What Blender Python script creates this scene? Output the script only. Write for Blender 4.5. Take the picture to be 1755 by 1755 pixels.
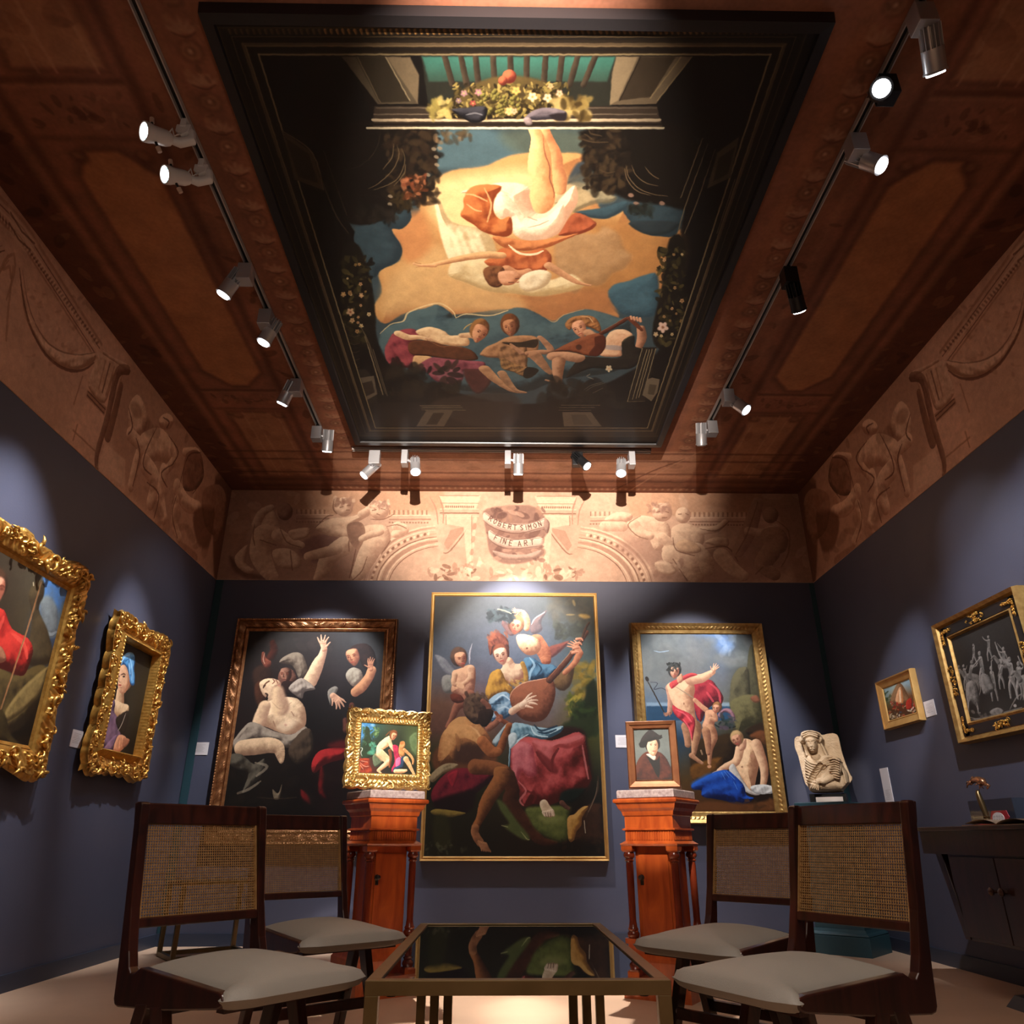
import bpy, math, random
import numpy as np
from mathutils import Matrix, Vector

scene = bpy.context.scene
for o in list(bpy.data.objects): bpy.data.objects.remove(o)
# ------------------------------------------------------------------ camera
F_PX, C_PX, CAM_H = 1275.0, 877.5, 0.72
_d = np.array([(856-C_PX)/F_PX, -(1442-C_PX)/F_PX, 1.0]); YV = _d/np.linalg.norm(_d)
_zx = (878-C_PX)/F_PX; _zy = -(1+_zx*_d[0])/_d[1]
ZV = np.array([_zx, _zy, 1.0]); ZV /= np.linalg.norm(ZV)
XV = np.cross(YV, ZV); XV /= np.linalg.norm(XV)
if XV[0] < 0: XV = -XV
RW = np.array([XV, YV, ZV])                 # rows: world axes in (right, up, forward) of the lens
def proj(p):
    v = RW.T @ (np.array(p, float)-np.array([0, 0, CAM_H])); return (C_PX+F_PX*v[0]/v[2], C_PX-F_PX*v[1]/v[2])
cam_d = bpy.data.cameras.new('camera'); cam = bpy.data.objects.new('camera', cam_d); scene.collection.objects.link(cam)
cam_d.sensor_width = 36; cam_d.lens = F_PX*36/1755; cam_d.clip_start = .05
m = Matrix.Identity(4)
for i in range(3):
    m[i][0], m[i][1], m[i][2] = RW[i][0], RW[i][1], -RW[i][2]
m[2][3] = CAM_H
cam.matrix_world = m; scene.camera = cam
# ------------------------------------------------------------------ world, exposure
w = bpy.data.worlds.new('world'); scene.world = w; w.use_nodes = True
w.node_tree.nodes['Background'].inputs[0].default_value = (.02, .018, .018, 1)
w.node_tree.nodes['Background'].inputs[1].default_value = .3
vs = scene.view_settings; vs.view_transform = 'Standard'; vs.look = 'None'; vs.exposure = 0; vs.gamma = 1; vs.use_curve_mapping = False
try: scene.cycles.use_denoising = True; scene.cycles.max_bounces = 8; scene.cycles.diffuse_bounces = 4; scene.cycles.sample_clamp_indirect = 4
except Exception: pass
# room
XL, XR, YB, YF, ZF, ZC = -2.58, 2.86, 6.45, -3.2, 2.885, 3.79
def area(name, loc, rot, sx, sy, power, col):
    d = bpy.data.lights.new(name, 'AREA'); d.shape = 'RECTANGLE'; d.size = sx; d.size_y = sy; d.energy = power; d.color = col
    o = bpy.data.objects.new(name, d); o.location = loc; o.rotation_euler = rot; scene.collection.objects.link(o); return o
def spot(name, loc, to, power, ang, blend, col, rad=.03, parent=None):
    d = bpy.data.lights.new(name, 'SPOT'); d.energy = power; d.color = col; d.spot_size = math.radians(ang); d.spot_blend = blend; d.shadow_soft_size = rad
    o = bpy.data.objects.new(name, d); scene.collection.objects.link(o)
    o.matrix_world = Matrix.Translation(loc) @ (Vector(to)-Vector(loc)).to_track_quat('-Z', 'Y').to_matrix().to_4x4()
    if parent:
        o.parent = parent; o.matrix_parent_inverse = parent.matrix_world.inverted()
    return o
WARM = (1, .78, .58); COOL = (.93, .95, 1.0); NEUT = (1, .9, .8)
# unseen overhead fill, added to lift the dim room; no fixtures
a_ = area('fill_light', (.1, -1.4, 3.6), (0, 0, 0), 2.6, 2.0, 36, (1, .80, .64))
a_ = area('fill_light', (.1, 1.1, 3.66), (0, 0, 0), 1.4, .5, 30, (1, .86, .74)); a_.data.spread = math.radians(125)
# uplighter behind the camera: lights the ceiling canvas and the frieze of the end wall
spot('uplight', (.0, -.7, 2.62), (.15, 6.4, 4.2), 5600, 33, .75, (1, .86, .74), .03)
spot('uplight', (.0, -.4, 1.6), (-.1, 2.9, 3.72), 60, 62, 1.0, (1, .88, .78), .05)
# ------------------------------------------------------------------ painter
def S(s):  # "x,y x,y ..." or list -> float array
    if isinstance(s, str):
        return np.array([[float(a) for a in q.split(',')] for q in s.split()], float)
    return np.array(s, float)
def HEX(c):
    if isinstance(c, str):
        return np.array([int(c[i:i+2], 16) for i in (0, 2, 4)], np.float32) / 255
    return np.array(c, np.float32) / 255
def crom(P, n=5, closed=True):
    m = len(P)
    if m < 3: return P
    out = []
    rng = range(m) if closed else range(m - 1)
    for i in rng:
        if closed: a, b, c, d = P[i-1], P[i], P[(i+1) % m], P[(i+2) % m]
        else: a, b, c, d = P[max(i-1, 0)], P[i], P[i+1], P[min(i+2, m-1)]
        for k in range(n):
            t = k / n
            out.append(.5*((2*b)+(-a+c)*t+(2*a-5*b+4*c-d)*t*t+(-a+3*b-3*c+d)*t**3))
    if not closed: out.append(P[-1])
    return np.array(out)
def homog(src, dst):
    A = []
    for (x, y), (u, v) in zip(src, dst):
        A.append([x, y, 1, 0, 0, 0, -u*x, -u*y]); A.append([0, 0, 0, x, y, 1, -v*x, -v*y])
    h = np.linalg.solve(np.array(A, float), np.array(dst, float).reshape(-1))
    return np.append(h, 1).reshape(3, 3)
def resz(a, h, w):
    H0, W0 = a.shape[:2]
    y = np.clip((np.arange(h)+.5)*H0/h-.5, 0, H0-1); x = np.clip((np.arange(w)+.5)*W0/w-.5, 0, W0-1)
    y0 = np.floor(y).astype(int); x0 = np.floor(x).astype(int); y1 = np.minimum(y0+1, H0-1); x1 = np.minimum(x0+1, W0-1)
    fy = (y-y0)[:, None]; fx = (x-x0)[None, :]
    if a.ndim == 3: fy = fy[..., None]; fx = fx[..., None]
    return (a[y0][:, x0]*(1-fy)*(1-fx)+a[y0][:, x1]*(1-fy)*fx+a[y1][:, x0]*fy*(1-fx)+a[y1][:, x1]*fy*fx).astype(np.float32)
def sm(t): t = np.clip(t, 0, 1); return t*t*(3-2*t)
RNG = np.random.RandomState(7)
def fbm(h, w, cell, oct=4):
    o = np.zeros((h, w), np.float32); a = 1.; s = 0
    for k in range(oct):
        c = max(cell/2**k, 1.01)
        g = RNG.rand(int(h/c)+2, int(w/c)+2).astype(np.float32)
        o += a*resz(g, h, w); s += a; a *= .5
    return o/s
class Canvas:
    def __init__(c, quad, W, H):
        c.W, c.H = W, H
        c.M = homog(S(quad), [(0, 0), (W, 0), (W, H), (0, H)])
        c.im = np.zeros((H, W, 3), np.float32); c.v = (0, 0, 1.)
        c.nz = (fbm(H, W, 13, 4)-.5)*.9+(fbm(H, int(W*1.0), 5, 2)-.5)*.25
        q = S(quad); c.k = W/np.linalg.norm(q[1]-q[0])*.5+H/np.linalg.norm(q[3]-q[0])*.5
    def view(c, x0, y0, s): c.v = (x0, y0, s); return c
    def T(c, P):
        P = S(P)[:, :2]; x = c.v[0]+P[:, 0]*c.v[2]; y = c.v[1]+P[:, 1]*c.v[2]
        q = c.M @ np.array([x, y, np.ones_like(x)]); return (q[:2]/q[2]).T
    def L(c, w): return w*c.v[2]*c.k
    def bg(c, rows):
        g = np.array([[HEX(q) for q in r.split()] for r in rows]); c.im[:] = resz(g, c.H, c.W)
    def box(c, P, pad):
        x0, y0 = np.floor(P.min(0)-pad).astype(int); x1, y1 = np.ceil(P.max(0)+pad).astype(int)+1
        x0 = max(x0, 0); y0 = max(y0, 0); x1 = min(x1, c.W); y1 = min(y1, c.H)
        if x1 <= x0 or y1 <= y0: return None
        st = 1
        while (x1-x0)*(y1-y0)/st/st > 50000 and st < 4: st += 1
        X, Y = np.meshgrid(np.arange(x0, x1, st)+.5*st, np.arange(y0, y1, st)+.5*st)
        return x0, y0, x1, y1, X.astype(np.float32), Y.astype(np.float32)
    def N(c, B):
        st = int(round(float(B[4][0, 1]-B[4][0, 0]))) if B[4].shape[1] > 1 else 1
        return c.nz[B[1]:B[3]:st, B[0]:B[2]:st]
    def put(c, B, A, col):
        x0, y0, x1, y1, X, Y = B
        if A.shape != (y1-y0, x1-x0):
            st = X[0, 1]-X[0, 0] if X.shape[1] > 1 else 1
            A = resz(A, int(A.shape[0]*st), int(A.shape[1]*st))[:y1-y0, :x1-x0]
            if col.ndim == 3: col = resz(col, int(col.shape[0]*st), int(col.shape[1]*st))[:y1-y0, :x1-x0]
        A = A[..., None]
        c.im[y0:y1, x0:x1] = c.im[y0:y1, x0:x1]*(1-A)+col*A
    def sd(c, P, X, Y):  # + inside
        d2 = np.full(X.shape, 1e9, np.float32); ins = np.zeros(X.shape, bool); n = len(P)
        for i in range(n):
            ax, ay = P[i]; bx, by = P[(i+1) % n]; ex, ey = bx-ax, by-ay
            l = ex*ex+ey*ey
            if l < 1e-9: continue
            wx = X-ax; wy = Y-ay; t = np.clip((wx*ex+wy*ey)/l, 0, 1)
            d2 = np.minimum(d2, (wx-t*ex)**2+(wy-t*ey)**2)
            if abs(ey) > 1e-9: ins ^= ((Y >= ay) != (Y >= by)) & (X < ax+ex*wy/ey)
        return np.where(ins, 1, -1)*np.sqrt(d2)
    def poly(c, pts, col, soft=1., a=1., sharp=False, col2=None, g=None):
        P = c.T(pts)
        if not sharp: P = crom(P, 4)
        s = max(c.L(soft) if c.v[2] < 1 else soft, .6); B = c.box(P, s)
        if B is None: return
        d = c.sd(P, B[4], B[5]); A = sm(d/s/2+.5)*a
        col = HEX(col)
        if col2 is not None:
            G = c.T(g); e = G[1]-G[0]; t = sm(((B[4]-G[0][0])*e[0]+(B[5]-G[0][1])*e[1])/(e@e))[..., None]
            col = col*(1-t)+HEX(col2)*t
        c.put(B, A, col)
    def form(c, pts, hi, lo, r=30, lt=(-.5, -.7), soft=1., a=1., mid=None, amb=.0, fold=0, fdir=(1, 0.2), fw=20):
        P = crom(c.T(pts), 4); s = max(c.L(soft) if c.v[2] < 1 else soft, .6); R = max(c.L(r), 1.5); B = c.box(P, s)
        if B is None: return
        d = c.sd(P, B[4], B[5]); q = np.clip(1-d/R, 0, 1); h = np.sqrt(1-q*q)*R
        if fold:
            u = (B[4]*fdir[0]+B[5]*fdir[1])/max(c.L(fw), 1.)*6.28
            wv = (B[4]*-fdir[1]+B[5]*fdir[0])/max(c.L(fw), 1.)
            z = (abs(P[0, 0]*.37+P[0, 1]*.91)) % 6.28
            f = 1.5*np.sin(u*.42+2.2*np.sin(wv*.8+z)+z)*(.6+.4*np.sin(wv*1.7+u*.21))+1.0*np.sin(u*.2+2.1*wv+z*2)+.3*np.sin(u*1.1-3.1*wv+z)
            h = h+fold*c.L(fw)*.085*f*sm(d/R*1.5)
        st = B[4][0, 1]-B[4][0, 0] if B[4].shape[1] > 1 else 1
        if min(h.shape) < 3: return
        gy, gx = np.gradient(h, st); l = 1/np.sqrt(gx*gx+gy*gy+1)
        lz = .55; ln = math.sqrt(lt[0]**2+lt[1]**2+lz*lz)
        sh = (-(gx*lt[0]+gy*lt[1])*-1*-1+lz)*l/ln
        t = sm((sh+.25)/1.2+amb+c.N(B)*.6)[..., None]
        col = HEX(lo)*(1-t)+HEX(hi)*t
        if mid is not None:
            m = HEX(mid); col = np.where(t < .5, HEX(lo)*(1-2*t)+m*2*t, m*(2-2*t)+HEX(hi)*(2*t-1))
        c.put(B, sm(d/s/2+.5)*a, col.astype(np.float32))
    def limb(c, pts, hi, lo, lt=(-.5, -.7), soft=1., a=1., smooth=True):
        Q = S(pts); P = np.column_stack([c.T(Q), c.L(1)*Q[:, 2]/2])
        if smooth: P = crom(P, 4, False)
        s = max(c.L(soft) if c.v[2] < 1 else soft, .6); B = c.box(P[:, :2], P[:, 2].max()+s)
        if B is None: return
        X, Y = B[4], B[5]; best = np.full(X.shape, -1e9, np.float32); sh = np.zeros(X.shape, np.float32)
        ln = math.hypot(*lt)
        for i in range(len(P)-1):
            ax, ay, ar = P[i]; bx, by, br = P[i+1]; ex, ey = bx-ax, by-ay; l = ex*ex+ey*ey+1e-9
            wx = X-ax; wy = Y-ay; t = np.clip((wx*ex+wy*ey)/l, 0, 1); r = ar+(br-ar)*t
            px = wx-t*ex; py = wy-t*ey; dd = np.sqrt(px*px+py*py); d = r-dd
            m = d > best; best = np.where(m, d, best)
            sh = np.where(m, (px*lt[0]+py*lt[1])/ln/np.maximum(r, .5), sh)
        t = sm(.58+.55*sh+c.N(B)*.5)[..., None]
        c.put(B, sm(best/s/2+.5)*a, (HEX(lo)*(1-t)+HEX(hi)*t).astype(np.float32))
    def line(c, pts, w, col, a=1., soft=.8):
        Q = S(pts); P = crom(c.T(Q), 4, False); n = len(P); w = max(c.L(w)/2, .45)
        s = max(c.L(soft) if c.v[2] < 1 else soft, .5); B = c.box(P, w+s)
        if B is None: return
        X, Y = B[4], B[5]; best = np.full(X.shape, -1e9, np.float32)
        for i in range(n-1):
            ax, ay = P[i]; ex, ey = P[i+1]-P[i]; l = ex*ex+ey*ey+1e-9; tw = math.sin(math.pi*(i+.7)/(n+.4))**.5
            wx = X-ax; wy = Y-ay; t = np.clip((wx*ex+wy*ey)/l, 0, 1)
            best = np.maximum(best, w*tw-np.sqrt((wx-t*ex)**2+(wy-t*ey)**2))
        c.put(B, sm(best/s/2+.5)*a, HEX(col))
    def lines(c, s, w, col, a=1.):
        for q in s.split('|'): c.line(q.strip(), w, col, a)
    def ell(c, x, y, rx, ry, rot, *args, fn='poly', **k):
        t = np.arange(10)/10*2*np.pi; r = math.radians(rot)
        ex = rx*np.cos(t); ey = ry*np.sin(t)
        getattr(c, fn)(np.column_stack([x+ex*math.cos(r)-ey*math.sin(r), y+ex*math.sin(r)+ey*math.cos(r)]), *args, **k)
    def face(c, x, y, r, up, skin, sh, hair, turn=0., lt=(-.5, -.7), feat='5a2a1c', hs=1.2, lip='a04038', eyes=True):
        """head of radius r (half height), 'up' = degrees of the crown direction from straight up, turn -1..1"""
        a = math.radians(up); U = np.array([math.sin(a), -math.cos(a)]); Rr = np.array([math.cos(a), math.sin(a)])
        O = np.array([x, y], float); f = lambda p, q: tuple(O+Rr*p*r+U*q*r)
        if hair: c.ell(*(O+U*r*.26-Rr*turn*r*.28), r*.74*hs, r*.86*hs, up, *hair, r=r*.6, lt=lt, fn='form', fold=.8, fw=r*.5, soft=r*.1)
        c.form([f(-.52, .55), f(0, .72), f(.52, .55), f(.60, 0), f(.46, -.5), f(.05+turn*.15, -.92), f(-.40, -.55), f(-.60, 0)], skin, sh, r=r*.8, lt=lt, soft=r*.06)
        if not eyes: return
        t = turn*.3
        for sx in (-1, 1):
            ex = t+sx*.27
            c.line([f(ex-.15, .14), f(ex, .20), f(ex+.15, .13)], r*.09, feat, .8)
            c.ell(*f(ex, .04), r*.10, r*.07, up, feat, soft=r*.05, a=.85)
            c.line([f(ex-.14, .0), f(ex, -.03), f(ex+.14, .0)], r*.05, feat, .5)
        c.line([f(t+turn*.12, .08), f(t+turn*.22, -.22), f(t-.02, -.28)], r*.09, sh, .9)
        c.line([f(t-.1+turn*.08, -.30), f(t+.1+turn*.08, -.30)], r*.08, feat, .6)
        c.line([f(t-.17+turn*.06, -.53), f(t+turn*.06, -.50), f(t+.17+turn*.06, -.53)], r*.13, lip, .9)
        c.line([f(t-.12, -.66), f(t+.12, -.66)], r*.08, sh, .6)
    def hand(c, x, y, L, deg, hi, lo, spread=14, curl=0, thumb=1):
        a = math.radians(deg)
        c.limb([(x, y, L*.38), (x+math.cos(a)*L*.42, y+math.sin(a)*L*.42, L*.46)], hi, lo)
        for k, (o, ll) in enumerate(((-1.5, .46), (-.5, .56), (.5, .52), (1.5, .42))):
            b = a+math.radians(o*spread); sx = x+math.cos(a)*L*.42-math.sin(a)*o*L*.11; sy = y+math.sin(a)*L*.42+math.cos(a)*o*L*.11
            m = b+math.radians(curl*.5); e = b+math.radians(curl)
            mx = sx+math.cos(m)*L*ll*.5; my = sy+math.sin(m)*L*ll*.5
            c.limb([(sx, sy, L*.14), (mx, my, L*.12), (mx+math.cos(e)*L*ll*.5, my+math.sin(e)*L*ll*.5, L*.07)], hi, lo)
        b = a+math.radians(-thumb*55); sx = x+math.cos(a)*L*.15+math.sin(a)*thumb*L*.17; sy = y+math.sin(a)*L*.15-math.cos(a)*thumb*L*.17
        c.limb([(sx, sy, L*.15), (sx+math.cos(b)*L*.38, sy+math.sin(b)*L*.38, L*.08)], hi, lo)
    def grain(c, amt=.06, cell=9, amt2=.03, warp=.45):
        if warp:
            Y, X = np.meshgrid(np.arange(c.H), np.arange(c.W), indexing='ij')
            dx = (fbm(c.H, c.W, 8, 2)-.5)*warp*4; dy = (fbm(c.H, c.W, 8, 2)-.5)*warp*4
            xs = np.clip(X+dx, 0, c.W-1.001); ys = np.clip(Y+dy, 0, c.H-1.001); x0 = xs.astype(int); y0 = ys.astype(int); fx = (xs-x0)[..., None]; fy = (ys-y0)[..., None]; I = c.im
            c.im = ((I[y0, x0]*(1-fx)+I[y0, x0+1]*fx)*(1-fy)+(I[y0+1, x0]*(1-fx)+I[y0+1, x0+1]*fx)*fy).astype(np.float32)
        n = fbm(c.H, c.W, cell, 3)-.5; m = fbm(c.H, c.W, 2.2, 1)-.5
        c.im *= (1+n*amt*2+m*amt2*2)[..., None]
    def dab(c, n, box, r, cols, seed=1, a=.8, ang=None):
        """n leaf / petal dabs inside a box (view units)"""
        R = np.random.RandomState(seed); x0, y0, x1, y1 = box
        for i in range(n):
            x = R.uniform(x0, x1); y = R.uniform(y0, y1); q = r*R.uniform(.5, 1.3)
            t = (R.uniform(0, 180) if ang is None else ang+R.uniform(-30, 30))
            c.ell(x, y, q, q*R.uniform(.3, .6), t, cols[R.randint(len(cols))], soft=q*.2, a=a)
    def flower(c, x, y, r, col, core='c8a050', n=5):
        for k in range(n):
            t = 6.283*k/n+.3; c.ell(x+math.cos(t)*r*.55, y+math.sin(t)*r*.55, r*.5, r*.38, math.degrees(t), col, soft=r*.2)
        c.ell(x, y, r*.25, r*.25, 0, core, soft=r*.2)
def paint_center():
    c = Canvas(pq((.119, YB-.03, 1.672), X_, Z_, 1.415, 2.115), 560, 840)
    c.bg(['3c3c3a 464849 4b4d50 474a49 34362f', '44464a 54575e 5c6069 565b62 3a3d38', '484b52 5d6069 5f6470 5d6673 47504c',
          '4c4749 625a62 5b5c68 646d7c 565c50', '60402f 73504a 5a4c50 6b6266 6a5a30', '55372c 6b4a3a 4a3c38 6a5548 4a4a22',
          '2c3018 3a3a22 30281c 2c2c18 303018', '1c1e12 26240f 2a2612 262012 16140c', '201d10 1e1a0e 241c10 1e150c 120d08',
          '1c190e 18140c 1a120a 18100a 0e0a06'])
    c.view(710, 1000, .19943)
    # clouds and far foliage
    c.dab(60, (1180, 130, 1520, 330), 60, ['4a4438', '3c3a34', '5a5244', '50452f'], 3, .25)
    c.dab(50, (1200, 340, 1480, 470), 40, ['38392f', '2f3029', '45463a'], 4, .5)
    c.ell(1460, 285, 50, 18, 10, 'c09a50', soft=14, a=.8); c.ell(1340, 272, 35, 7, 0, 'a88a50', soft=8, a=.6); c.ell(1370, 170, 12, 28, -20, 'b89a60', soft=8, a=.5)
    c.dab(50, (1380, 700, 1540, 980), 50, ['8a6a24', '6f5a22', '4a4418', 'a07f30'], 5, .5)
    c.dab(60, (1320, 950, 1440, 1160), 34, ['8c7a2c', '5a5a20', '4a5020', 'a89038'], 6, .6)
    c.poly('1480,880 1555,840 1560,1180 1350,1200 1370,1100 1440,1020 1470,960', '1e2414', soft=16)
    c.dab(70, (1350, 1020, 1560, 1300), 34, ['2c3a1c', '36481f', '222c14', '1a2210'], 7, .6)
    c.poly('1290,1200 1560,1150 1570,1304 1290,1304', '28301a', soft=20)
    # left putto : wings, body
    c.form('180,615 260,640 330,720 370,770 330,800 270,770 220,700', '8a8684', '47454a', 30, soft=6, a=.85)
    c.form('250,800 320,790 350,870 330,930 270,940 240,880', '8c857a', '4a4640', 40, soft=6)
    c.limb('500,520,6 480,600,16 478,690,10', 'b0a8a8', '6a6468')
    c.form('330,760 400,730 470,700 520,720 530,800 520,900 500,960 440,1000 370,960 320,930 330,850', 'd8a47c', '6c4030', 80, mid='a8745a')
    c.limb('350,790,50 345,860,45 400,870,36 430,880,26', 'd8a880', '7a4c38'); c.limb('490,730,60 485,810,50 430,860,38 380,880,30', 'e0b088', '83523c')
    c.limb('480,960,90 420,1020,80 370,1060,70 330,1150,50 290,1230,40', '9a6048', '48241a')
    c.form('320,950 400,960 430,1010 370,1030 320,1000', '6a3020', '32140e', 30)
    c.ell(400, 880, 34, 22, 20, 'd8a47c', soft=6)
    c.face(400, 650, 82, -8, 'dca078', '6e3c2c', ('5c4030', '2a1a12'), .5)
    # upper putto
    c.form('770,320 830,380 860,440 820,450 780,400 750,350', '8c5a50', '4a3234', 30, soft=8, a=.8)
    c.form('1000,360 1060,290 1140,235 1090,330 1100,400 1040,440 1000,420', '86645c', '4a3a3c', 40, soft=8, a=.7)
    c.line('1005,355 1040,300 1120,250', 8, 'e8e0dc', .9)
    c.form('1140,560 1240,520 1330,500 1250,590 1150,650', '9c4a38', '502420', 30, soft=10, a=.8)
    c.limb('1050,500,130 1110,590,120 1130,660,90', 'd88a62', '6a3222')
    c.form('880,450 960,440 1060,480 1090,540 1060,600 990,620 930,590 890,530', 'ecd4ac', '8c5a42', 80, mid='d0a078')
    c.limb('870,240,34 930,260,60 965,320,62 965,390,50', 'e8b890', '8a5238')
    c.ell(968, 560, 10, 8, 0, '7a4a38', soft=4)
    c.face(870, 370, 78, 8, 'e4ac84', '8a4c38', ('a87850', '5a3424'), -.1, lt=(.2, -.8))
    c.dab(90, (640, 232, 850, 312), 34, ['1a2022', '2a3234', '3c4648', '101416'], 8, .85)
    c.limb('720,225,14 780,240,14 835,262,10', 'a09a80', '4a483c'); c.hand(905, 250, 70, 190, 'e0b088', '84503a', curl=30)
    # woman: hair, neck, bust
    c.form('640,480 690,430 740,430 800,480 815,560 810,640 760,620 700,560 660,620 640,560', '8c4630', '3a1c16', 50, fold=.8, fw=24)
    c.dab(40, (645, 420, 800, 520), 26, ['a0583a', '5c2a1e', '7c4030'], 9, .6, 60)
    c.form('760,640 830,640 870,690 960,690 960,760 930,830 840,870 770,830 730,770 760,710', 'e4c09a', '8c5c46', 70)
    c.face(745, 620, 92, -14, 'f0cca8', '9a6450', ('8a4a32', '3c1c16'), -.15, hs=1.0)
    c.form('660,770 740,740 790,840 850,910 840,960 780,960 700,980 640,1000 610,940 630,860', 'c8923c', '5a3a18', 60, fold=1, fw=40, mid='96682a')
    c.form('940,650 1010,640 1100,690 1190,700 1230,740 1160,810 1080,820 1000,830 950,760', '5a7e94', '182838', 50, fold=1.2, fw=44, mid='38566c')
    c.line('990,640 1030,700 1000,760 990,820', 22, '9ab4c0', .8); c.line('1060,690 1090,740 1050,800', 16, '22384a', .8)
    c.limb('930,690,40 955,760,40 960,830,40', 'b88a40', '5c3c1c')
    c.dab(26, (790, 830, 960, 880), 22, ['a87a38', '7c5424', 'c89c58'], 10, .7)
    # left sleeve (blue), forearm
    c.form('640,1010 690,960 780,930 850,980 860,1040 880,1060 850,1110 800,1150 740,1180 680,1190 640,1150 690,1100 650,1070', '9ab0bc', '26384a', 50, fold=1.3, fw=40, mid='5c7a90')
    c.line('700,1000 760,960 820,1000', 14, 'c4d2d8', .8); c.line('720,1080 780,1060 830,1090', 14, 'b8c8d0', .7); c.line('660,1040 740,1030', 12, '243848', .7)
    c.form('1200,830 1290,740 1370,700 1350,850 1290,920 1220,900', '7a5a38', '3a281a', 60, soft=8)
    c.limb('1420,600,60 1370,690,50 1290,770,40', 'c8805a', '6a3a26')
    # lute
    c.form('820,980 850,910 950,850 1090,820 1160,810 1200,850 1210,960 1170,1090 1110,1170 1020,1190 920,1160 850,1080', '94563a', '4a2618', 120, lt=(-.3, -.7), mid='7c4630')
    c.line('820,985 850,915 950,852 1090,824 1160,812', 8, 'd0a080', .9)
    c.limb('1160,830,60 1290,690,46 1400,540,40 1480,420,36', '6a3c2a', '2c1610')
    c.line('1150,815 1300,640 1440,470', 6, 'b88460', .7); c.limb('1440,470,20 1470,390,22 1500,340,16', '4c3020', '20120c')
    c.hand(1420, 590, 130, -125, 'e0a078', '8a4c34', 12, -30)
    for k in range(4): c.limb([(1355+k*12, 600-k*40, 22), (1400+k*10, 590-k*38, 20), (1415+k*10, 600-k*36, 12)], 'd89874', '8a4c34')
    c.limb('840,1100,60 900,1060,56 960,1030,62', 'ecc8a4', '9c6c54'); c.hand(930, 1050, 150, -40, 'f0d0b0', 'a07058', 18, 30, -1)
    # satyr head seen from behind, back, arms
    c.limb('640,1240,60 700,1200,50 740,1150,50', 'a86a50', '4c2c20')
    c.form('260,1304 300,1210 380,1150 470,1150 560,1210 640,1300 640,1420 250,1420', 'c08a54', '6a3c24', 100, mid='9c643c')
    c.form('430,1010 480,950 560,950 620,1000 640,1090 600,1180 530,1210 460,1160 425,1090', '5a4030', '1c120e', 60, fold=1, fw=30)
    c.dab(50, (440, 950, 630, 1140), 26, ['4a3426', '2a1c14', '6a5038', '342218'], 11, .6)
    c.limb('590,1010,40 640,1060,46 640,1110,40', '84503c', '3c2018'); c.form('560,1100 660,1080 680,1130 620,1230 560,1200', '2c1c16', '140c0a', 30)
    c.limb('700,1110,26 760,1180,34 860,1230,40 930,1275,44', '8a4a30', '3a1c12'); c.hand(740, 1180, 60, -120, 'b06c50', '54281c')
    # lower half ------------------------------------------------------------------
    c.view(700, 1240, .20513)
    c.poly('1130,60 1430,40 1500,200 1520,520 1300,640 1340,560 1250,300', '2a1410', soft=20)
    c.form('860,170 1000,110 1200,140 1420,70 1480,180 1500,340 1520,480 1400,600 1280,640 1170,680 1060,670 960,690 930,600 880,470 850,330', 'bc5450', '42140f', 160, fold=1.0, fw=120, fdir=(1, .25), mid='862e2c', lt=(-.4, -.8))
    c.form('1040,140 1200,150 1440,90 1460,150 1340,210 1240,210 1200,400 1120,330 1060,240', 'c86864', '8c3430', 50, soft=14, lt=(-.2, -.9))
    c.form('870,210 940,150 1030,180 1050,270 1070,420 1000,440 940,400 900,520 870,420', 'c87070', '88343a', 50, soft=12)
    c.lines('1205,400 1200,300 1250,210|1190,400 1130,330 1070,240|1000,560 940,600 950,680|990,560 1060,600 1040,660', 22, '5a1a18', .8)
    c.lines('920,480 980,560 930,640 960,680|1450,180 1470,300 1500,460', 16, 'd07a74', .7)
    c.poly('1080,220 1240,360 1220,420 1110,330', '6a2220', soft=14, a=.8)
    c.form('1300,560 1480,540 1400,640 1340,660 1260,640', '14201a', '0a0e0a', 20, soft=16)
    # blue white drapery on the lap
    c.form('870,0 960,0 1040,20 1180,40 1290,20 1260,80 1140,130 1060,120 980,110 900,160 860,190 850,330 835,360 840,240 850,120', '9ab6bc', '2c4450', 40, fold=1.2, fw=44, mid='5c7c88')
    c.lines('1020,20 1060,90 1160,110|1000,90 930,130 870,190|1180,80 1270,40', 14, 'bcd0d0', .9); c.lines('1050,10 1110,60 1240,20|1080,70 1150,80 1230,50', 16, '1c3242', .9)
    c.form('835,110 870,75 905,90 905,150 850,210', 'c8d0cc', '7a8a8c', 20)
    c.form('700,150 760,70 820,0 850,0 800,70 780,140 740,190 715,180', 'a8b8b8', '405058', 30, fold=.8, fw=30)
    # satyr back, arm, legs
    c.poly('240,200 640,100 740,340 560,380 240,400', '5c3620', soft=20)
    c.form('260,340 255,200 290,80 370,10 500,10 600,80 650,180 600,240 500,230 420,300 400,340', 'c89058', '50301c', 120, mid='986238', lt=(-.2, -.9))
    c.poly('430,180 640,190 640,260 560,330 430,330 380,300', '3a241c', soft=24, a=.85)
    c.line('520,20 570,60 600,110', 16, 'e0ac74', .5); c.line('400,90 420,160 420,220', 30, '8a5a34', .6)
    c.limb('640,170,60 690,240,80 760,220,70 800,120,56 840,20,50', 'a05c34', '40200f'); c.limb('620,150,90 690,230,90 745,235,70', 'b46c3e', '5a3018')
    c.form('180,440 260,360 340,330 420,340 380,380 300,410 210,490', 'a08a66', '5c4830', 24, fold=1, fw=30)
    c.form('200,560 260,470 340,400 430,370 620,380 720,390 700,470 620,540 480,640 360,700 260,700 200,640', '78202a', '200c10', 70, fold=1, fw=70, mid='541420')
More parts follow.
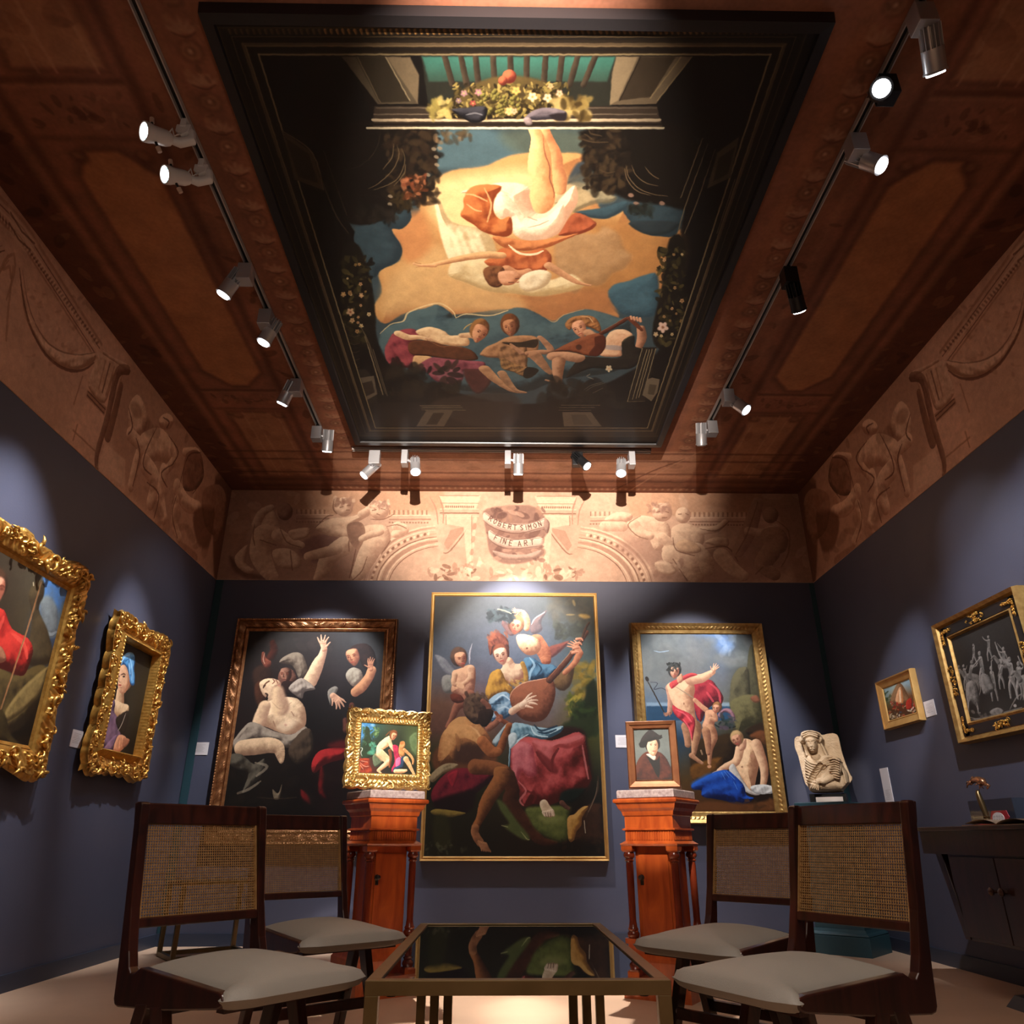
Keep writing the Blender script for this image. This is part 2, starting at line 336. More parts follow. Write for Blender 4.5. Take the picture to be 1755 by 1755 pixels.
    c.form('330,430 400,390 420,420 380,530 350,500', '9c2430', '5c1620', 20)
    c.poly('230,640 480,560 560,560 540,700 420,760 240,710', '180a0c', soft=20)
    c.limb('560,360,120 700,370,110 790,400,110', '8c5430', '3a1e10'); c.form('720,370 800,360 850,400 840,490 780,520 720,470', 'a46838', '54301a', 40)
    c.limb('830,440,120 870,560,110 850,640,120 900,760,130 980,820,100 1050,920,90 1120,980,60 1230,990,30', '4c2818', '241008')
    c.limb('790,440,130 740,520,120 680,610,110 640,690,100 600,790,62 560,860,56', '9c6034', '3a1e10', lt=(-.8, -.3))
    c.limb('560,870,60 560,920,60 600,990,60', 'a06a44', '4c2a18')
    for k in range(5): c.limb([(590+k*14, 985+k*4, 22), (610+k*16, 1030+k*5, 18), (615+k*18, 1058+k*2, 12)], 'b07c54', '5c3420')
    # stool, ground
    c.form('190,730 250,710 420,730 480,750 340,780 220,760', '8c7434', '4c3c1a', 20); c.poly('220,780 330,780 350,1010 220,1020', '2c2a14', soft=20, a=.8)
    c.poly('740,640 800,660 900,800 1010,940 960,965 800,860 840,830 780,740', '4a5028', soft=14)
    c.form('980,710 1100,690 1340,690 1340,760 1330,950 1240,980 1080,900 1010,800', '646a32', '343a1a', 40, soft=14)
    c.poly('1080,770 1230,760 1290,800 1150,830', '7c7c44', soft=20, a=.7)
    c.lines('940,900 990,960 1010,965|780,850 830,860', 8, '9a9a68', .7)
    c.limb('1280,660,40 1310,690,34 1340,710,22', '6a4436', '341c14')
    c.limb('1130,670,66 1150,710,76 1180,740,70', 'e0c8a4', '8c6c50')
    for k in range(5): c.limb([(1125+k*19, 740-k*4, 22), (1140+k*18, 762, 20), (1146+k*17, 772-k*2, 13)], 'e4ccac', '8c6c54')
    c.lines('1140,740 1148,775|1162,742 1168,775|1182,742 1188,772', 5, '4a3020', .9)
    c.form('1390,740 1480,680 1620,680 1640,900 1640,1000 1360,990 1400,900', '3a2214', '160c06', 60, soft=10)
    c.form('1330,780 1390,750 1440,700 1500,690 1450,780 1440,850 1400,900 1380,970 1340,980 1325,880', 'c0924e', '6a4420', 40, mid='a0702f')
    c.line('1580,440 1575,560 1520,680 1480,780', 12, '3c2a1e'); c.line('1574,480 1560,590 1500,740', 4, '9c8468', .8); c.line('1465,810 1475,910', 7, 'b0a088', .9)
    c.dab(30, (140, 980, 480, 1090), 22, ['3a3a24', '50503c', '22200f', '66664c'], 12, .4)
    c.dab(30, (1290, 950, 1620, 1090), 26, ['24180c', '180e08', '3a2414'], 13, .4)
    c.grain(.07, 14, .03); return c
def paint_leftback():
    c = Canvas(pq((-1.612, YB-.025, 1.605), X_, Z_, 1.185, 1.60), 520, 702)
    c.bg(['28231f 2a2522 28211f 2c2929 2a2827', '1e1614 241b18 221a19 2a2324 201c1c', '1a1210 1e1412 140e0e 1a1414 16110f',
          '1c1210 180f0e 0e0908 120b0a 120b0a', '16100c 1a120e 120a08 180808 140808', '14100c 140e0a 0e0806 180808 100606', '100c08 100a08 0c0806 140808 0c0606'])
    c.view(340, 1040, .2279)
    c.poly('1180,200 1340,190 1390,300 1330,400 1220,330 1150,270', '38383a', soft=30, a=.7)
    c.dab(30, (420, 190, 1000, 330), 50, ['2c2422', '3a302c', '241c1a'], 2, .3)
    # back hand and dim figure left
    c.form('430,460 520,440 560,520 520,640 440,620 410,540', '3a241a', '1c100c', 40, soft=14, a=.8)
    c.limb('560,270,40 570,330,60 545,380,60', '4a2218', '20100c', soft=10); c.limb('490,350,20 495,400,40 520,430,60', '8a4a36', '3a1a14', soft=5)
    c.line('500,350 490,395 500,430', 8, 'b88a74', .8)
    # man's head with grey turban
    c.form('600,560 620,480 700,470 740,540 700,600 640,620', '7a5040', '22120e', 40)
    c.face(660, 510, 72, 0, '9a6c56', '2a1610', None, -.5, lt=(-.9, -.3), lip='5a2c24')
    c.form('610,420 640,380 720,345 780,360 810,420 820,500 760,540 730,480 700,440 650,430', '847462', '362a22', 50, fold=1, fw=40)
    c.form('630,570 700,560 740,600 690,660 640,640', '2a1a16', '140c0a', 20)
    # raised arm
    c.limb('840,560,110 870,500,104 900,430,90 930,370,62 945,320,52', 'e0bc94', '8a6450', lt=(-.8, -.2)); c.hand(945, 320, 110, -100, 'e4b894', '8c5c48', 20, 15, -1)
    # woman's face thrown back
    c.form('425,600 460,560 520,560 520,700 470,760 430,700', '4a2a1c', '1c100c', 40, soft=10)
    c.form('460,580 500,545 560,540 610,560 622,590 600,640 610,700 640,760 560,760 520,700 480,650', 'e6c49c', '8a6450', 70, lt=(-.6, -.7))
    c.lines('490,600 515,572 535,560', 12, '5a3424', .9); c.lines('560,545 575,562 560,580|585,552 598,575', 9, '7a4a38', .9); c.line('600,590 615,604 600,615', 10, 'a04a3c'); c.line('490,610 505,590', 10, '2c1810', .9)
    c.lines('505,650 520,665 510,700', 14, '2a1a14', .9); c.ell(516, 690, 10, 12, 0, '14100c')
    # torso
    c.form('560,700 640,680 740,690 800,760 810,880 760,930 690,960 600,940 500,900 440,880 450,800 490,730', 'e8c8a0', '8c6850', 130, lt=(-.5, -.6))
    c.poly('590,900 660,850 740,860 700,920 640,945', 'f0d4b0', soft=30, a=.6); c.line('570,900 620,945 700,930', 10, 'a07c60', .6); c.ell(658, 890, 10, 8, 0, 'b07c68', soft=6, a=.7)
    c.limb('500,750,90 470,830,100 450,880,90', 'dcb890', '96705a', soft=6); c.lines('565,860 580,900|700,790 720,820', 9, '8a6450', .7)
    c.limb('600,640,90 610,700,110 620,760,130', 'd8b48c', '94705a', soft=16, lt=(-.9, -.2)); c.line('560,720 620,770 700,720', 10, 'a07c60', .5)
    # white shirt sleeve by raised arm
    c.form('680,610 760,540 820,560 880,620 800,640 780,690 720,660', 'a89888', '4a3e38', 40, fold=1.2, fw=34)
    # right woman
    c.form('1130,330 1170,290 1260,280 1320,340 1330,450 1250,470 1200,380 1150,330', '2c1a16', '140c0c', 50)
    c.face(1160, 375, 80, -14, 'd8986e', '6c3c2c', None, -.5, lip='883c30')
    c.form('1105,520 1150,460 1220,480 1230,560 1160,600', 'a89c88', '5a4a40', 40, fold=1, fw=36)
    c.limb('1180,640,74 1230,600,80 1280,530,70 1300,480,70', 'cc9066', '6c402e'); c.hand(1295, 470, 92, -95, 'c88c68', '6a3c2c', 9, 20, 1)
    # old man's open hand
    c.form('970,640 1020,600 1050,620 1000,700 990,740', '8c8478', '4a423c', 20); c.hand(1010, 670, 120, 42, 'd8a684', '7a5040', 18, 25, -1)
    c.limb('1150,740,40 1160,780,30', '5a3022', '2c1610')
    # lower arm, shift
    c.form('260,1030 300,960 370,880 430,870 560,930 700,960 800,900 820,940 760,1010 670,1060 560,1010 420,1000 330,1060 300,1110', '9a8a78', '3a3028', 50, fold=1.2, fw=60, mid='6c5e52')
    c.form('780,930 850,930 860,1080 760,1180 700,1150 680,1060', '4a3a2c', '1c140e', 40, fold=1, fw=40)
    c.limb('330,1060,110 430,1050,120 540,1040,110 600,1060,90 620,1120,60 625,1160,34', 'dcb890', '7a5a44', lt=(-.3, -.9))
    c.form('240,1110 330,1110 420,1180 500,1140 480,1260 400,1340 330,1400 380,1250 300,1220 240,1180', '5c5446', '221c16', 40, fold=1.2, fw=50)
    c.lines('430,1170 520,1200 440,1270|470,1310 380,1370 300,1400', 20, '8a7c68', .7)
    c.form('560,1370 600,1400 630,1330 610,1440 570,1440', '7a6a54', '3a3024', 20)
    # red cloth
    c.form('850,1180 900,1090 1000,1060 1110,1070 1090,1140 960,1180 870,1250', 'a82828', '3c0c0c', 60, fold=.8, fw=80)
    c.poly('980,1030 1100,1000 1110,1060 1000,1060', '4a1212', soft=20)
    c.form('920,1200 950,1260 940,1360 960,1440 900,1380', '6a1414', '240808', 20, soft=8); c.form('770,1370 830,1420 840,1480 780,1440', '7a1818', '2c0a0a', 20, soft=8)
    c.limb('1100,850,30 1110,920,50', '6a3a2c', '2c1610', soft=8)
    c.lines('440,1430 600,1440 740,1430', 8, '4a3a28', .5)
    c.dab(30, (210, 1200, 1100, 1500), 60, ['1c140e', '100a08', '241a12'], 5, .25)
    c.grain(.06, 12, .03); return c
def paint_rightback():
    c = Canvas(pq((1.725, YB-.025, 1.668), X_, Z_, .985, 1.455), 480, 700)
    c.bg(['4c5050 565a5a 5a6068 586070 4a4e4e', '5a5e5c 62625f 646668 5c6470 44463f', '686a68 6c6a66 6c6a68 5e6064 44402f', '5c6a78 646c74 6a6e72 5c5c54 3c3826',
          '4a5c70 5a6c7c 5c6a70 4a4838 342e1c', '24384c 24384c 3a3430 2c2618 20180e', '2a3c50 3a3a34 2a1e14 2c2010 1a100a', '3a2c1c 4a3418 38240f 281a0c 180e08', '4a2c14 4a2c14 3c240f 2c180a 1c1008'])
    c.view(1060, 1040, .20516)
    c.poly('640,225 760,215 900,250 960,300 920,370 860,390 800,330 740,260', '5c7aa8', soft=40, a=.8); c.dab(20, (820, 230, 960, 390), 40, ['8a9cb4', '6a84ac', '9aa4ac'], 3, .35)
    c.dab(50, (230, 250, 1100, 480), 90, ['6c6e6c', '74706a', '5c605e', '7c7c78'], 4, .25); c.line('300,370 350,380 420,370', 10, '8ca0b0', .6)
    c.poly('236,830 960,830 960,950 236,950', '24415a', soft=4, sharp=True); c.poly('236,800 960,800 960,832 236,828', '8ca4b4', soft=10, a=.7, sharp=True)
    # rocks
    c.form('1090,350 1130,330 1165,520 1200,760 1240,1000 1140,1000 1090,760 1070,560', '4a4530', '241f14', 50, soft=6)
    c.form('940,620 980,540 1020,510 1080,520 1100,700 1100,820 940,830 930,740', '5c553c', '2c281c', 60, soft=6, fold=.6, fw=60)
    c.form('930,800 1040,740 1140,740 1180,800 1200,960 1080,1000 1000,1050 960,950', '665e3c', '2a2616', 80, soft=8, fold=.5, fw=90)
    c.form('1100,760 1150,740 1180,790 1130,800', '7a4a34', '4a2c1c', 20, soft=8)
    c.form('1060,1040 1150,980 1250,980 1280,1200 1300,1500 1180,1500 1200,1200 1120,1100', '2a1c10', '120a06', 60, soft=8)
    c.form('1090,1080 1180,1030 1240,1060 1240,1160 1180,1140', '6a3c20', '34200f', 40, soft=12)
    c.form('620,1160 700,1100 820,1080 930,1060 980,1150 960,1300 800,1420 640,1460 600,1300', '33220f', '1a1008', 90, soft=10)
    c.form('600,1340 700,1290 860,1260 800,1400 640,1460', '6a4218', '3a240e', 40, soft=14)
    # cloak
    c.form('620,640 760,610 830,680 875,760 850,830 830,800 740,860 690,960 650,900 620,760', 'a43038', '3c1418', 60, fold=1, fw=70, mid='741c26')
    c.lines('760,640 830,700 850,800|740,720 790,790', 20, 'cc4a50', .7)
    # man
    c.line('240,610 310,740 390,895', 11, '2c241c'); c.ell(242, 605, 14, 22, -25, '241c16'); c.lines('265,630 330,640 300,690 360,680 400,700', 7, '34343c', .9)
    c.limb('430,680,70 440,780,56 430,880,44', 'c89478', '7a5040'); c.hand(430, 880, 60, 140, 'bc8468', '6c4434', 10, 50)
    c.form('410,650 480,620 600,610 640,680 630,760 640,880 665,980 660,1040 600,1040 500,900 450,800 420,720', 'e0b48c', '8c5c44', 100, lt=(-.6, -.5), mid='c49470')
    c.limb('600,610,90 690,600,74 750,570,56 790,545,42', 'e4b48c', '9a6850', lt=(-.1, -.9)); c.hand(785, 545, 78, -58, 'e8ba94', '98644c', 16)
    c.form('430,640 500,600 600,555 660,570 600,590 520,630 460,680 440,680', 'd04a48', '8a2428', 20, fold=.6, fw=30)
    c.form('490,595 530,560 540,620 500,640', 'd49c78', '8a543e', 20); c.face(470, 545, 62, 6, 'dca684', '7c4c3a', ('3c3c38', '181614'), .1); 
    c.dab(40, (405, 470, 515, 540), 14, ['24241f', '3a3a36', '16140f'], 5, .7); c.line('480,670 560,720 640,770', 8, '8c7860', .9)
    c.ell(548, 810, 5, 9, 0, '8c5c44', soft=3); c.line('560,700 590,690', 6, 'b07c60', .6)
    c.limb('640,1000,110 645,1060,90 640,1130,64 630,1220,40', 'c8946c', '6a4430', lt=(-.8, -.1)); c.limb('610,1240,40 650,1270,34 700,1305,24', 'c08c68', '6a442e')
    c.limb('560,1000,70 575,1080,60 580,1150,50', 'b88462', '6a442e')
    c.form('455,820 500,850 590,890 640,950 630,1060 615,1120 600,1050 560,980 500,930 460,880', 'cc3c44', '6a1820', 26, fold=1.2, fw=36)
    c.lines('480,860 560,900 610,960|540,940 590,1010 610,1090', 14, 'e86068', .7)
    # cupid
    c.form('830,900 880,850 940,860 975,920 960,960 930,900 880,880 850,930', '9c7078', '4a3038', 20, soft=5); c.form('780,960 850,1000 920,980 980,1000 900,1020 820,1000', '2c3230', '101614', 20)
    c.dab(26, (840, 900, 970, 1040), 26, ['24302c', '3a3c3c', '141a18', '54404a'], 6, .7)
    c.limb('640,780,36 680,820,40 730,860,44', 'd49a74', '84523c'); c.form('730,870 800,860 820,900 800,980 800,1050 740,1060 700,1000 720,930', 'd8a07a', '7c4c38', 50)
    c.limb('770,1030,90 790,1090,74 765,1180,50 760,1300,30', 'cc966e', '70442f', lt=(-.8, -.2)); c.limb('730,1040,70 745,1120,60 750,1220,36', 'bc8660', '60382a'); c.ell(758, 1332, 18, 14, 0, 'bc8460', soft=4)
    c.limb('800,900,46 810,940,40 770,935,30', 'd8a078', '80503c'); c.face(815, 850, 46, 8, 'dca07c', '84503c', ('9a6a40', '4c3020'), -.5)
    c.limb('690,1200,14 700,1230,14', 'a08060', '5a4030')
    # seated woman
    c.form('1060,1100 1130,1130 1180,1200 1170,1320 1150,1420 1120,1540 1060,1480 1000,1380 970,1300 1010,1220 1000,1150', 'ecc498', '8a5c42', 110, lt=(-.6, -.6), mid='cc9c74')
    c.limb('1010,1190,70 980,1290,62 900,1330,50 840,1370,40', 'e8bc92', '94644a', lt=(-.3, -.8)); c.hand(850, 1370, 78, 150, 'e4b890', '8c5e46', 12, -10)
    c.limb('1150,1150,90 1190,1260,80 1215,1380,66 1200,1510,44', 'e0b48c', '84563e', lt=(-.8, -.2)); c.hand(1200, 1500, 64, 80, 'd8a884', '80523c')
    c.form('1000,1130 1060,1100 1060,1180 1010,1200', 'd8a884', '90604a', 30, soft=6)
    c.face(985, 1110, 62, -22, 'd49c78', '7a4a38', ('b89464', '6a4a30'), -.5); c.ell(1110, 1245, 20, 12, 0, 'b07860', soft=9, a=.6); c.ell(1030, 1335, 8, 6, 0, '8c5c44', soft=4)
    c.form('920,1350 960,1310 1010,1400 1090,1520 1180,1560 1130,1570 1040,1530 960,1440', 'd0c8bc', '8c8078', 24)
    c.form('1100,1500 1200,1480 1290,1500 1300,1550 1150,1560', 'd8d4cc', '84807c', 20, fold=1.2, fw=30)
    c.form('615,1480 700,1430 800,1380 900,1360 960,1400 1040,1480 1070,1570 1130,1600 1000,1660 900,1620 800,1600 700,1580 690,1530 620,1520', '1c4ca8', '060e34', 80, fold=1, fw=80, mid='10307c', lt=(-.4, -.8))
    c.limb('640,1490,60 760,1430,70 880,1400,60', '2c64c4', '0c2460', soft=16, a=.7); c.limb('740,1560,60 830,1520,64 920,1500,50', '2456b4', '0a1c50', soft=16, a=.6)
    c.lines('880,1370 920,1420|900,1370 970,1440|860,1380 890,1440|960,1460 990,1520', 5, '6a94d8', .7)
    c.poly('640,1650 760,1620 1100,1640 1310,1600 1330,1700 630,1700', '5a3418', soft=16); c.dab(14, (1000, 1600, 1300, 1680), 40, ['6a4020', '3c2410', '4c2c14'], 9, .5)
    c.grain(.05, 12, .02); return c
def paint_ceilpic():
    c = Canvas(pq((.055, 3.675, ZC-.057), X_, (0, -1, 0), 2.44, 3.42), 1000, 1400)
    c.im[:] = HEX('0e0a07')
    lp = HEX('1c140d')
    A = lambda: c.view(340, 0, .30769); B = lambda: c.view(880, 0, .30769); Cc = lambda: c.view(580, 180, .17094)
    D = lambda: c.view(860, 180, .17094); E = lambda: c.view(620, 460, .15954); Fv = lambda: c.view(860, 460, .17094)
    G = lambda: c.view(340, 380, .30769); Hh = lambda: c.view(880, 380, .30769); P = lambda: c.view(0, 0, 1.)
    P()
    # dim corner tones
    c.poly('380,60 700,100 640,210 700,230 560,330 470,250', '1a120c', soft=3, a=.6)
    c.poly('450,100 600,100 640,205 470,240', '0f0c0a', soft=2, sharp=True)
    c.poly('1180,100 1320,100 1290,230 1120,205', '0d0907', soft=2, sharp=True)
    # green room beyond the balustrade
    c.poly('722,96 1055,96 1048,182 735,182', '23241c', soft=2, sharp=True)
    c.poly('724,97 1054,97 1040,140 735,140', '2f6a5c', soft=3, sharp=True, col2='2c4438', g='880,97 880,150')
    for x, d in ((762, 14), (790, 10), (815, 5), (845, 3), (875, 0), (903, -1), (935, -3), (963, -6), (990, -14), (1020, -20)):
        c.limb([(x, 96, 7), (x+d, 145, 8)], '4a3c2c', '221a12')
    # sky opening
    Cc()
    c.poly('560,240 1755,240 1755,1755 480,1755 60,1100 500,900 700,560', '2f3f44', soft=8, sharp=True)
    P()
    c.poly('700,222 1160,222 1170,330 1150,520 1120,610 980,680 860,690 690,640 640,560 610,420 640,330 690,300', '33454c', soft=6)
    c.poly('740,226 860,226 900,280 820,290 745,290 720,300 700,270', '4a6a74', soft=10, a=.8); c.poly('860,226 1000,226 1010,270 900,270', '5a6450', soft=14, a=.6)
    # golden glory
    c.form('712,335 740,312 775,292 830,285 870,268 920,260 960,262 990,262 1002,270 985,290 975,312 1010,330 1040,370 1070,355 1078,378 1100,398 1140,385 1165,395 1160,440 1150,480 1140,500 1100,505 1060,510 1042,520 1060,545 1000,540 960,552 920,545 870,530 820,535 760,540 700,535 660,555 640,530 655,500 650,465 684,448 690,420 672,394 705,375 720,360', 'c89455', 'a86c3c', 60, soft=3, mid='bc8248')
    c.poly('700,450 760,420 820,480 900,520 850,535 720,530 660,540 662,490', 'cfa468', soft=26, a=.8)
    c.poly('740,320 800,300 900,290 960,300 960,340 880,400 800,400 750,380', 'ecc888', soft=24, a=.9)
    c.poly('1000,380 1150,390 1150,480 1040,530 980,520 1040,440', 'a06a34', soft=30, a=.8)
    c.poly('900,500 1060,500 1040,545 940,545', 'a8683a', soft=18, a=.7)
    c.poly('672,396 720,360 740,420 700,450', 'c07a44', soft=14, a=.8)
    # right pale wing cloud
    c.form('950,420 975,400 1020,400 1035,388 1060,402 1068,425 1082,440 1070,460 1050,468 1030,488 1000,490 985,502 960,485', 'ac8458', '946c42', 24, soft=7, a=.9)
    # blue bites
    for s_ in ('640,350 690,345 706,372 690,392 672,394 690,425 682,448 655,462 640,475 612,440 610,390', '1150,330 1175,340 1160,400 1130,405 1105,400 1080,380 1070,350'):
        c.form(s_, '2f4650', '22333c', 20, soft=2)
    Hh(); c.form('525,400 560,350 640,330 720,300 800,300 800,480 760,530 620,520 560,470', '3a6070', '24404e', 60, soft=10)
    c.form('650,0 900,0 900,40 840,70 760,75 690,50', '27343a', '1e2a2e', 30, soft=6)
    D(); c.form('740,600 860,570 900,640 700,770 660,780', '3a444a', '2a343a', 60, soft=20); c.form('740,1070 1000,1030 1240,960 1240,1040 1080,1130 960,1140 820,1110', '33505c', '263a44', 50, soft=12)
    # veil / drapery
    c.form('520,980 620,840 700,780 800,780 950,830 1140,920 1080,980 940,990 800,1040 720,1080 640,1000', 'b0a078', '6e644a', 60, soft=20, fold=.8, fw=90, a=.85)
    c.form('640,760 800,680 960,700 1000,840 860,830 720,800', '7a7058', '4a463a', 40, soft=30, a=.5)
    P()
    c.form('742,330 745,350 760,420 780,455 830,460 850,430 830,395 775,380 755,345', 'e8d8ac', 'b89c6c', 26, soft=3, fold=1, fw=16, lt=(-.9, -.2))
    c.form('788,440 850,450 900,470 940,480 980,470 1000,490 960,503 920,508 880,503 840,500 800,485 768,470', 'dcc898', 'b0905c', 24, soft=4, fold=.5, fw=24)
    # legs (upside down figure)
    D()
    c.limb('430,240,70 450,360,120 520,500,130 540,620,120 580,740,120 580,850,110', 'e4ac6c', 'a8643c', lt=(-.9, -.2)); 
    c.limb('320,235,90 360,340,110 380,500,180 380,640,200 410,780,170 400,930,230 390,1010,200', 'f0c07c', 'c07c48', lt=(-.9, -.1))
    c.line('410,300 430,480 480,620 480,740 520,860 520,930', 12, '8c4c30', .8)
    # white skirt
    P()
    c.form('790,330 830,318 870,312 905,320 908,340 916,362 930,366 945,358 965,335 985,318 990,345 975,372 960,398 935,410 905,412 880,400 875,375 850,355 848,335', 'f0dcb8', 'c09070', 40, soft=2, fold=.9, fw=26, mid='dcb894')
    c.form('848,340 860,328 880,345 900,372 935,372 965,350 962,385 935,408 900,412 878,395 876,372 860,375 846,362', 'f4e8c8', 'c8a080', 24, soft=3, fold=.9, fw=30)
    c.lines('905,390 925,385 940,378|905,372 920,378', 2, 'b08468', .7)
    # orange drapery
    c.form('795,340 806,322 830,316 860,320 848,340 846,362 858,376 875,372 878,398 862,406 830,398 812,385 790,370 795,355', 'd07a3c', '8a3818', 18, soft=2, fold=1.4, fw=18, mid='b85a28')
    c.lines('798,333 815,335 835,345|800,350 815,360 825,362|830,322 842,350 835,380', 3, 'eab070', .8)
    c.form('960,398 985,365 1020,380 1015,392 990,402 960,404', 'b85a34', '7a3018', 10, soft=2, fold=1, fw=12)
    c.form('845,405 900,412 940,410 990,400 960,415 935,425 900,430 865,425', 'd88448', '9a4c24', 10, soft=2, fold=1, fw=12)
    c.form('862,425 900,432 930,425 945,440 940,460 920,468 890,464 865,462 842,458 830,448 845,440', 'cc6c38', '8a3a1c', 14, soft=2, fold=1.4, fw=14)
    c.line('872,420 890,434 915,436 930,430', 5, 'f0d8b0', .9)
    # arms and head
    c.limb('860,438,15 830,437,16 790,443,13 760,450,10 738,455,8', 'e8b478', 'a06840', lt=(-.3, -.8)); c.limb('745,455,9 722,455,6 710,452,4', 'e4b078', 'a86c44'); c.lines('712,450 722,452|714,458 724,457', 1.5, 'b07848')
    c.limb('940,455,16 965,470,13 985,482,10 1000,487,6 1012,489,4', 'd49a6c', '8c5836'); 
    c.limb('868,462,20 885,470,20 905,466,16', 'cf9064', '8c5438'); 
    c.form('828,466 840,456 862,458 866,478 856,492 838,488', '8a5430', '4a2414', 10, soft=2, fold=1, fw=7)
    c.form('856,466 880,464 892,472 888,480 878,488 862,488 854,478', 'e0a47c', 'a0603c', 10, soft=1.5); c.lines('872,484 880,484|884,478 889,477', 2, '5c2c1c'); c.line('886,484 891,483', 2.5, 'a03c2c')
    c.form('895,472 925,462 945,470 935,490 905,500 890,490', 'e4d4b0', 'b0946c', 12, soft=2)
    # lower blue clouds
    c.form('655,600 652,575 665,560 690,550 700,535 730,528 750,522 772,535 780,545 815,545 850,540 880,528 905,530 935,545 950,550 965,540 1000,530 1030,535 1060,545 1080,555 1075,620 1040,640 960,650 900,672 820,672 740,660 690,640', '48646a', '202c2e', 50, soft=3, mid='36505a', fold=.6, fw=60)
    c.lines('652,572 670,556 692,550 700,536 730,524 755,520 775,532 782,545|782,545 800,538 840,541 870,532', 3.5, 'd8bc84', .8); c.lines('935,545 950,552 965,540 1000,530', 2.5, 'c89860', .7)
    # left musician
    E()
    c.form('340,700 480,650 580,660 640,740 560,800 600,930 560,1060 430,1060 290,1020 250,880 290,780', 'a04048', '4a141c', 60, soft=10, fold=.9, fw=90, mid='802c38')
    c.form('580,680 700,630 800,640 900,680 950,720 1080,720 1150,760 1140,830 960,830 800,800 700,760', 'ecca98', 'a87850', 60, soft=8)
    c.limb('1080,720,90 1180,720,110 1220,730,110', 'e0b888', '9c6a4a', soft=10)
    c.limb('400,700,110 500,740,110 620,740,80 700,760,60', 'e8c494', 'a87850'); c.hand(690, 750, 90, 20, 'e4bc90', '9c6a48', 9, 30)
    c.form('560,950 640,930 760,960 680,1060 560,1060', 'dcb078', '9c6c44', 30, soft=6)
    c.form('520,790 640,770 780,790 920,830 1060,840 1180,880 1240,940 1240,980 1100,990 900,970 700,940 560,930 500,870', '6c3a20', '341808', 40, soft=5); c.line('700,760 850,840 960,830 1080,850', 10, 'a06c48', .8)
    c.form('600,1060 740,960 900,970 1150,990 1320,1010 1300,1090 1100,1100 1080,1200 960,1250 800,1210 700,1120', '9a4a58', '4c1c28', 60, soft=8, fold=1, fw=110, mid='7a3442')
    c.form('800,1110 1000,1080 1100,1120 1060,1230 940,1250 840,1200', 'a0606c', '6a303c', 40, soft=20, a=.8); c.form('1100,1090 1350,1120 1400,1200 1280,1340 1180,1300', '5c2c28', '341814', 40, soft=20)
    c.limb('1320,1080,150 1420,1180,130 1540,1270,90 1640,1320,66 1750,1335,34', 'c89468', '7a5034', lt=(-.3, -.8))
    c.face(1265, 690, 125, 30, 'dc9c70', '8c5034', ('a06a34', '5a3014'), .55, hs=1.1); c.line('1090,660 1130,620 1180,590', 16, 'c89c50', .8)
    # middle musician
    c.face(1590, 630, 115, -8, 'c48458', '6c3c26', ('7a4420', '3c1e0e'), -.2)
    c.form('1270,920 1330,850 1440,800 1560,740 1700,720 1860,730 1900,800 1860,940 1700,960 1400,960 1300,940', 'b88458', '6c4428', 50, soft=8, fold=.5, fw=90)
    c.form('1470,800 1600,830 1760,800 1760,1150 1620,1080 1480,980', 'a87850', '4a2c14', 50, soft=10, fold=1, fw=70)
    Fv()
    c.form('0,740 180,740 350,710 340,790 230,790 120,780', '3a2c1c', '1a120a', 14, soft=5); c.form('0,900 140,960 270,1000 220,1080 120,1040 0,1000', 'a07444', '4c3018', 30, fold=1.2, fw=40, soft=6); c.poly('250,990 370,1020 280,1100 215,1080', '201a10', soft=8)
    c.limb('380,690,60 450,760,80 490,830,80 380,840,90 260,850,80', 'b88460', '6c4430'); c.limb('200,850,70 140,800,50 90,760,30', 'bc8864', '70462e')
    c.limb('330,870,150 400,950,120 450,1010,90 490,1050,70', 'b07c58', '60402a'); 
    # left leg foot of the first musician
    c.limb('0,1050,110 60,1140,100 140,1220,60 240,1245,34', 'b88860', '6c4830', lt=(-.3, -.9))
    # right musician with lute
    c.form('630,560 700,490 840,470 940,500 990,590 980,640 900,600 740,560 680,620', 'b07440', '5c3214', 40, soft=6, fold=1, fw=34)
    c.face(775, 600, 110, -22, 'e4a47c', '94583c', None, -.35, lip='9c3c30'); c.limb('860,640,110 930,690,110', 'd09870', '8a5a3c', soft=14); c.line('790,480 870,490 910,540', 12, 'd0a878', .8)
    c.form('1030,720 1080,640 1160,610 1250,620 1310,670 1280,740 1200,800 1190,880 1000,880 980,820', 'e0b890', '98684c', 60, soft=6, mid='c89470'); c.poly('1040,770 1200,780 1190,820 1040,810', '8c8488', soft=14, a=.7)
    c.limb('1390,600,90 1400,700,110 1370,790,90', 'c48a68', '70442e', lt=(-.8, -.3)); 
    c.form('1200,740 1290,680 1330,690 1330,780 1400,810 1400,900 1300,1000 1100,1010 900,1000 740,1060 640,1090 780,900 960,890 1190,890', '2a241c', '0e0c0a', 50, soft=8)
    c.line('1205,745 1260,690 1320,665', 8, '6a6a4c', .9)
    c.form('520,830 620,770 800,690 960,650 1030,690 1030,780 980,860 880,880 700,840 600,840', '945030', '4a2010', 60, soft=5, mid='7c3c20'); c.form('930,690 1030,680 1035,790 960,880 870,860 930,770', '5c2412', '3a140a', 24, soft=6)
    c.ell(770, 790, 30, 28, 0, '4c2414', soft=8); c.limb('1000,650,60 1130,580,56 1240,510,56 1290,500,50', '6c3420', '34160c'); c.limb('1270,500,44 1340,560,50 1400,620,34', '7c3c24', '3c180c'); c.line('980,640 1120,560 1240,490', 6, 'b07850', .7)
    for k in range(4): c.limb([(1290+k*30, 480+k*6, 24), (1300+k*30, 510+k*8, 26)], 'dca078', '8c5a40')
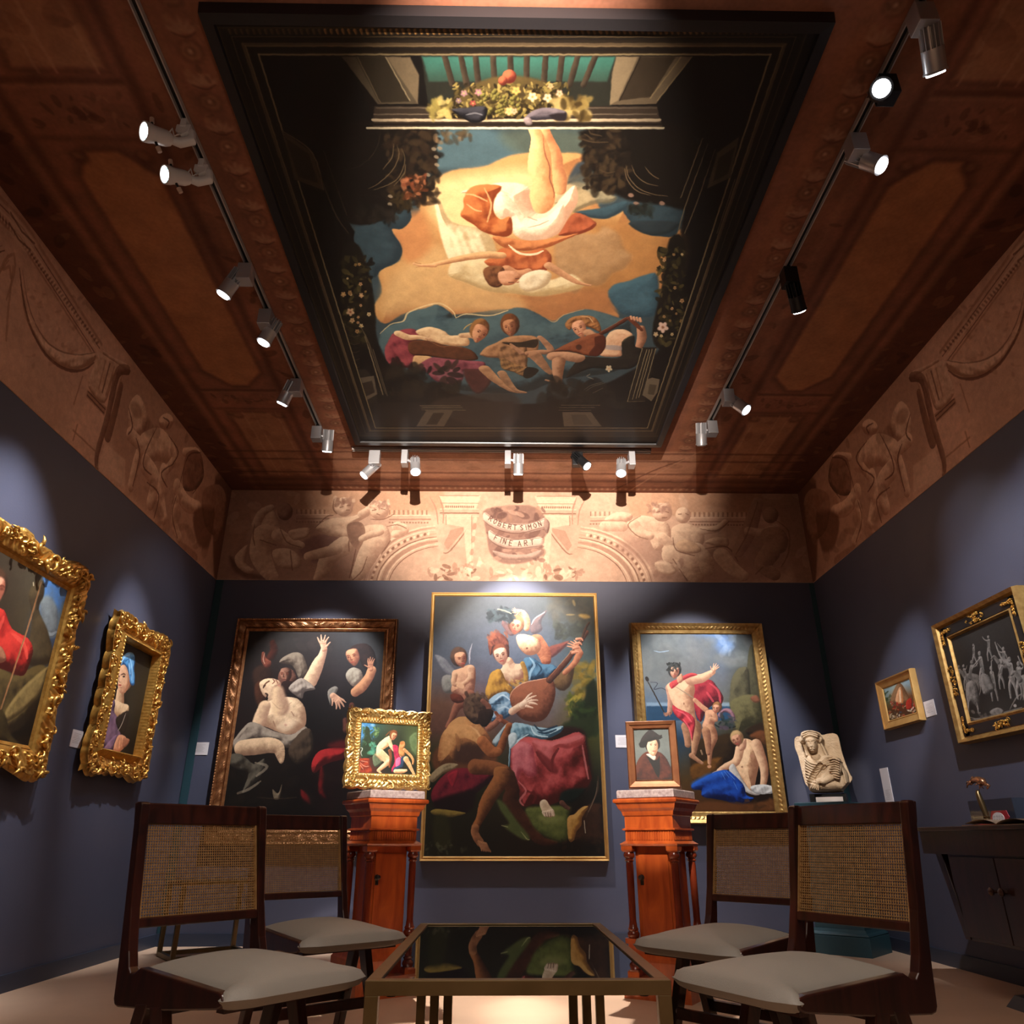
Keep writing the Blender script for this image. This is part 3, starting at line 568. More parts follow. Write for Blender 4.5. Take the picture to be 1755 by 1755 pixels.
    c.limb('520,880,170 640,880,170 760,900,170', 'c89470', '80543a', soft=10); c.limb('570,930,160 560,1050,130 570,1150,80', 'c08c68', '74492f', lt=(-.8, -.2))
    c.limb('440,1120,30 520,1140,40 600,1165,30', 'c08c68', '74492f'); c.line('450,850 560,825 720,840 820,870', 10, '2a1810', .9)
    c.dab(60, (400, 1140, 1350, 1380), 90, ['15120c', '1e1a12', '0e0c08', '26221a'], 4, .6)
    c.lines('820,1220 900,1170 1010,1140|840,1230 920,1180 1030,1150|910,1250 1010,1200', 8, '7c7460', .8); c.flower(1070, 1005, 34, 'b8a888', 'c89468'); c.lines('850,1080 880,1060|860,1090 915,1110', 12, '9c9480', .7)
    P()
    # stone arcs and dark foliage upper left and right
    Cc(); c.poly('-200,240 900,240 940,420 1000,560 900,700 760,800 640,900 600,1060 300,1200 60,1150 0,900 -300,600', '130d08', soft=20)
    c.dab(240, (480, 260, 1000, 1000), 60, ['1c140c', '120c07', '2a1c10', '3a2a18'], 2, .7); c.dab(60, (540, 880, 760, 1060), 40, ['2a2010', '3a2c14', '1a130a'], 3, .7)
    c.lines('560,390 540,530 450,640|595,400 608,520 540,660 400,790 300,840|640,440 670,560 610,720 500,800 360,850|560,810 660,690 675,600', 9, '6a5638', .75)
    c.lines('430,250 400,400 330,520 200,620 60,650', 6, '4a3c26', .5)
    for x, y in ((985, 520), (1020, 435), (960, 440), (525, 915), (520, 995), (990, 600), (900, 700)): c.ell(x, y, 26, 18, 20, '8c7c64', soft=6, a=.8)
    c.dab(50, (660, 720, 880, 930), 40, ['7c3c20', 'a8623c', '54280f', '3c200e'], 5, .75); c.dab(20, (940, 260, 1330, 380), 50, ['5c4a30', '7c6040', '3c3222'], 6, .6)
    c.dab(70, (200, 1000, 560, 1170), 50, ['0f0c08', '1c1710', '26201a'], 8, .5)
    D(); c.poly('850,240 1900,240 1900,1000 1600,1000 1300,960 1150,900 1000,800 880,620 800,540 840,400', '120c07', soft=24)
    c.dab(200, (820, 250, 1250, 860), 60, ['1c140c', '120c07', '2e2012', '40301c'], 12, .7); c.lines('870,250 900,290 1000,310|820,290 860,310 900,340|800,340 900,370 1060,372|980,650 1050,680 1130,670', 14, '4c3a24', .7)
    c.lines('1240,600 1270,720 1360,830 1500,890 1660,915|1225,640 1260,760 1350,860 1480,905|1300,600 1340,700 1440,780 1560,810|1430,620 1500,700 1570,740', 9, '7c6444', .75)
    for x, y in ((1290, 905), (1345, 990), (1600, 985)): c.ell(x, y, 30, 22, 10, '8c6a58', soft=8, a=.9)
    c.dab(40, (1260, 1000, 1500, 1100), 50, ['1c2420', '26302c', '14140f'], 14, .5)
    P()
    # garlands of flowers left and right
    for sx, quad, seed in ((1, (585, 440, 640, 590), 3), (-1, (1125, 425, 1175, 590), 4)):
        x0, y0, x1, y1 = quad
        top = (590, 430) if sx == 1 else (1165, 420)
        c.poly([(x0, y0), (x0+30, y0-20), (x1, y0+60), (x1+4, y1-10), (x1-10, y1+8), (x0+15, y1-20)] if sx == 1 else [(x1, y0), (x1-28, y0-16), (x0+10, y0+60), (x0-8, y1-20), (x0+6, y1+8), (x1-15, y1-20)], '17120a', soft=4)
        c.dab(150, (x0+3, y0, x1-3, y1), 7, ['1e180c', '3a3216', '2a2410', '4e4420', '120e08'], seed, .8)
        R = np.random.RandomState(seed)
        for i in range(14): c.flower(R.uniform(x0+6, x1-6), R.uniform(y0+10, y1-8), R.uniform(2, 4), ['a07850', '8c6a40', 'b0986c', '7c6030'][i % 4], '5c3c20')
    G(); c.flower(850, 503, 22, 'b08c68', '8c4c30'); c.flower(860, 550, 15, 'a08058', '8c5c38'); c.flower(910, 580, 13, 'a08c64'); c.flower(810, 405, 15, 'a07c50'); c.flower(910, 410, 14, 'a07c58')
    Fv(); c.flower(1610, 590, 56, 'c0a090', '8c5c40'); c.flower(1540, 660, 26, 'a89070'); P()
    # bottom architecture
    G(); c.poly('860,860 960,850 1040,1180 940,1160 880,1000', '2a241c', soft=6); c.poly('1040,860 1180,850 1330,940 1420,990 1440,1080 1100,1100 1000,1000', '16130d', soft=14)
    c.poly('960,1010 1755,1000 1755,1140 970,1140', '231c15', soft=10, sharp=True); c.poly('1300,1000 1755,960 1755,1130 1500,1130', '3a2e26', soft=24, a=.7)
    c.lines('1060,860 1180,870 1290,930 1330,970|1100,880 1200,900 1300,960', 7, '5c543c', .6)
    c.poly('895,870 980,858 1000,960 930,1000', '5c5040', soft=4, sharp=True); c.poly('910,900 970,885 985,950 935,975', '33281e', soft=4, sharp=True)
    c.poly('1270,1052 1420,1052 1370,1140 1215,1140', '5a4c3c', soft=3, sharp=True); c.poly('1310,1065 1370,1065 1330,1130 1270,1130', '33281c', soft=3, sharp=True); c.poly('1235,1022 1460,1022 1490,1052 1245,1052', '3c3226', soft=2, sharp=True)
    for q in ('1235,1024 1460,1024', '1250,1034 1470,1034', '1265,1050 1490,1050'): c.line(q, 4, '8c7c60')
    c.dab(60, (1040, 780, 1480, 1000), 40, ['14100a', '0e0b07', '241c12', '2c2418'], 6, .7)
    for i, q in enumerate(('880,500 940,640 1010,820 1065,970', '905,580 960,700 1045,960', '950,700 1030,965', '975,710 1055,970', '930,640 1000,860 1030,960')): c.line(q, 8, ['7c6c50', '5c4e38'][i % 2], .8 if i else 0)
    for k in range(12): c.line([(835, 630+k*22), (870, 640+k*22), (900, 632+k*22)], 10, '231c14' if k % 2 else '3a3020')
    Hh(); c.poly('270,1060 430,1060 490,1140 280,1140', '5a4c3c', soft=3, sharp=True); c.poly('320,1075 400,1075 440,1130 335,1130', '4a3e30', soft=3, sharp=True)
    for q in ('265,1022 480,1022', '255,1036 450,1034', '250,1050 430,1050'): c.line(q, 4, '8c7c60')
    c.poly('715,700 795,700 730,1000 632,1002', '241c14', soft=3, sharp=True)
    for q in ('715,705 633,1002', '740,712 660,990', '755,712 680,985', '770,710 695,980', '790,708 720,960'): c.line(q, 5, 'a09068', .85)
    c.line('630,1002 730,1000', 4, '8c7c58')
    c.poly('740,880 770,868 812,878 800,950 765,1000 715,965', '6a5c48', soft=3, sharp=True); c.poly('755,905 795,910 780,965 745,960', '4a3e2e', soft=3, sharp=True)
    P()
    # architrave lines round the picture (perspective mouldings)
    def rect(a, b, cc, d, w, col, al=1.):
        for p, q in ((a, b), (b, cc), (cc, d), (d, a)): c.limb([(p[0], p[1], w), (q[0], q[1], w)], col, col, soft=.8, a=al, smooth=False)
    def ring(t): # t 0 outer ..1
        o = S([(371, 45), (1388, 46), (1132, 749), (617, 748)]); i = S([(447, 95), (1317, 95), (1108, 733), (645, 733)]); return [tuple(o[k]*(1-t)+i[k]*t) for k in range(4)]
    O = S(ring(0)); I = S(ring(1))
    for k in range(4):
        c.poly([O[k], O[(k+1) % 4], I[(k+1) % 4], I[k]], ['22180c', '1a130b', '2e241c', '1c160d'][k], soft=1, sharp=True)
    for t, w, col in ((.05, 2, '4a3c20'), (.12, 1.2, '2c2414'), (.3, 2, '120d07'), (.36, 1.4, '5c4a2c'), (.42, 3, '150f09'), (.62, 4, '5e4c34'), (.68, 1.6, '7a6444'), (.8, 4, '17100a'), (.97, 2.4, '92805a')):
        rect(*ring(t), w, col, .8)
    for k in range(95):
        f = k/95; x = 395+f*970; c.limb([(x, 52, 4), (x+2, 58, 3)], 'a87838' if abs(x-880) < 330 else '5c4424', '3a2410')
    # pilaster boxes upper left / right
    A(); c.poly('800,315 1130,315 1225,580 1000,580', '4c4130', soft=3, sharp=True); c.poly('880,318 1040,318 1180,565 1010,572', '2e261a', soft=3, sharp=True); c.poly('1050,318 1180,318 1232,420 1225,580', '6a5a42', soft=4, sharp=True)
    c.line('1045,318 1180,560', 6, '8c7c5c', .8); c.line('890,320 1015,570', 5, '6c5c42', .7)
    c.poly('470,725 640,850 700,1060 540,1000', '463622', soft=4, sharp=True); c.poly('490,770 620,860 670,1020 560,985', '2c2114', soft=4, sharp=True); c.line('470,728 640,852 700,1058', 7, '5e4c34')
    c.line('640,860 760,1180 840,1300', 8, '4a3c28', .7); c.line('700,840 830,1200', 6, '3c3020', .7)
    B(); c.poly('570,315 990,315 790,580 535,585 545,420', '5a4c38', soft=3, sharp=True); c.poly('700,318 900,318 760,540 590,560', '34291c', soft=3, sharp=True); c.poly('570,315 690,318 580,560 535,585 545,440', '7c6a4e', soft=4, sharp=True)
    c.lines('990,318 800,560|930,318 760,545', 6, '7c6a48', .8); c.line('705,320 590,560', 5, '20180f')
    c.poly('1130,850 1255,760 1205,990 1075,1050', '4a3e2a', soft=4, sharp=True); c.poly('1140,880 1230,820 1190,970 1110,1010', '2c2418', soft=4, sharp=True)
    for q in ('1080,800 960,1130 910,1300', '1120,830 1010,1150 950,1300', '1050,770 930,1100', '1230,1000 1130,1300'): c.line(q, 6, '6c5c40', .8)
    # cornice with birds and fruit
    P(); c.poly('642,182 1125,182 1135,220 640,220', '33281e', soft=1.5, sharp=True)
    for y, w, col, x0, x1 in ((185, 2, '6a5a48', 646, 1124), (196, 2, '7c6a54', 642, 1124), (206, 4.5, 'd8c09a', 640, 1130), (213, 3, '241a12', 636, 1132), (219.5, 3.4, 'ecdcb4', 630, 1136)):
        xm = 870
        for k in range(24):
            f0 = k/24; f1 = (k+1)/24; a0 = x0+(x1-x0)*f0; a1 = x0+(x1-x0)*f1; g = math.exp(-((a0+a1)/2-xm)**2/ (2*190.**2)); cc = HEX(col)*255*(.42+.58*g)
            c.limb([(a0, y, w), (a1, y, w)], cc, cc*.9, soft=.8, smooth=False)
    c.form('765,200 780,165 810,145 860,130 920,135 960,155 985,185 960,200 880,202 820,205', '5c4a24', '1e160a', 20, soft=4)
    c.dab(420, (775, 142, 975, 200), 5, ['5a4a20', '8a7838', '33280f', 'a89048', '6c5c2c', '241c0c'], 3, .85)
    R = np.random.RandomState(5)
    for i in range(60): x = R.uniform(825, 890); y = R.uniform(155, 196); c.ell(x, y, 3.6, 3.6, 0, '8a8038', '3c3410', r=3, fn='form', soft=.8)
    for x, y, r in ((873, 131, 12), (862, 138, 8)): c.ell(x, y, r, r, 0, 'c0603c', '5c1c14', r=r, fn='form', soft=1)
    A(); 
    for x, y, r, cl in ((1480, 520, 18, '987078'), (1560, 515, 20, 'a87078'), (1530, 575, 17, '9c4038'), (1450, 560, 15, '846870'), (1730, 620, 24, 'e8b070')): c.flower(x, y, r, cl)
    c.dab(40, (1300, 560, 1400, 650), 30, ['8c7c38', '5c4c20', 'b8a458'], 9, .8); c.form('1410,610 1500,600 1590,590 1610,620 1590,670 1530,685 1480,660', '3c3c44', '0c0c10', 26, soft=4); c.line('1490,640 1540,630 1580,640', 8, '8a8a90', .6)
    B()
    for x, y, r, cl in ((105, 540, 26, 'e8cc94'), (190, 545, 24, 'd8c098'), (255, 520, 20, 'c8a080'), (205, 480, 17, 'b89060'), (15, 505, 24, 'c8a04c'), (5, 620, 18, 'd0a078')): c.flower(x, y, r, cl, 'd87840')
    c.dab(50, (230, 560, 420, 660), 40, ['8c7438', '5c4820', 'b09858', '3c2c10'], 10, .8); c.form('60,660 120,610 200,600 290,620 280,660 200,665 110,670', '7c7078', '2c2830', 24, soft=4); c.form('55,660 90,655 105,690 70,695', 'b09c9c', '6c5c5c', 16, soft=4); c.poly('200,640 290,630 290,670 240,672', '241c20', soft=6)
    g = c.im.mean(2, keepdims=True); c.im = (c.im*.78+g*HEX('f0dcc0')*.24)**1.08; c.grain(.07, 16, .03); return c
def paint_leftbig():   # sight area, x from the hidden left part to the right edge
    c = Canvas([(-60, 893), (125, 1010), (58, 1275), (-45, 1258)], 420, 360)
    c.M = homog([(0, 937), (125, 1010), (58, 1275), (0, 1270)], [(140, 0), (420, 0), (420, 360), (304, 360)]); c.k = 1.7
    c.bg(['2c2418 2c2418 342a1e 40382a 364a60', '241c12 2a2216 30261a 3c3222 3c5060', '1e160e 2a1c12 30241a 3a3020 34384a', '1c140c 2a1810 3a2a1a 3c301c 2a2418', '181008 241a10 3a2e1c 342818 1c140c', '120c06 1c1408 221a0e 1c1408 0e0a06'])
    c.view(0, 860, .2849)
    c.form('300,450 440,540 400,680 370,790 310,790 270,640', '4a78b4', '5c6464', 40, soft=10); c.form('275,600 330,560 380,640 370,780 310,780', '7c8484', '54585c', 40, soft=14); c.line('310,770 340,785 370,770', 16, '98a0a0', .7)
    c.form('250,480 300,470 300,560 270,640 320,760 350,900 320,960 200,960 230,700 210,560', '4c3e28', '2a2014', 60, soft=8, fold=.6, fw=60)
    c.form('0,990 120,1040 260,970 320,990 280,1100 200,1300 60,1420 0,1440', '5c4a28', '1e160c', 60, soft=6, fold=1, fw=90)
    c.form('180,1100 310,980 320,1000 260,1160 80,1320 70,1250', '8c7444', '3c2e18', 24, soft=8)
    c.form('0,1260 60,1270 100,1400 180,1470 0,1440', '3c3018', '120c06', 40, soft=8)
    c.form('-120,700 -40,640 60,650 110,760 200,810 235,880 200,1000 160,1040 60,1010 -40,980 -120,900', 'c4342a', '3c0c08', 60, fold=1, fw=90, mid='8c1c18')
    c.lines('60,690 30,760 -30,820|110,790 180,850 200,930', 22, 'd85040', .6)
    c.form('-100,860 -20,850 50,880 70,950 0,980 -80,960', 'a87050', '5c3424', 30)
    c.face(0, 520, 110, 6, 'd89878', '8a4c38', ('4a3020', '20140c'), .5); c.form('-60,600 10,610 20,680 -20,740', '4c3424', '2a1a10', 20, soft=8)
    c.line('285,480 200,760 120,1000 35,1250', 9, '8c5c38'); c.line('290,480 205,760 40,1250', 3, 'b88c64', .7); c.line('238,485 240,500', 8, 'b8a888')
    c.grain(.06, 12, .03); return c
def paint_turban():
    c = Canvas([(222, 1098), (277, 1128), (241, 1292), (178, 1276)], 260, 340)
    c.bg(['120e0a 16120c 1c1610 1c1812', '14100c 1c1610 2a241a 2a2418', '16120e 1e1812 2e281c 2a241a', '14100c 1c1610 28221a 201c14', '120e0a 18120e 1c1812 14100c'])
    c.view(120, 1040, .17094)
    c.limb('600,860,90 590,960,120 560,1040,150', 'e4bc90', '8c6044', lt=(-.9, -.2))
    c.form('530,930 620,960 680,990 660,1080 600,1110 540,1070', 'ecc89c', 'a07450', 40)
    c.form('430,960 480,890 520,880 550,960 540,1050 600,1110 680,1060 640,1200 600,1300 560,1400 440,1410 400,1300 400,1100', '7c5c70', '342430', 50, fold=1, fw=80, mid='5c4454')
    c.form('560,1100 680,1040 640,1240 600,1260 560,1180', '2a201a', '14100c', 30, soft=6); c.line('650,1060 610,1160 570,1230', 7, 'd8c8b0', .8)
    c.form('600,620 650,590 700,640 700,760 650,860 600,860 580,800 590,700', 'e8b890', '9c6448', 50, lt=(-.9, -.2)); c.line('640,850 700,780 700,700', 30, 'b07454', .5)
    c.lines('610,690 640,680 655,690|590,705 600,700', 9, '4a2a20', .9); c.ell(640, 705, 12, 9, 0, '2c1a14'); c.line('600,700 592,750 605,760', 7, '8c5840', .8); c.line('590,785 610,790', 12, 'a84a3c'); c.line('595,810 620,815', 6, '8c5840', .7)
    c.form('600,600 630,520 690,475 740,490 750,560 740,640 745,720 735,790 700,780 690,700 670,620 640,590', '7cb4e0', '1c4470', 40, fold=1, fw=50, mid='4484b8')
    c.lines('620,590 650,520 700,500|700,520 720,620 715,740|690,580 700,680', 12, 'b0d8f0', .8); c.lines('650,570 690,540 680,620|735,520 740,600', 8, '204c78', .8)
    c.form('520,1430 540,1330 580,1270 630,1280 660,1330 620,1400 570,1440', 'e0a078', '94583c', 30); c.lines('560,1400 580,1300|590,1400 600,1300|615,1390 620,1310', 6, '8c5038', .8); c.form('620,1300 680,1320 650,1380 610,1390', 'b87858', '6c3c2c', 14)
    c.form('430,1400 520,1290 560,1280 500,1410', '8c6c84', '4c3444', 16)
    c.grain(.05, 10, .02); return c
def paint_lady():      # gilt picture on the left pedestal
    c = Canvas([(616, 1242), (712, 1251), (714, 1331), (616, 1328)], 260, 230)
    c.bg(['3c6c9c 2a4a40 34402c 2c3820 3c4a28', '2c5878 1e3424 24301c 242c18 4a5c38', '1c3828 1a2818 20281a 22281a 3c4828', '5c3020 241c14 22241a 1c2014 20240f', '6a2818 3c1c10 1c1c12 1c1a10 181a0c'])
    c.view(570, 1200, .11398)
    c.poly('400,370 560,380 620,430 600,620 480,560 400,640', '3c80b8', soft=20, a=.9); c.dab(30, (400, 380, 600, 620), 26, ['5c98c4', '2c6a9c', '84b4d0'], 3, .6)
    c.form('480,440 540,480 560,600 640,760 600,880 440,900 450,700 470,560', '20381c', '101c0e', 30, soft=8); c.dab(40, (430, 440, 660, 700), 26, ['1c3018', '28442a', '3c6848'], 4, .7)
    c.dab(24, (560, 680, 650, 850), 40, ['3c8c74', '2c6a5c', '5ca888'], 5, .6); c.dab(20, (600, 440, 690, 600), 24, ['7ca060', '4c6c38'], 6, .6)
    c.form('1140,600 1240,560 1260,860 1190,830 1140,700', '70885c', '2c3c20', 30, soft=14, a=.7)
    c.line('410,780 420,750 450,765 430,820 450,870', 12, 'd0d8d0', .8)
    c.form('400,920 560,910 580,1000 620,1080 600,1130 440,1110 400,1040', 'a83c1c', '4a1408', 30, fold=1, fw=40); c.lines('420,960 500,1020 560,1020|440,940 540,960|430,1000 480,1060', 10, 'e8a890', .8); c.form('400,1000 440,1040 430,1110 395,1090', 'd87c20', '8c4410', 14)
    c.form('610,880 650,830 720,880 760,960 700,1020 650,1030 620,960', '6c7c60', '2c3424', 30); c.form('640,850 700,860 770,940 740,950', 'b09878', '5c5038', 12)
    c.form('740,640 850,580 880,640 850,720 800,760 740,800 700,860 660,820 670,720', 'ffe0b8', 'b8885c', 50, lt=(-.6, -.5)); c.limb('720,830,120 820,920,110 850,960,80', 'ffe0b4', 'b4845c'); c.limb('850,960,80 780,1020,66 710,1080,50', 'fcdcb0', 'a87850'); c.limb('700,1080,30 730,1105,30 760,1125,16', 'f8d4a8', 'a87850')
    c.limb('840,640,60 880,740,56 960,830,44 1020,900,34', 'ffe0b8', 'b4845c'); c.limb('860,800,50 880,900,40 870,1030,30', '9c5c38', '4c2814')
    c.face(905, 590, 66, 20, 'f0bc90', '9c6444', ('8a5028', '4a2410'), .6); c.line('900,500 840,530 790,580', 20, '7a4420', .8)
    c.form('900,720 980,740 1000,860 1040,920 1020,1000 960,1040 920,1110 900,1060 940,960 920,840', 'd03058', '5c1028', 30, fold=.8, fw=50); c.form('960,920 1020,900 1020,1000 960,1030', 'f07ca8', 'a83460', 16)
    c.form('1000,700 1060,670 1080,720 1060,780 1080,850 1050,890 990,840', 'e0a060', '7c4c24', 30); c.limb('1070,790,50 1150,860,40 1200,930,34 1200,990,20', 'ecb078', '8c5428')
    c.form('1030,900 1100,880 1080,960 1060,1040 960,1070 920,1100 940,1040 1020,1000', '2c4868', '101c30', 20, fold=1, fw=30); c.limb('1100,920,80 1150,1000,60 1230,1140,34', 'f4c898', '90602f'); c.limb('960,1090,60 1060,1090,60 1110,1080,40', 'fcdcb0', 'a07048')
    c.ell(1036, 710, 34, 46, 10, 'd89860', soft=5); c.ell(1030, 690, 30, 24, 0, 'b87840', soft=6)
    c.grain(.05, 9, .02); return c
def paint_hat():
    c = Canvas([(1095.5, 1249), (1155, 1246), (1155, 1331), (1094, 1332)], 190, 260)
    c.bg(['5c6460 646c68 5c6462', '6c7470 727a76 666e6c', '626a68 6a726e 5c6462', '4a5250 505856 444c4a'])
    c.view(1060, 1040, .20516)
    c.form('165,1420 180,1290 240,1210 300,1190 380,1200 440,1280 455,1420', '5c2a18', '24100a', 40, fold=.5, fw=50, mid='40180e')
    c.poly('270,1230 340,1260 370,1230 350,1400 300,1300', '14100e', soft=5); c.form('262,1215 300,1210 340,1230 325,1262 290,1240', 'ece4d8', 'a89c90', 10)
    c.form('262,1150 290,1090 370,1090 378,1150 340,1190 280,1190', '28180e', '140a06', 16)
    c.form('275,1140 300,1095 345,1095 364,1130 358,1180 330,1225 295,1215 275,1180', 'f0d4b4', 'a87c5c', 26, lt=(-.6, -.5))
    c.lines('300,1135 315,1132|335,1135 352,1133', 5, '5a3a28', .9); c.lines('332,1138 340,1165 330,1168', 4, '9c6c50', .9); c.line('318,1190 340,1188', 6, 'a85044'); c.ell(308, 1142, 5, 3, 0, '2a1a12'); c.ell(344, 1142, 5, 3, 0, '2a1a12')
    c.form('215,1155 235,1090 290,1030 320,1020 380,1060 402,1058 390,1090 340,1095 290,1110 262,1158', '241c1c', '080606', 24)
    c.poly('225,1120 380,1075 395,1085 280,1120 240,1155 218,1155', '0a0808', soft=4); c.grain(.04, 8, .02); return c
def paint_crowd():     # small gold panel on the right wall
    c = Canvas([(1505, 1182), (1545, 1167), (1560, 1218), (1517, 1231)], 150, 150)
    c.bg(['8ca8b0 a0b4b0 a4b0a8 88a0ac', '7c8c84 b08c60 b08058 7c7c70', '5c5030 a06c40 8c5430 6c4428', '4a3018 5c3018 5c2818 5c3a20', '4a3418 4c2c14 4a2c18 3c2814'])
    c.view(1360, 1000, .23925)
    c.form('660,850 680,760 710,725 750,770 780,850', '9c7450', '5c3c24', 30); c.form('690,840 705,760 725,760 740,850', 'e8b080', 'b06c3c', 14); c.line('715,770 720,840', 10, 'f8d8b0')
    c.dab(14, (610, 770, 660, 850), 14, ['2c3c24', '4a5030'], 3, .8); c.dab(60, (650, 840, 820, 950), 10, ['a82c20', '7c1c14', 'b8a080', 'c05030', '3c4c5c', '8c6c48', 'd8c8b0'], 4, .85); c.form('760,840 790,820 795,880 765,890', 'b83424', '6c1810', 8)
    c.grain(.05, 6, .02); return c
def paint_grisaille():
    c = Canvas([(1618, 1096), (1724, 1046), (1790, 1204), (1653, 1236)], 360, 400)
    c.M = homog([(1618, 1096), (1724, 1046), (1755, 1208.5), (1653, 1236)], [(0, 0), (330, 0), (290, 400), (0, 400)]); c.k = 2.6
    c.bg(['2c2a28 302e2c 2c2a28 282624', '242220 2a2826 282624 242220', '1e1c1a 242220 201e1c 1e1c1a', '1a1816 201e1c 1c1a18 1a1816', '242220 2c2a28 282624 242220'])
    c.view(1360, 1000, .23925)
    hi, lo = '908a84', '2c2a28'
    def man(x, y, s, lean=0, arm=(20, -40), horse=False):
        if horse:
            c.form([(x-50*s, y+30*s), (x, y+15*s), (x+60*s, y+30*s), (x+75*s, y+80*s), (x+20*s, y+100*s), (x-50*s, y+80*s)], '8c8680', '2a2826', 30)
            for dx in (-45, -25, 45, 62): c.limb([(x+dx*s, y+80*s, 22*s), (x+dx*s+8, y+130*s, 13*s), (x+dx*s-4, y+170*s, 9*s)], '7c7670', '24221f')
            c.limb([(x-50*s, y+50*s, 34*s), (x-85*s, y+10*s, 28*s), (x-110*s, y+25*s, 14*s)], '847e78', '2a2826')
        c.limb([(x, y-30*s, 34*s), (x+lean, y+10*s, 30*s), (x+lean*1.4, y+50*s, 36*s)], hi, lo, lt=(.3, -.8))
        c.ell(x-lean*.3, y-62*s, 13*s, 17*s, 0, hi, lo, fn='form', r=10)
        c.limb([(x, y-30*s, 14*s), (x+arm[0]*.6*s, y-10*s+arm[1]*.4*s, 11*s), (x+arm[0]*s, y+arm[1]*s, 8*s)], 'a09a94', '403c38')
        if not horse:
            c.limb([(x+lean, y+40*s, 26*s), (x-12*s+lean, y+90*s, 18*s), (x-6*s+lean, y+150*s, 11*s)], '9c9690', '34302e'); c.limb([(x+lean, y+40*s, 26*s), (x+24*s+lean, y+90*s, 18*s), (x+34*s+lean, y+145*s, 11*s)], hi, lo)
    man(1260, 480, .7, 0, (10, -60)); man(1380, 420, .8, 0, (-60, -60)); man(1240, 620, 1.0, -10, (50, -60), True); man(1310, 560, 1.1, 10, (-60, 40)); man(1180, 640, .8, 10, (30, -70)); man(1140, 640, .7)
    man(1400, 660, 1.1, 10, (0, -110)); man(1500, 500, .9, 0, (-60, -60), True); man(1480, 600, .9, -8, (-30, 50)); man(1550, 600, 1.3, 10, (-90, -150)); man(1620, 620, 1.2, 0, (40, -60)); man(1690, 600, 1.2, 0, (-60, -90), True)
    c.form('1190,730 1250,690 1290,740 1300,860 1290,930 1270,870 1230,860 1210,920', '98928c', '2c2a28', 40); c.form('1310,650 1370,640 1420,720 1400,760 1330,780', '8c8680', '2c2a28', 30)
    for q in ('1450,410 1520,490 1530,560', '1540,880 1590,800 1640,760', '1180,940 1300,960 1480,900', '1220,970 1400,930 1640,860'): c.line(q, 10, '8c8680', .7)
    c.form('1380,900 1440,870 1490,890 1470,930 1400,930', '8c8680', '34302e', 16); c.ell(1585, 850, 14, 12, 0, '98928c', soft=3)
    c.dab(30, (1200, 900, 1640, 980), 20, ['6c6660', '4a4642', '8c8680'], 3, .5); c.grain(.08, 10, .04); return c
def putto(c, x, y, s, hi, lo, pose, line):
    """seated / reclining wash-drawn child ; pose = list of limbs (dx,dy,w ...) in units of s"""
    for kind, q in pose:
        Q = [(x+a*s, y+b*s) + ((w*s,) if kind == 'l' else ()) for a, b, w in q]
        if kind == 'l':
            c.limb([(a, b, w+4) for a, b, w in Q], line, line, a=.8); c.limb(Q, hi, lo)
        elif kind == 'b':
            c.form(Q, hi, lo, r=26*s)
        elif kind == 'h':
            c.ell(Q[0][0], Q[0][1], q[0][2]*s+3, q[0][2]*s*1.1+3, 0, line, a=.8); c.ell(Q[0][0], Q[0][1], q[0][2]*s, q[0][2]*s*1.1, 0, hi, lo, fn='form', r=q[0][2]*s)
            X, Y = Q[0]; r = q[0][2]*s
            for k in range(7): c.ell(X-r*.9+k*r*.3, Y-r*(.75+.3*math.sin(k)), r*.28, r*.22, 20*k, [lo, line][k % 2], soft=3, a=.7)
            c.lines(f'{X-r*.3},{Y-r*.05} {X-r*.05},{Y-r*.1}|{X+r*.2},{Y-r*.1} {X+r*.45},{Y-r*.05}|{X+r*.1},{Y} {X+r*.2},{Y+r*.25}|{X-r*.05},{Y+r*.5} {X+r*.3},{Y+r*.48}', r*.13, line, .85)
LET = {'R': '0,1 0,0 .6,.05 .6,.45 0,.5|.2,.5 .7,1', 'O': '.35,0 0,.3 0,.7 .35,1 .7,.7 .7,.3 .35,0', 'B': '0,0 0,1 .6,.95 .6,.55 0,.5|0,0 .55,.05 .5,.45', 'E': '.6,0 0,0 0,1 .6,1|0,.5 .5,.5',
       'T': '0,0 .7,0|.35,0 .35,1', 'S': '.6,.1 .3,0 0,.2 .3,.5 .6,.75 .3,1 0,.9', 'I': '.1,0 .1,1', 'M': '0,1 .05,0 .4,.6 .75,0 .8,1', 'N': '0,1 0,0 .6,1 .6,0', 'F': '0,1 0,0 .6,0|0,.5 .45,.5', 'A': '0,1 .35,0 .7,1|.15,.65 .55,.65'}
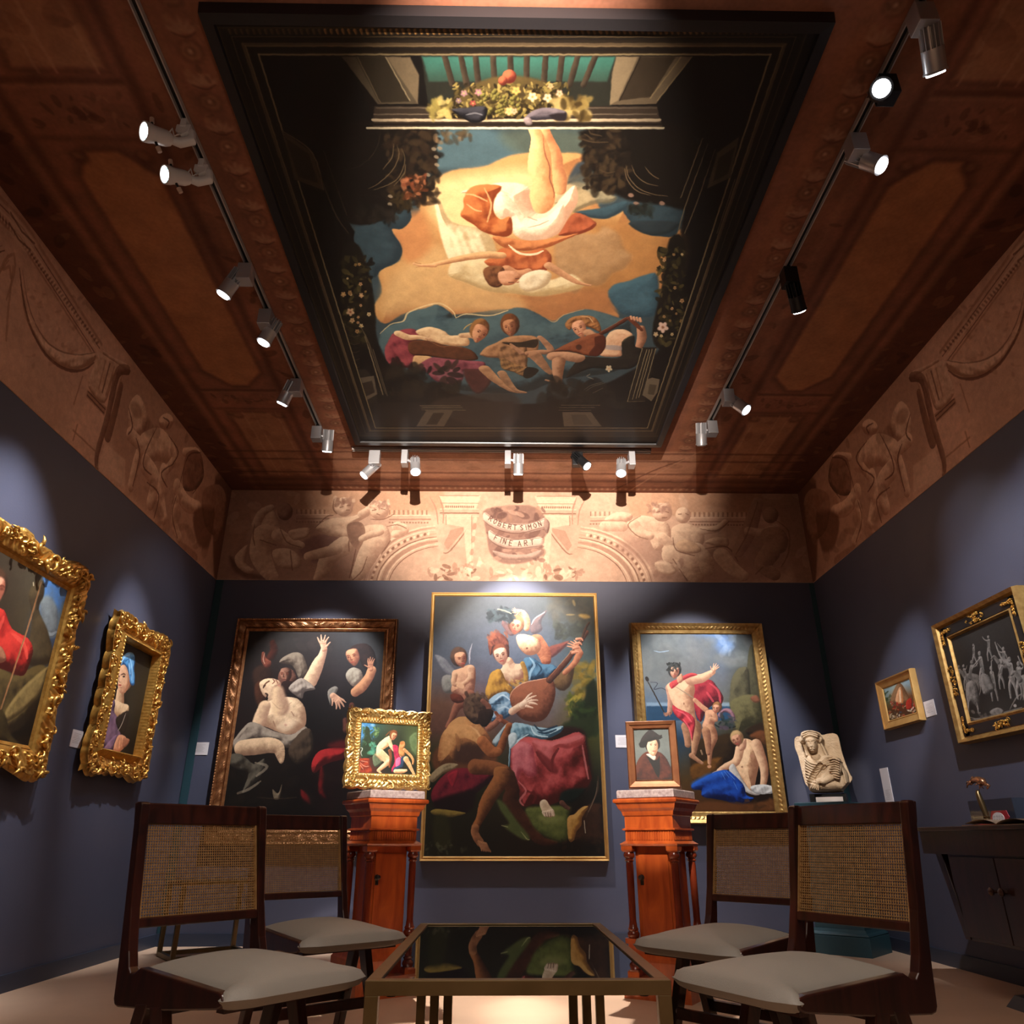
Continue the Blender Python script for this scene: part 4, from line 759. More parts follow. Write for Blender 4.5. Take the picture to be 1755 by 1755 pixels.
def word(c, txt, path, size, w, col, a=.9):
    P = crom(S(path), 12, False); L = np.r_[0, np.cumsum(np.linalg.norm(np.diff(P, axis=0), axis=1))]
    adv = [.35 if ch == ' ' else {'I': .45, 'M': 1.05}.get(ch, .95) for ch in txt]; tot = sum(adv); pos = 0
    for ch, ad in zip(txt, adv):
        s0 = pos/tot*L[-1]; pos += ad
        if ch == ' ': continue
        x = np.interp(s0, L, P[:, 0]); y = np.interp(s0, L, P[:, 1]); x2 = np.interp(s0+size*.4, L, P[:, 0]); y2 = np.interp(s0+size*.4, L, P[:, 1])
        t = math.atan2(y2-y, x2-x+1e-6); ca, sa = math.cos(t), math.sin(t)
        for st in LET[ch].split('|'):
            q = [tuple(float(v) for v in p.split(',')) for p in st.split()]
            pts = [(x+(u*size*.8)*ca-(v*size-size/2)*sa, y+(u*size*.8)*sa+(v*size-size/2)*ca) for u, v in q]
            for i in range(len(pts)-1): c.limb([(*pts[i], w), (*pts[i+1], w)], col, col, soft=w*.5, a=a, smooth=False)
def paint_frieze():
    c = Canvas([(392, 838), (1364, 838), (1391, 991), (365, 994)], 2000, 340)
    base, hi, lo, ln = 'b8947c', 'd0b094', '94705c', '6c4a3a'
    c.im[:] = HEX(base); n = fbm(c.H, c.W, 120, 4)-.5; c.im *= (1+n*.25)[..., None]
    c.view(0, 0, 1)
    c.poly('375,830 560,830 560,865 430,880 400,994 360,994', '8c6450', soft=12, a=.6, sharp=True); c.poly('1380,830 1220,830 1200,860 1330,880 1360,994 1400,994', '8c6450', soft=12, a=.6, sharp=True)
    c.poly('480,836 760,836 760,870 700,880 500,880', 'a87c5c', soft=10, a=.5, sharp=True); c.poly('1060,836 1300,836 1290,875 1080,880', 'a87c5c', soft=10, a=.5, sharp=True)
    c.dab(130, (370, 840, 1390, 990), 16, ['a8846c', 'c4a288', '9c7860', 'ceae94'], 3, .25)
    # balustrade combs
    for x0, x1 in ((505, 560), (665, 735), (1010, 1050), (1180, 1285)):
        c.line([(x0, 888), (x1, 887)], 3, lo); c.line([(x0, 881), (x1, 880)], 1.6, hi)
        for k in range(int((x1-x0)/4)): c.line([(x0+k*4, 872), (x0+k*4, 879)], 1.4, hi if k % 2 else ln, .8)
        for k in range(int((x1-x0)/5)): c.ell(x0+k*5, 893, 1.8, 1.5, 0, ln, soft=.6, a=.6)
    def arch(m):
        X = lambda x: 2*868-x if m else x
        ctr, base_y = X(760), 1008
        for r, w, col in ((168, 2.6, hi), (163, 3.2, lo), (157, 2, hi), (147, 5, 'a8846c'), (139, 2, ln), (135, 3, hi), (127, 7, lo), (120, 2, hi), (114, 1.6, ln)):
            pts = [(ctr-(-1 if m else 1)*r*math.cos(t)*.86, base_y-r*math.sin(t)*.66) for t in np.linspace(.05, 1.45, 9)]; c.line(pts, w, col, .85)
        for k in range(26):
            t = .1+k*.05; c.ell(ctr-(-1 if m else 1)*149*math.cos(t)*.86, base_y-149*math.sin(t)*.66, 2.2, 2.8, 30, hi if k % 2 else ln, soft=.8, a=.8)
        c.poly([(X(798), 899), (X(765), 940), (X(758), 930), (X(770), 905)], lo, soft=1.5, sharp=True, a=.7); c.lines(f'{X(800)},898 {X(790)},915 {X(768)},942 {X(758)},945', 2.2, ln, .7)
        # pier
        c.poly([(X(750), 846), (X(822), 846), (X(814), 868), (X(760), 868)], hi, soft=1.5, sharp=True, a=.7); c.poly([(X(762), 878), (X(806), 878), (X(806), 990), (X(800), 990), (X(792), 900), (X(762), 895)], 'c8a68c', soft=1.5, sharp=True, a=.8)
        for y, w, col in ((846, 2, lo), (852, 1.6, hi), (859, 1.6, lo), (869, 2, hi), (876, 2.4, ln), (881, 1.5, hi)): c.line([(X(752), y), (X(818), y)], w, col, .8)
        for k in range(14): c.ell(X(762+k*3.6), 865, 1.4, 2, 0, ln, soft=.6, a=.7)
        c.line([(X(806), 880), (X(806), 988)], 1.4, ln, .5); c.line([(X(762), 880), (X(762), 896)], 1.4, ln, .6)
        c.lines(f'{X(735)},850 {X(745)},870 {X(748)},895|{X(750)},848 {X(757)},870 {X(757)},893', 2.4, lo, .8)
        for k in range(9): c.ell(X(812-k*1.2), 888+k*11, 3.4, 6, 15, lo if k % 2 else hi, soft=1, a=.6)
        c.dab(30, (min(X(735), X(810)), 968, max(X(735), X(810)), 990), 7, [hi, lo, 'c8a68c', ln], 5+m, .7)
        c.dab(16, (min(X(852), X(935)), 955, max(X(852), X(935)), 990), 9, [hi, lo, 'd8bca0'], 8+m, .6)
    arch(0); arch(1)
    # dark wash behind the figures
    V = lambda: c.view(340, 780, .30769); W = lambda: c.view(880, 780, .30769)
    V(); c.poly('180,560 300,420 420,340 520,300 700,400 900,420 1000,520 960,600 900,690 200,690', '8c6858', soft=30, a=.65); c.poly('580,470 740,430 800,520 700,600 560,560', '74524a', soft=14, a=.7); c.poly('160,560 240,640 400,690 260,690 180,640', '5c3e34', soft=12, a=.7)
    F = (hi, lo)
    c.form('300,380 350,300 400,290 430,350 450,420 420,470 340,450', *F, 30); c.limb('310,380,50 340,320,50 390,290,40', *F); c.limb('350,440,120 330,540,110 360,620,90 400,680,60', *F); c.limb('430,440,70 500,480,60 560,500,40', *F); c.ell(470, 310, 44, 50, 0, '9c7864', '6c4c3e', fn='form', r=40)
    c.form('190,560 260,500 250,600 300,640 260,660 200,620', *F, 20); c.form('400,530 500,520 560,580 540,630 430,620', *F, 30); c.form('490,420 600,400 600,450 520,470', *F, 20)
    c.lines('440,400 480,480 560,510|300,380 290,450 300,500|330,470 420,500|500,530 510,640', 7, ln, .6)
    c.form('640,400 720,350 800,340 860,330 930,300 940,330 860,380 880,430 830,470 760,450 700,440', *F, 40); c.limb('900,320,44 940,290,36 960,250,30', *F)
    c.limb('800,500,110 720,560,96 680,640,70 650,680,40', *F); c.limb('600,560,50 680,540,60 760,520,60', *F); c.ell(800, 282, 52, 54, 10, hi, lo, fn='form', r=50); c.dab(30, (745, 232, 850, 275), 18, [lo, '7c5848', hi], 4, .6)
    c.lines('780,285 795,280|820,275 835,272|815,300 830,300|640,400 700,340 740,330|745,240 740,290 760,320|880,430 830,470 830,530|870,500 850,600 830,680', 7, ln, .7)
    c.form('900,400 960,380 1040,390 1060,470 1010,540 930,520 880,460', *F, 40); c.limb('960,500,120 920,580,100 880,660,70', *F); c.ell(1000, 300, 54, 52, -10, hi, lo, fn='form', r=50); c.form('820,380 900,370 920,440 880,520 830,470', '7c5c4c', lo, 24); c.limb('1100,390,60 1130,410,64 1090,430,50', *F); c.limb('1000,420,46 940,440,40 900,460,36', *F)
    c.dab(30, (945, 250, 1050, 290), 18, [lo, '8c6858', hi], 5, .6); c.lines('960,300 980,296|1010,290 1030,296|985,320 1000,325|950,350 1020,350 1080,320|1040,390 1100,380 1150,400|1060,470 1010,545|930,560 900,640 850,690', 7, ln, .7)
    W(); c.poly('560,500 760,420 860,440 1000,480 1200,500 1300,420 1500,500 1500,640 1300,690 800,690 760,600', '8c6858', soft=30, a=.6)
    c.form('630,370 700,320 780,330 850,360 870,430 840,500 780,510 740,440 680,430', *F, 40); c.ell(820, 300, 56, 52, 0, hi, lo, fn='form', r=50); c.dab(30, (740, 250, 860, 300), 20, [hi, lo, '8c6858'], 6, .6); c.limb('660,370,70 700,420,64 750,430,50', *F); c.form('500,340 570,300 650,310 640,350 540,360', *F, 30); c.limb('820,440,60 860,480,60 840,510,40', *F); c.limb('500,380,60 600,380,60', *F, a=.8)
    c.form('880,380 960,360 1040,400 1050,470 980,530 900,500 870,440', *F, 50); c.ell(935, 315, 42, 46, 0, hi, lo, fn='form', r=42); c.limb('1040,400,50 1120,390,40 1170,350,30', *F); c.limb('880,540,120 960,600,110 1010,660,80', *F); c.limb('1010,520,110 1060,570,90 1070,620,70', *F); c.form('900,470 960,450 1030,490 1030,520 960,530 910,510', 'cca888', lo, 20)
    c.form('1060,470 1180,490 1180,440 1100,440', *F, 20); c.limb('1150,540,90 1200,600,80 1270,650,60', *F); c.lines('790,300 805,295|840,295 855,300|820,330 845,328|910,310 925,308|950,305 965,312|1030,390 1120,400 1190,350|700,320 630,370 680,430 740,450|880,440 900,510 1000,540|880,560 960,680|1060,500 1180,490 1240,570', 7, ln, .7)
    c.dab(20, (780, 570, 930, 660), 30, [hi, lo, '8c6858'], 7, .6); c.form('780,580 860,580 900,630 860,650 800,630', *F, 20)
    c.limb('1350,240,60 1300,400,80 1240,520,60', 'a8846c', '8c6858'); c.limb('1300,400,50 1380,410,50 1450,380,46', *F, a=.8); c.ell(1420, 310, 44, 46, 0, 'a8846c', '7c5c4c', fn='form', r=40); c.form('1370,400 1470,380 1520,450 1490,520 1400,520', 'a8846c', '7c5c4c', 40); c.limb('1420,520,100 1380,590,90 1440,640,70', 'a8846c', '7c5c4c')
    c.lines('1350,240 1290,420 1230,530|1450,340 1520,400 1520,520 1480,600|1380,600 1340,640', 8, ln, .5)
    # cartouche and banner
    c.view(0, 0, 1)
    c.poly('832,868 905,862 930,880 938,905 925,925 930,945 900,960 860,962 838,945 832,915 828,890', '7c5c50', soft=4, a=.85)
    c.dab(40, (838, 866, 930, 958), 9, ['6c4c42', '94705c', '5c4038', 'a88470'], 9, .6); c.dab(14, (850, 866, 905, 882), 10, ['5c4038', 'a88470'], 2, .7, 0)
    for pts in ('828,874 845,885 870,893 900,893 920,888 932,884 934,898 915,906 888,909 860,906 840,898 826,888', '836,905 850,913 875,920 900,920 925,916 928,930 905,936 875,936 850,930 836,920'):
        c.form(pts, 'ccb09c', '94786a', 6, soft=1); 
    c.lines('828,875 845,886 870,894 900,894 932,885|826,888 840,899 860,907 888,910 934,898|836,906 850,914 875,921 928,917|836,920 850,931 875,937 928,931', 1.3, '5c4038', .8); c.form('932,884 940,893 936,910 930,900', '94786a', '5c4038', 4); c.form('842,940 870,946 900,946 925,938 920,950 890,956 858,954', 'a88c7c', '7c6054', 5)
    word(c, 'ROBERT SIMON', '837,884 855,894 880,900 905,899 929,891', 8.2, 1.2, '4c3028'); word(c, 'FINE ART', '846,917 862,924 884,928 918,924', 8.8, 1.2, '4c3028')
    c.grain(.07, 10, .03); return c
def paint_side():
    """wash-painted frieze of the left wall (mirrored for the right)"""
    c = Canvas([(0, 353), (385, 832), (365, 993), (0, 665)], 1300, 320)
    c.M = homog([(51, 417), (385, 832), (365, 993), (0, 665)], [(45, 0), (1300, 0), (1300, 320), (88, 320)]); c.k = 1.9
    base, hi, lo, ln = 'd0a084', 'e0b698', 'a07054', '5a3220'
    c.im[:] = HEX(base); n = fbm(c.H, c.W, 110, 4)-.5; c.im *= (1+n*.22)[..., None]
    c.view(0, 400, .34188)
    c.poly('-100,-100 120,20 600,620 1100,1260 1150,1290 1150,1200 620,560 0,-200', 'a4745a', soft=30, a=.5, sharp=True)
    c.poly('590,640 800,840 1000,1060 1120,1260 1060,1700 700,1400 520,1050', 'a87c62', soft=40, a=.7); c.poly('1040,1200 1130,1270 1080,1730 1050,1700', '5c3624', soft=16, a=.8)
    # entablature lines
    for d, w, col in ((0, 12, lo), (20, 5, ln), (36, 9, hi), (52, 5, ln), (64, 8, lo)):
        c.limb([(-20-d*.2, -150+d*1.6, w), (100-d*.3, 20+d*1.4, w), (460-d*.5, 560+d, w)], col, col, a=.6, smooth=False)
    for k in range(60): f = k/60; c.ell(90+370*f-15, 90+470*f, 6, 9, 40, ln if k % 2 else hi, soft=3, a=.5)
    c.poly('-60,-100 60,-10 150,90 90,140 -40,0', hi, soft=8, a=.5, sharp=True); c.lines('-40,-60 130,90|-60,-20 110,120', 8, ln, .6)
    # swag
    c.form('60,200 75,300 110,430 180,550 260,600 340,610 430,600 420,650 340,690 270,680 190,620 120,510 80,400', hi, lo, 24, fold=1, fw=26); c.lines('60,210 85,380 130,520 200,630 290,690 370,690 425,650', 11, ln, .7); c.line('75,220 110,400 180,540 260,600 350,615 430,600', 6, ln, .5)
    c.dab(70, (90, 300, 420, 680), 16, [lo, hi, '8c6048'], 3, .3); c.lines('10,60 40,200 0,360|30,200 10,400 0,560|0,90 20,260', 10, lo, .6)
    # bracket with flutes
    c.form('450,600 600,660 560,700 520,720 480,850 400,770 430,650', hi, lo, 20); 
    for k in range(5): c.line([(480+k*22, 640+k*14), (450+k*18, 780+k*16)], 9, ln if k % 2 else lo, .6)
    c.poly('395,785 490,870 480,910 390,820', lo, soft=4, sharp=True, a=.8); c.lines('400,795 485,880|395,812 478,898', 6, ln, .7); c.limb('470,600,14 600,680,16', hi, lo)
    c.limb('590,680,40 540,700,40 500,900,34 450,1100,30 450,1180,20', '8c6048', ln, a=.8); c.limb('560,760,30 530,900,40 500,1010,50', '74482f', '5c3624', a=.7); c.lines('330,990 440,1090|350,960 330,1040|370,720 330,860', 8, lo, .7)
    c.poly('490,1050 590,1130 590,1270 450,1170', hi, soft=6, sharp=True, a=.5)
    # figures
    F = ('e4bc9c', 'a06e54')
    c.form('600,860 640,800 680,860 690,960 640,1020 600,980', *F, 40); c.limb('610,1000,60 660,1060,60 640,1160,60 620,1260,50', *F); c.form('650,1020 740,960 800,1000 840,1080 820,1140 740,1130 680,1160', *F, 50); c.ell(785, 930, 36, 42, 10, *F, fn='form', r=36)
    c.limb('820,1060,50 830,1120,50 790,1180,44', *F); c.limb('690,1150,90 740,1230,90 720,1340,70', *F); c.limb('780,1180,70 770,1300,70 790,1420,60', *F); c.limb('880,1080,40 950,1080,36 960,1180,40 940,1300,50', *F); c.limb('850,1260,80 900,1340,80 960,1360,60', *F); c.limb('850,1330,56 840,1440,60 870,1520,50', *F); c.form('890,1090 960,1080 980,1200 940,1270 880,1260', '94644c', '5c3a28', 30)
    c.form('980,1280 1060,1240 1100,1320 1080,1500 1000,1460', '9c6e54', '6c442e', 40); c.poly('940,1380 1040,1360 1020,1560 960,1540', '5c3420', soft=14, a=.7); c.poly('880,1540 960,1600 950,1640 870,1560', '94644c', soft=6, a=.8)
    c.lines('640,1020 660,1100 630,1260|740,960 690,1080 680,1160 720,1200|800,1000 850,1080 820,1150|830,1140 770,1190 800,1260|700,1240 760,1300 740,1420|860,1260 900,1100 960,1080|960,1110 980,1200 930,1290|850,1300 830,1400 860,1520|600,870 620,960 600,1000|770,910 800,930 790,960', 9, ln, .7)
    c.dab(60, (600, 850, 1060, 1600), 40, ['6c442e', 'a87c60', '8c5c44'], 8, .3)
    c.grain(.07, 10, .03); return c
def paint_ceiling():
    """painted canvas of the ceiling in room coordinates (metres), camera side at the top of the picture"""
    c = Canvas([(XL, .45), (XR, .45), (XR, YB), (XL, YB)], 1100, 1210); c.v = (0, 0, 1.)
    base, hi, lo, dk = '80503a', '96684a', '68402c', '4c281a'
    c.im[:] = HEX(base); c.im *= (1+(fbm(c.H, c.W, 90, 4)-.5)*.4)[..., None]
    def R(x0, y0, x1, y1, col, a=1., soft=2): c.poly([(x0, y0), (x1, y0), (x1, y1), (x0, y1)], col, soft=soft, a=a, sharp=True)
    for s in (-1, 1):
        X = lambda v: .12+s*v
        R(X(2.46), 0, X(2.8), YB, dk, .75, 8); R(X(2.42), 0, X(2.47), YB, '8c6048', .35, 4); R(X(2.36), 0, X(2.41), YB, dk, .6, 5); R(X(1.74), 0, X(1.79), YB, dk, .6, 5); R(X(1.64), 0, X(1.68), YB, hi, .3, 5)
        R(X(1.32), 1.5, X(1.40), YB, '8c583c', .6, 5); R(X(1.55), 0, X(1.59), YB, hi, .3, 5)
        # rosettes and leaves between the picture and the lamp rail
        y = .7; k = 0
        while y < 5.9:
            x = X(1.45)
            if k % 2 == 0:
                c.ell(x, y, .052, .05, 0, dk, soft=4, a=.5); c.ell(x, y, .04, .038, 0, hi, soft=3, a=.9); c.ell(x, y, .026, .024, 0, lo, soft=3); c.ell(x-.004, y, .011, .011, 0, 'a87c60', soft=2)
            else:
                for q in range(5): c.ell(x+(q-2)*.02, y+abs(q-2)*.012, .028, .01, 60*(q-2)*.5+90, 'a07458', soft=3, a=.8)
                c.line([(x-.05, y+.035), (x, y+.055), (x+.05, y+.035)], .01, dk, .6); c.ell(x-.05, y-.02, .014, .02, 20, hi, soft=3, a=.8)
            c.dab(3, (min(x-.06, x+.06), y-.05, max(x-.06, x+.06), y+.05), .018, [lo, hi, dk], k*7+3, .35)
            y += .118; k += 1
        # coffers
        for y0, y1, ch in ((.45, 2.22, 0), (2.6, 4.68, .16), (5.02, 6.12, 0)):
            xa, xb = 1.83, 2.27
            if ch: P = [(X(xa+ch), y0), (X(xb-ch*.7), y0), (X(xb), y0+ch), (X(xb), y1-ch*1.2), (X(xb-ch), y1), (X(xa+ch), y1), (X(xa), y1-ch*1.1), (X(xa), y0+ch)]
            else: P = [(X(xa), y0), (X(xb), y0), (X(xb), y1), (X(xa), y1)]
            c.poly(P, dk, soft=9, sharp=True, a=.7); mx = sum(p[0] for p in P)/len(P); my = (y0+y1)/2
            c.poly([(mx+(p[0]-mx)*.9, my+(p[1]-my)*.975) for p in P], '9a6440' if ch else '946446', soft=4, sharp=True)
            if not ch:
                for q in (.12, .2, .38): c.line([(X(xb-q), y0), (X(xb-q), (y0+y1)/2), (X(xb-q), y1)], .018, 'a8785a', .5)
                c.dab(16, (min(X(1.85), X(2.25)), y0+.1, max(X(1.85), X(2.25)), y1), .08, [lo, hi], int(y0*10), .3)
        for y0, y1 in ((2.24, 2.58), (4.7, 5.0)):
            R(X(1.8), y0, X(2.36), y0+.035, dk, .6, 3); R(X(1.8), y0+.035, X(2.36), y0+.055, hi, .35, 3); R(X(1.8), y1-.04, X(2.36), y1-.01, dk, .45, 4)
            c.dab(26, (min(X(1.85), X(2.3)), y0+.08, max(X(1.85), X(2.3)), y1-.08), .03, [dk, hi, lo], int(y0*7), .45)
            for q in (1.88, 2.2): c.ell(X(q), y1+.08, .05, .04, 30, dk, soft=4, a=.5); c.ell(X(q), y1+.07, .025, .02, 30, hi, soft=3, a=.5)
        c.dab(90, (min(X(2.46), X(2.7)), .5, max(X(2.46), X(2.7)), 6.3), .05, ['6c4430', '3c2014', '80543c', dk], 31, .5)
        c.dab(60, (min(X(1.6), X(1.72)), .5, max(X(1.6), X(1.72)), 6.0), .05, [dk, lo, base, '8c5a3e'], 33, .4)
    # band along the end wall
    R(-1.5, 5.62, 1.74, YB, 'b08064', .8, 4)
    for y, w_, col in ((5.66, .03, dk), (5.80, .03, dk), (5.98, .02, hi), (6.05, .03, dk), (6.12, .02, hi), (6.2, .05, dk), (6.26, .02, hi), (6.33, .05, dk), (6.42, .04, '5c3424')):
        c.limb([(-2.4, y, w_), (2.7, y, w_)], col, col, a=.55, soft=3, smooth=False)
    R(-2.6, 6.14, 2.9, YB, '5c3424', .5, 6); R(-1.0, 5.84, -.2, 5.95, hi, .3, 5); R(.5, 5.84, 1.3, 5.95, hi, .3, 5)
    c.dab(70, (-1.5, 5.7, 1.8, 6.4), .07, [lo, hi, 'a8785c'], 35, .25, 0)
    for k in range(60): c.ell(-1.6+k*.058, 6.37, .012, .02, 0, 'b08c70', soft=2, a=.6)
    c.line([(1.75, 5.55), (1.5, 5.9), (1.22, 6.4)], .02, 'b08468', .5); c.line([(1.6, 5.75), (1.35, 6.0), (1.05, 6.42)], .02, dk, .5)
    R(-1.28, .4, 1.36, 1.9, '8c5c48', .8, 3); c.dab(60, (-1.28, .5, 1.36, 1.85), .12, [base, hi, lo], 36, .3)
    c.grain(.12, 20, .05); return c

# ------------------------------------------------------------------ materials
def mat(name, col=(.5, .5, .5), rough=.5, metal=0., noise=None, bump=None, coat=0., emit=None, spec=.5, trans=0., wood=None, ior=1.45):
    m = bpy.data.materials.new(name); m.use_nodes = True; nt = m.node_tree; b = nt.nodes['Principled BSDF']
    b.inputs['Base Color'].default_value = (*col, 1); b.inputs['Roughness'].default_value = rough; b.inputs['Metallic'].default_value = metal
    b.inputs['Coat Weight'].default_value = coat; b.inputs['Coat Roughness'].default_value = .12; b.inputs['Specular IOR Level'].default_value = spec; b.inputs['IOR'].default_value = ior
    if trans: b.inputs['Transmission Weight'].default_value = trans
    tc = nt.nodes.new('ShaderNodeTexCoord')
    if wood:
        mp = nt.nodes.new('ShaderNodeMapping'); mp.inputs['Scale'].default_value = wood[1]; nt.links.new(tc.outputs['Object'], mp.inputs[0])
        n = nt.nodes.new('ShaderNodeTexNoise'); n.inputs['Scale'].default_value = 3.5; n.inputs['Detail'].default_value = 7; n.inputs['Distortion'].default_value = 1.2; nt.links.new(mp.outputs[0], n.inputs[0])
        r = nt.nodes.new('ShaderNodeValToRGB'); r.color_ramp.elements[0].position = .3; r.color_ramp.elements[1].position = .72
        r.color_ramp.elements[0].color = (*wood[0], 1); r.color_ramp.elements[1].color = (*col, 1); nt.links.new(n.outputs['Fac'], r.inputs[0]); nt.links.new(r.outputs[0], b.inputs['Base Color'])
    elif noise:
        n = nt.nodes.new('ShaderNodeTexNoise'); n.inputs['Scale'].default_value = noise[1]; n.inputs['Detail'].default_value = 6; nt.links.new(tc.outputs['Object'], n.inputs[0])
        r = nt.nodes.new('ShaderNodeValToRGB'); r.color_ramp.elements[0].position = .32; r.color_ramp.elements[1].position = .68
        r.color_ramp.elements[0].color = (*noise[0], 1); r.color_ramp.elements[1].color = (*col, 1); nt.links.new(n.outputs['Fac'], r.inputs[0]); nt.links.new(r.outputs[0], b.inputs['Base Color'])
    if bump:
        n = nt.nodes.new('ShaderNodeTexNoise'); n.inputs['Scale'].default_value = bump[0]; n.inputs['Detail'].default_value = 4; nt.links.new(tc.outputs['Object'], n.inputs[0])
        bp = nt.nodes.new('ShaderNodeBump'); bp.inputs['Strength'].default_value = bump[1]; bp.inputs['Distance'].default_value = .01; nt.links.new(n.outputs['Fac'], bp.inputs['Height']); nt.links.new(bp.outputs[0], b.inputs['Normal'])
    if emit:
        b.inputs['Emission Color'].default_value = (*emit[0], 1); b.inputs['Emission Strength'].default_value = emit[1]
    return m
def img_mat(name, cv, rough=.55, gain=1., coat=0., bump=.04, sc=180):
    H, W = cv.im.shape[:2]; im = bpy.data.images.new(name, W, H, alpha=False)
    px = np.ones((H, W, 4), np.float32); a = np.clip(cv.im, 0, 1)
    if gain != 1.:
        l = np.clip(np.where(a <= .04045, a/12.92, ((a+.055)/1.055)**2.4)*gain, 0, 1); a = np.where(l <= .0031308, l*12.92, 1.055*l**(1/2.4)-.055)
    px[..., :3] = a[::-1]; im.pixels.foreach_set(px.ravel()); im.update(); im.pack()
    m = bpy.data.materials.new(name); m.use_nodes = True; nt = m.node_tree; b = nt.nodes['Principled BSDF']
    t = nt.nodes.new('ShaderNodeTexImage'); t.image = im; t.extension = 'EXTEND'; uv = nt.nodes.new('ShaderNodeUVMap')
    nt.links.new(uv.outputs[0], t.inputs[0]); nt.links.new(t.outputs[0], b.inputs['Base Color'])
    b.inputs['Roughness'].default_value = rough; b.inputs['Coat Weight'].default_value = coat; b.inputs['Specular IOR Level'].default_value = .3
    tc = nt.nodes.new('ShaderNodeTexCoord'); n = nt.nodes.new('ShaderNodeTexNoise'); n.inputs['Scale'].default_value = sc; nt.links.new(tc.outputs['Object'], n.inputs[0])
    bp = nt.nodes.new('ShaderNodeBump'); bp.inputs['Strength'].default_value = bump; bp.inputs['Distance'].default_value = .005; nt.links.new(n.outputs['Fac'], bp.inputs['Height']); nt.links.new(bp.outputs[0], b.inputs['Normal'])
    return m
M = {
 'wall': mat('blue_wall_paint', (.066, .069, .104), .5, bump=(120, .05), noise=((.058, .061, .094), 3)),
 'teal': mat('teal_paint', (.020, .055, .068), .45),
 'skirt': mat('skirting_paint', (.030, .038, .062), .4),
 'floor': mat('beige_floor', (.60, .40, .27), .5, noise=((.53, .35, .235), 2.5), bump=(60, .04)),
 'rearwall': mat('rear_wall_paint', (.09, .075, .08), .6),
 'wood': mat('dark_red_wood', (.055, .012, .006), .28, wood=((.014, .004, .002), (6, 6, 1.2)), coat=.4),
 'cane': mat('cane', (.40, .225, .085), .5, noise=((.28, .145, .05), 60)),
 'leather': mat('grey_beige_leather', (.31, .285, .25), .5, bump=(300, .12), noise=((.28, .255, .225), 5)),
 'brass': mat('bronzed_metal', (.20, .14, .065), .38, .7, noise=((.15, .105, .045), 9)),
 'glass': mat('black_glass', (.004, .004, .005), .015, spec=1.0, ior=1.9),
 'sat': mat('orange_satinwood', (.52, .105, .018), .3, wood=((.30, .045, .009), (5, 5, 1.0)), coat=.5),
 'satdk': mat('turned_mahogany', (.22, .035, .010), .25, wood=((.12, .016, .006), (8, 8, 1.5)), coat=.6),
 'marble': mat('pinkish_marble', (.52, .42, .40), .35, noise=((.30, .22, .21), 70)),
 'gold': mat('gold_leaf', (.78, .45, .11), .33, .85, noise=((.55, .27, .05), 35), bump=(220, .15)),
 'goldpale': mat('pale_gold_leaf', (.86, .62, .27), .3, .85, noise=((.62, .38, .10), 40), bump=(260, .15)),
 'goldred': mat('red_bronze_gilding', (.42, .19, .075), .38, .7, noise=((.20, .075, .03), 30)),
 'golddull': mat('worn_gold', (.58, .36, .12), .4, .75, noise=((.38, .20, .06), 30)),
 'goldplain': mat('satin_gold', (.62, .36, .12), .42, .55, noise=((.52, .28, .08), 12)),
 'redwood': mat('reddish_gilt_wood', (.34, .14, .06), .4, .45, noise=((.25, .09, .04), 14)),
 'black': mat('black_lacquer', (.010, .009, .010), .35),
 'silver': mat('silver_metal', (.46, .46, .48), .34, .6), 'white': mat('white_plastic', (.62, .58, .55), .4), 'darkm': mat('black_metal', (.012, .012, .013), .3, .3), 'tan': mat('tan_knob', (.55, .38, .28), .5),
 'rail': mat('track_rail_metal', (.42, .38, .35), .4, .2), 'lens': mat('lamp_lens', (1, 1, 1), .2, emit=((.95, .97, 1), 14)), 'lensdim': mat('lamp_reflector', (.35, .5, .5), .2, .5, emit=((.5, .9, .85), .6)),
 'card': mat('label_card', (.62, .56, .55), .7), 'ink': mat('label_ink', (.25, .2, .2), .8), 'stone': mat('carved_limestone', (.52, .40, .28), .8, noise=((.42, .30, .19), 14), bump=(90, .5)),
 'walnut': mat('dark_walnut', (.036, .011, .008), .35, wood=((.013, .005, .004), (2, 6, 1.5)), coat=.2), 'bronze': mat('copper_bronze', (.50, .24, .12), .25, .9), 'darkbronze': mat('dark_bronze', (.14, .09, .04), .3, .8),
 'clear': mat('smoky_acrylic', (.03, .035, .05), .05, spec=.8), 'red': mat('red_base', (.30, .02, .03), .25, coat=.4), 'pageb': mat('book_pages', (.55, .42, .30), .7), 'cover': mat('book_cover', (.30, .15, .06), .5),
 'picback': mat('picture_backing', (.03, .02, .015), .7), 'iron': mat('dark_lock_metal', (.06, .05, .045), .35, .8),
}
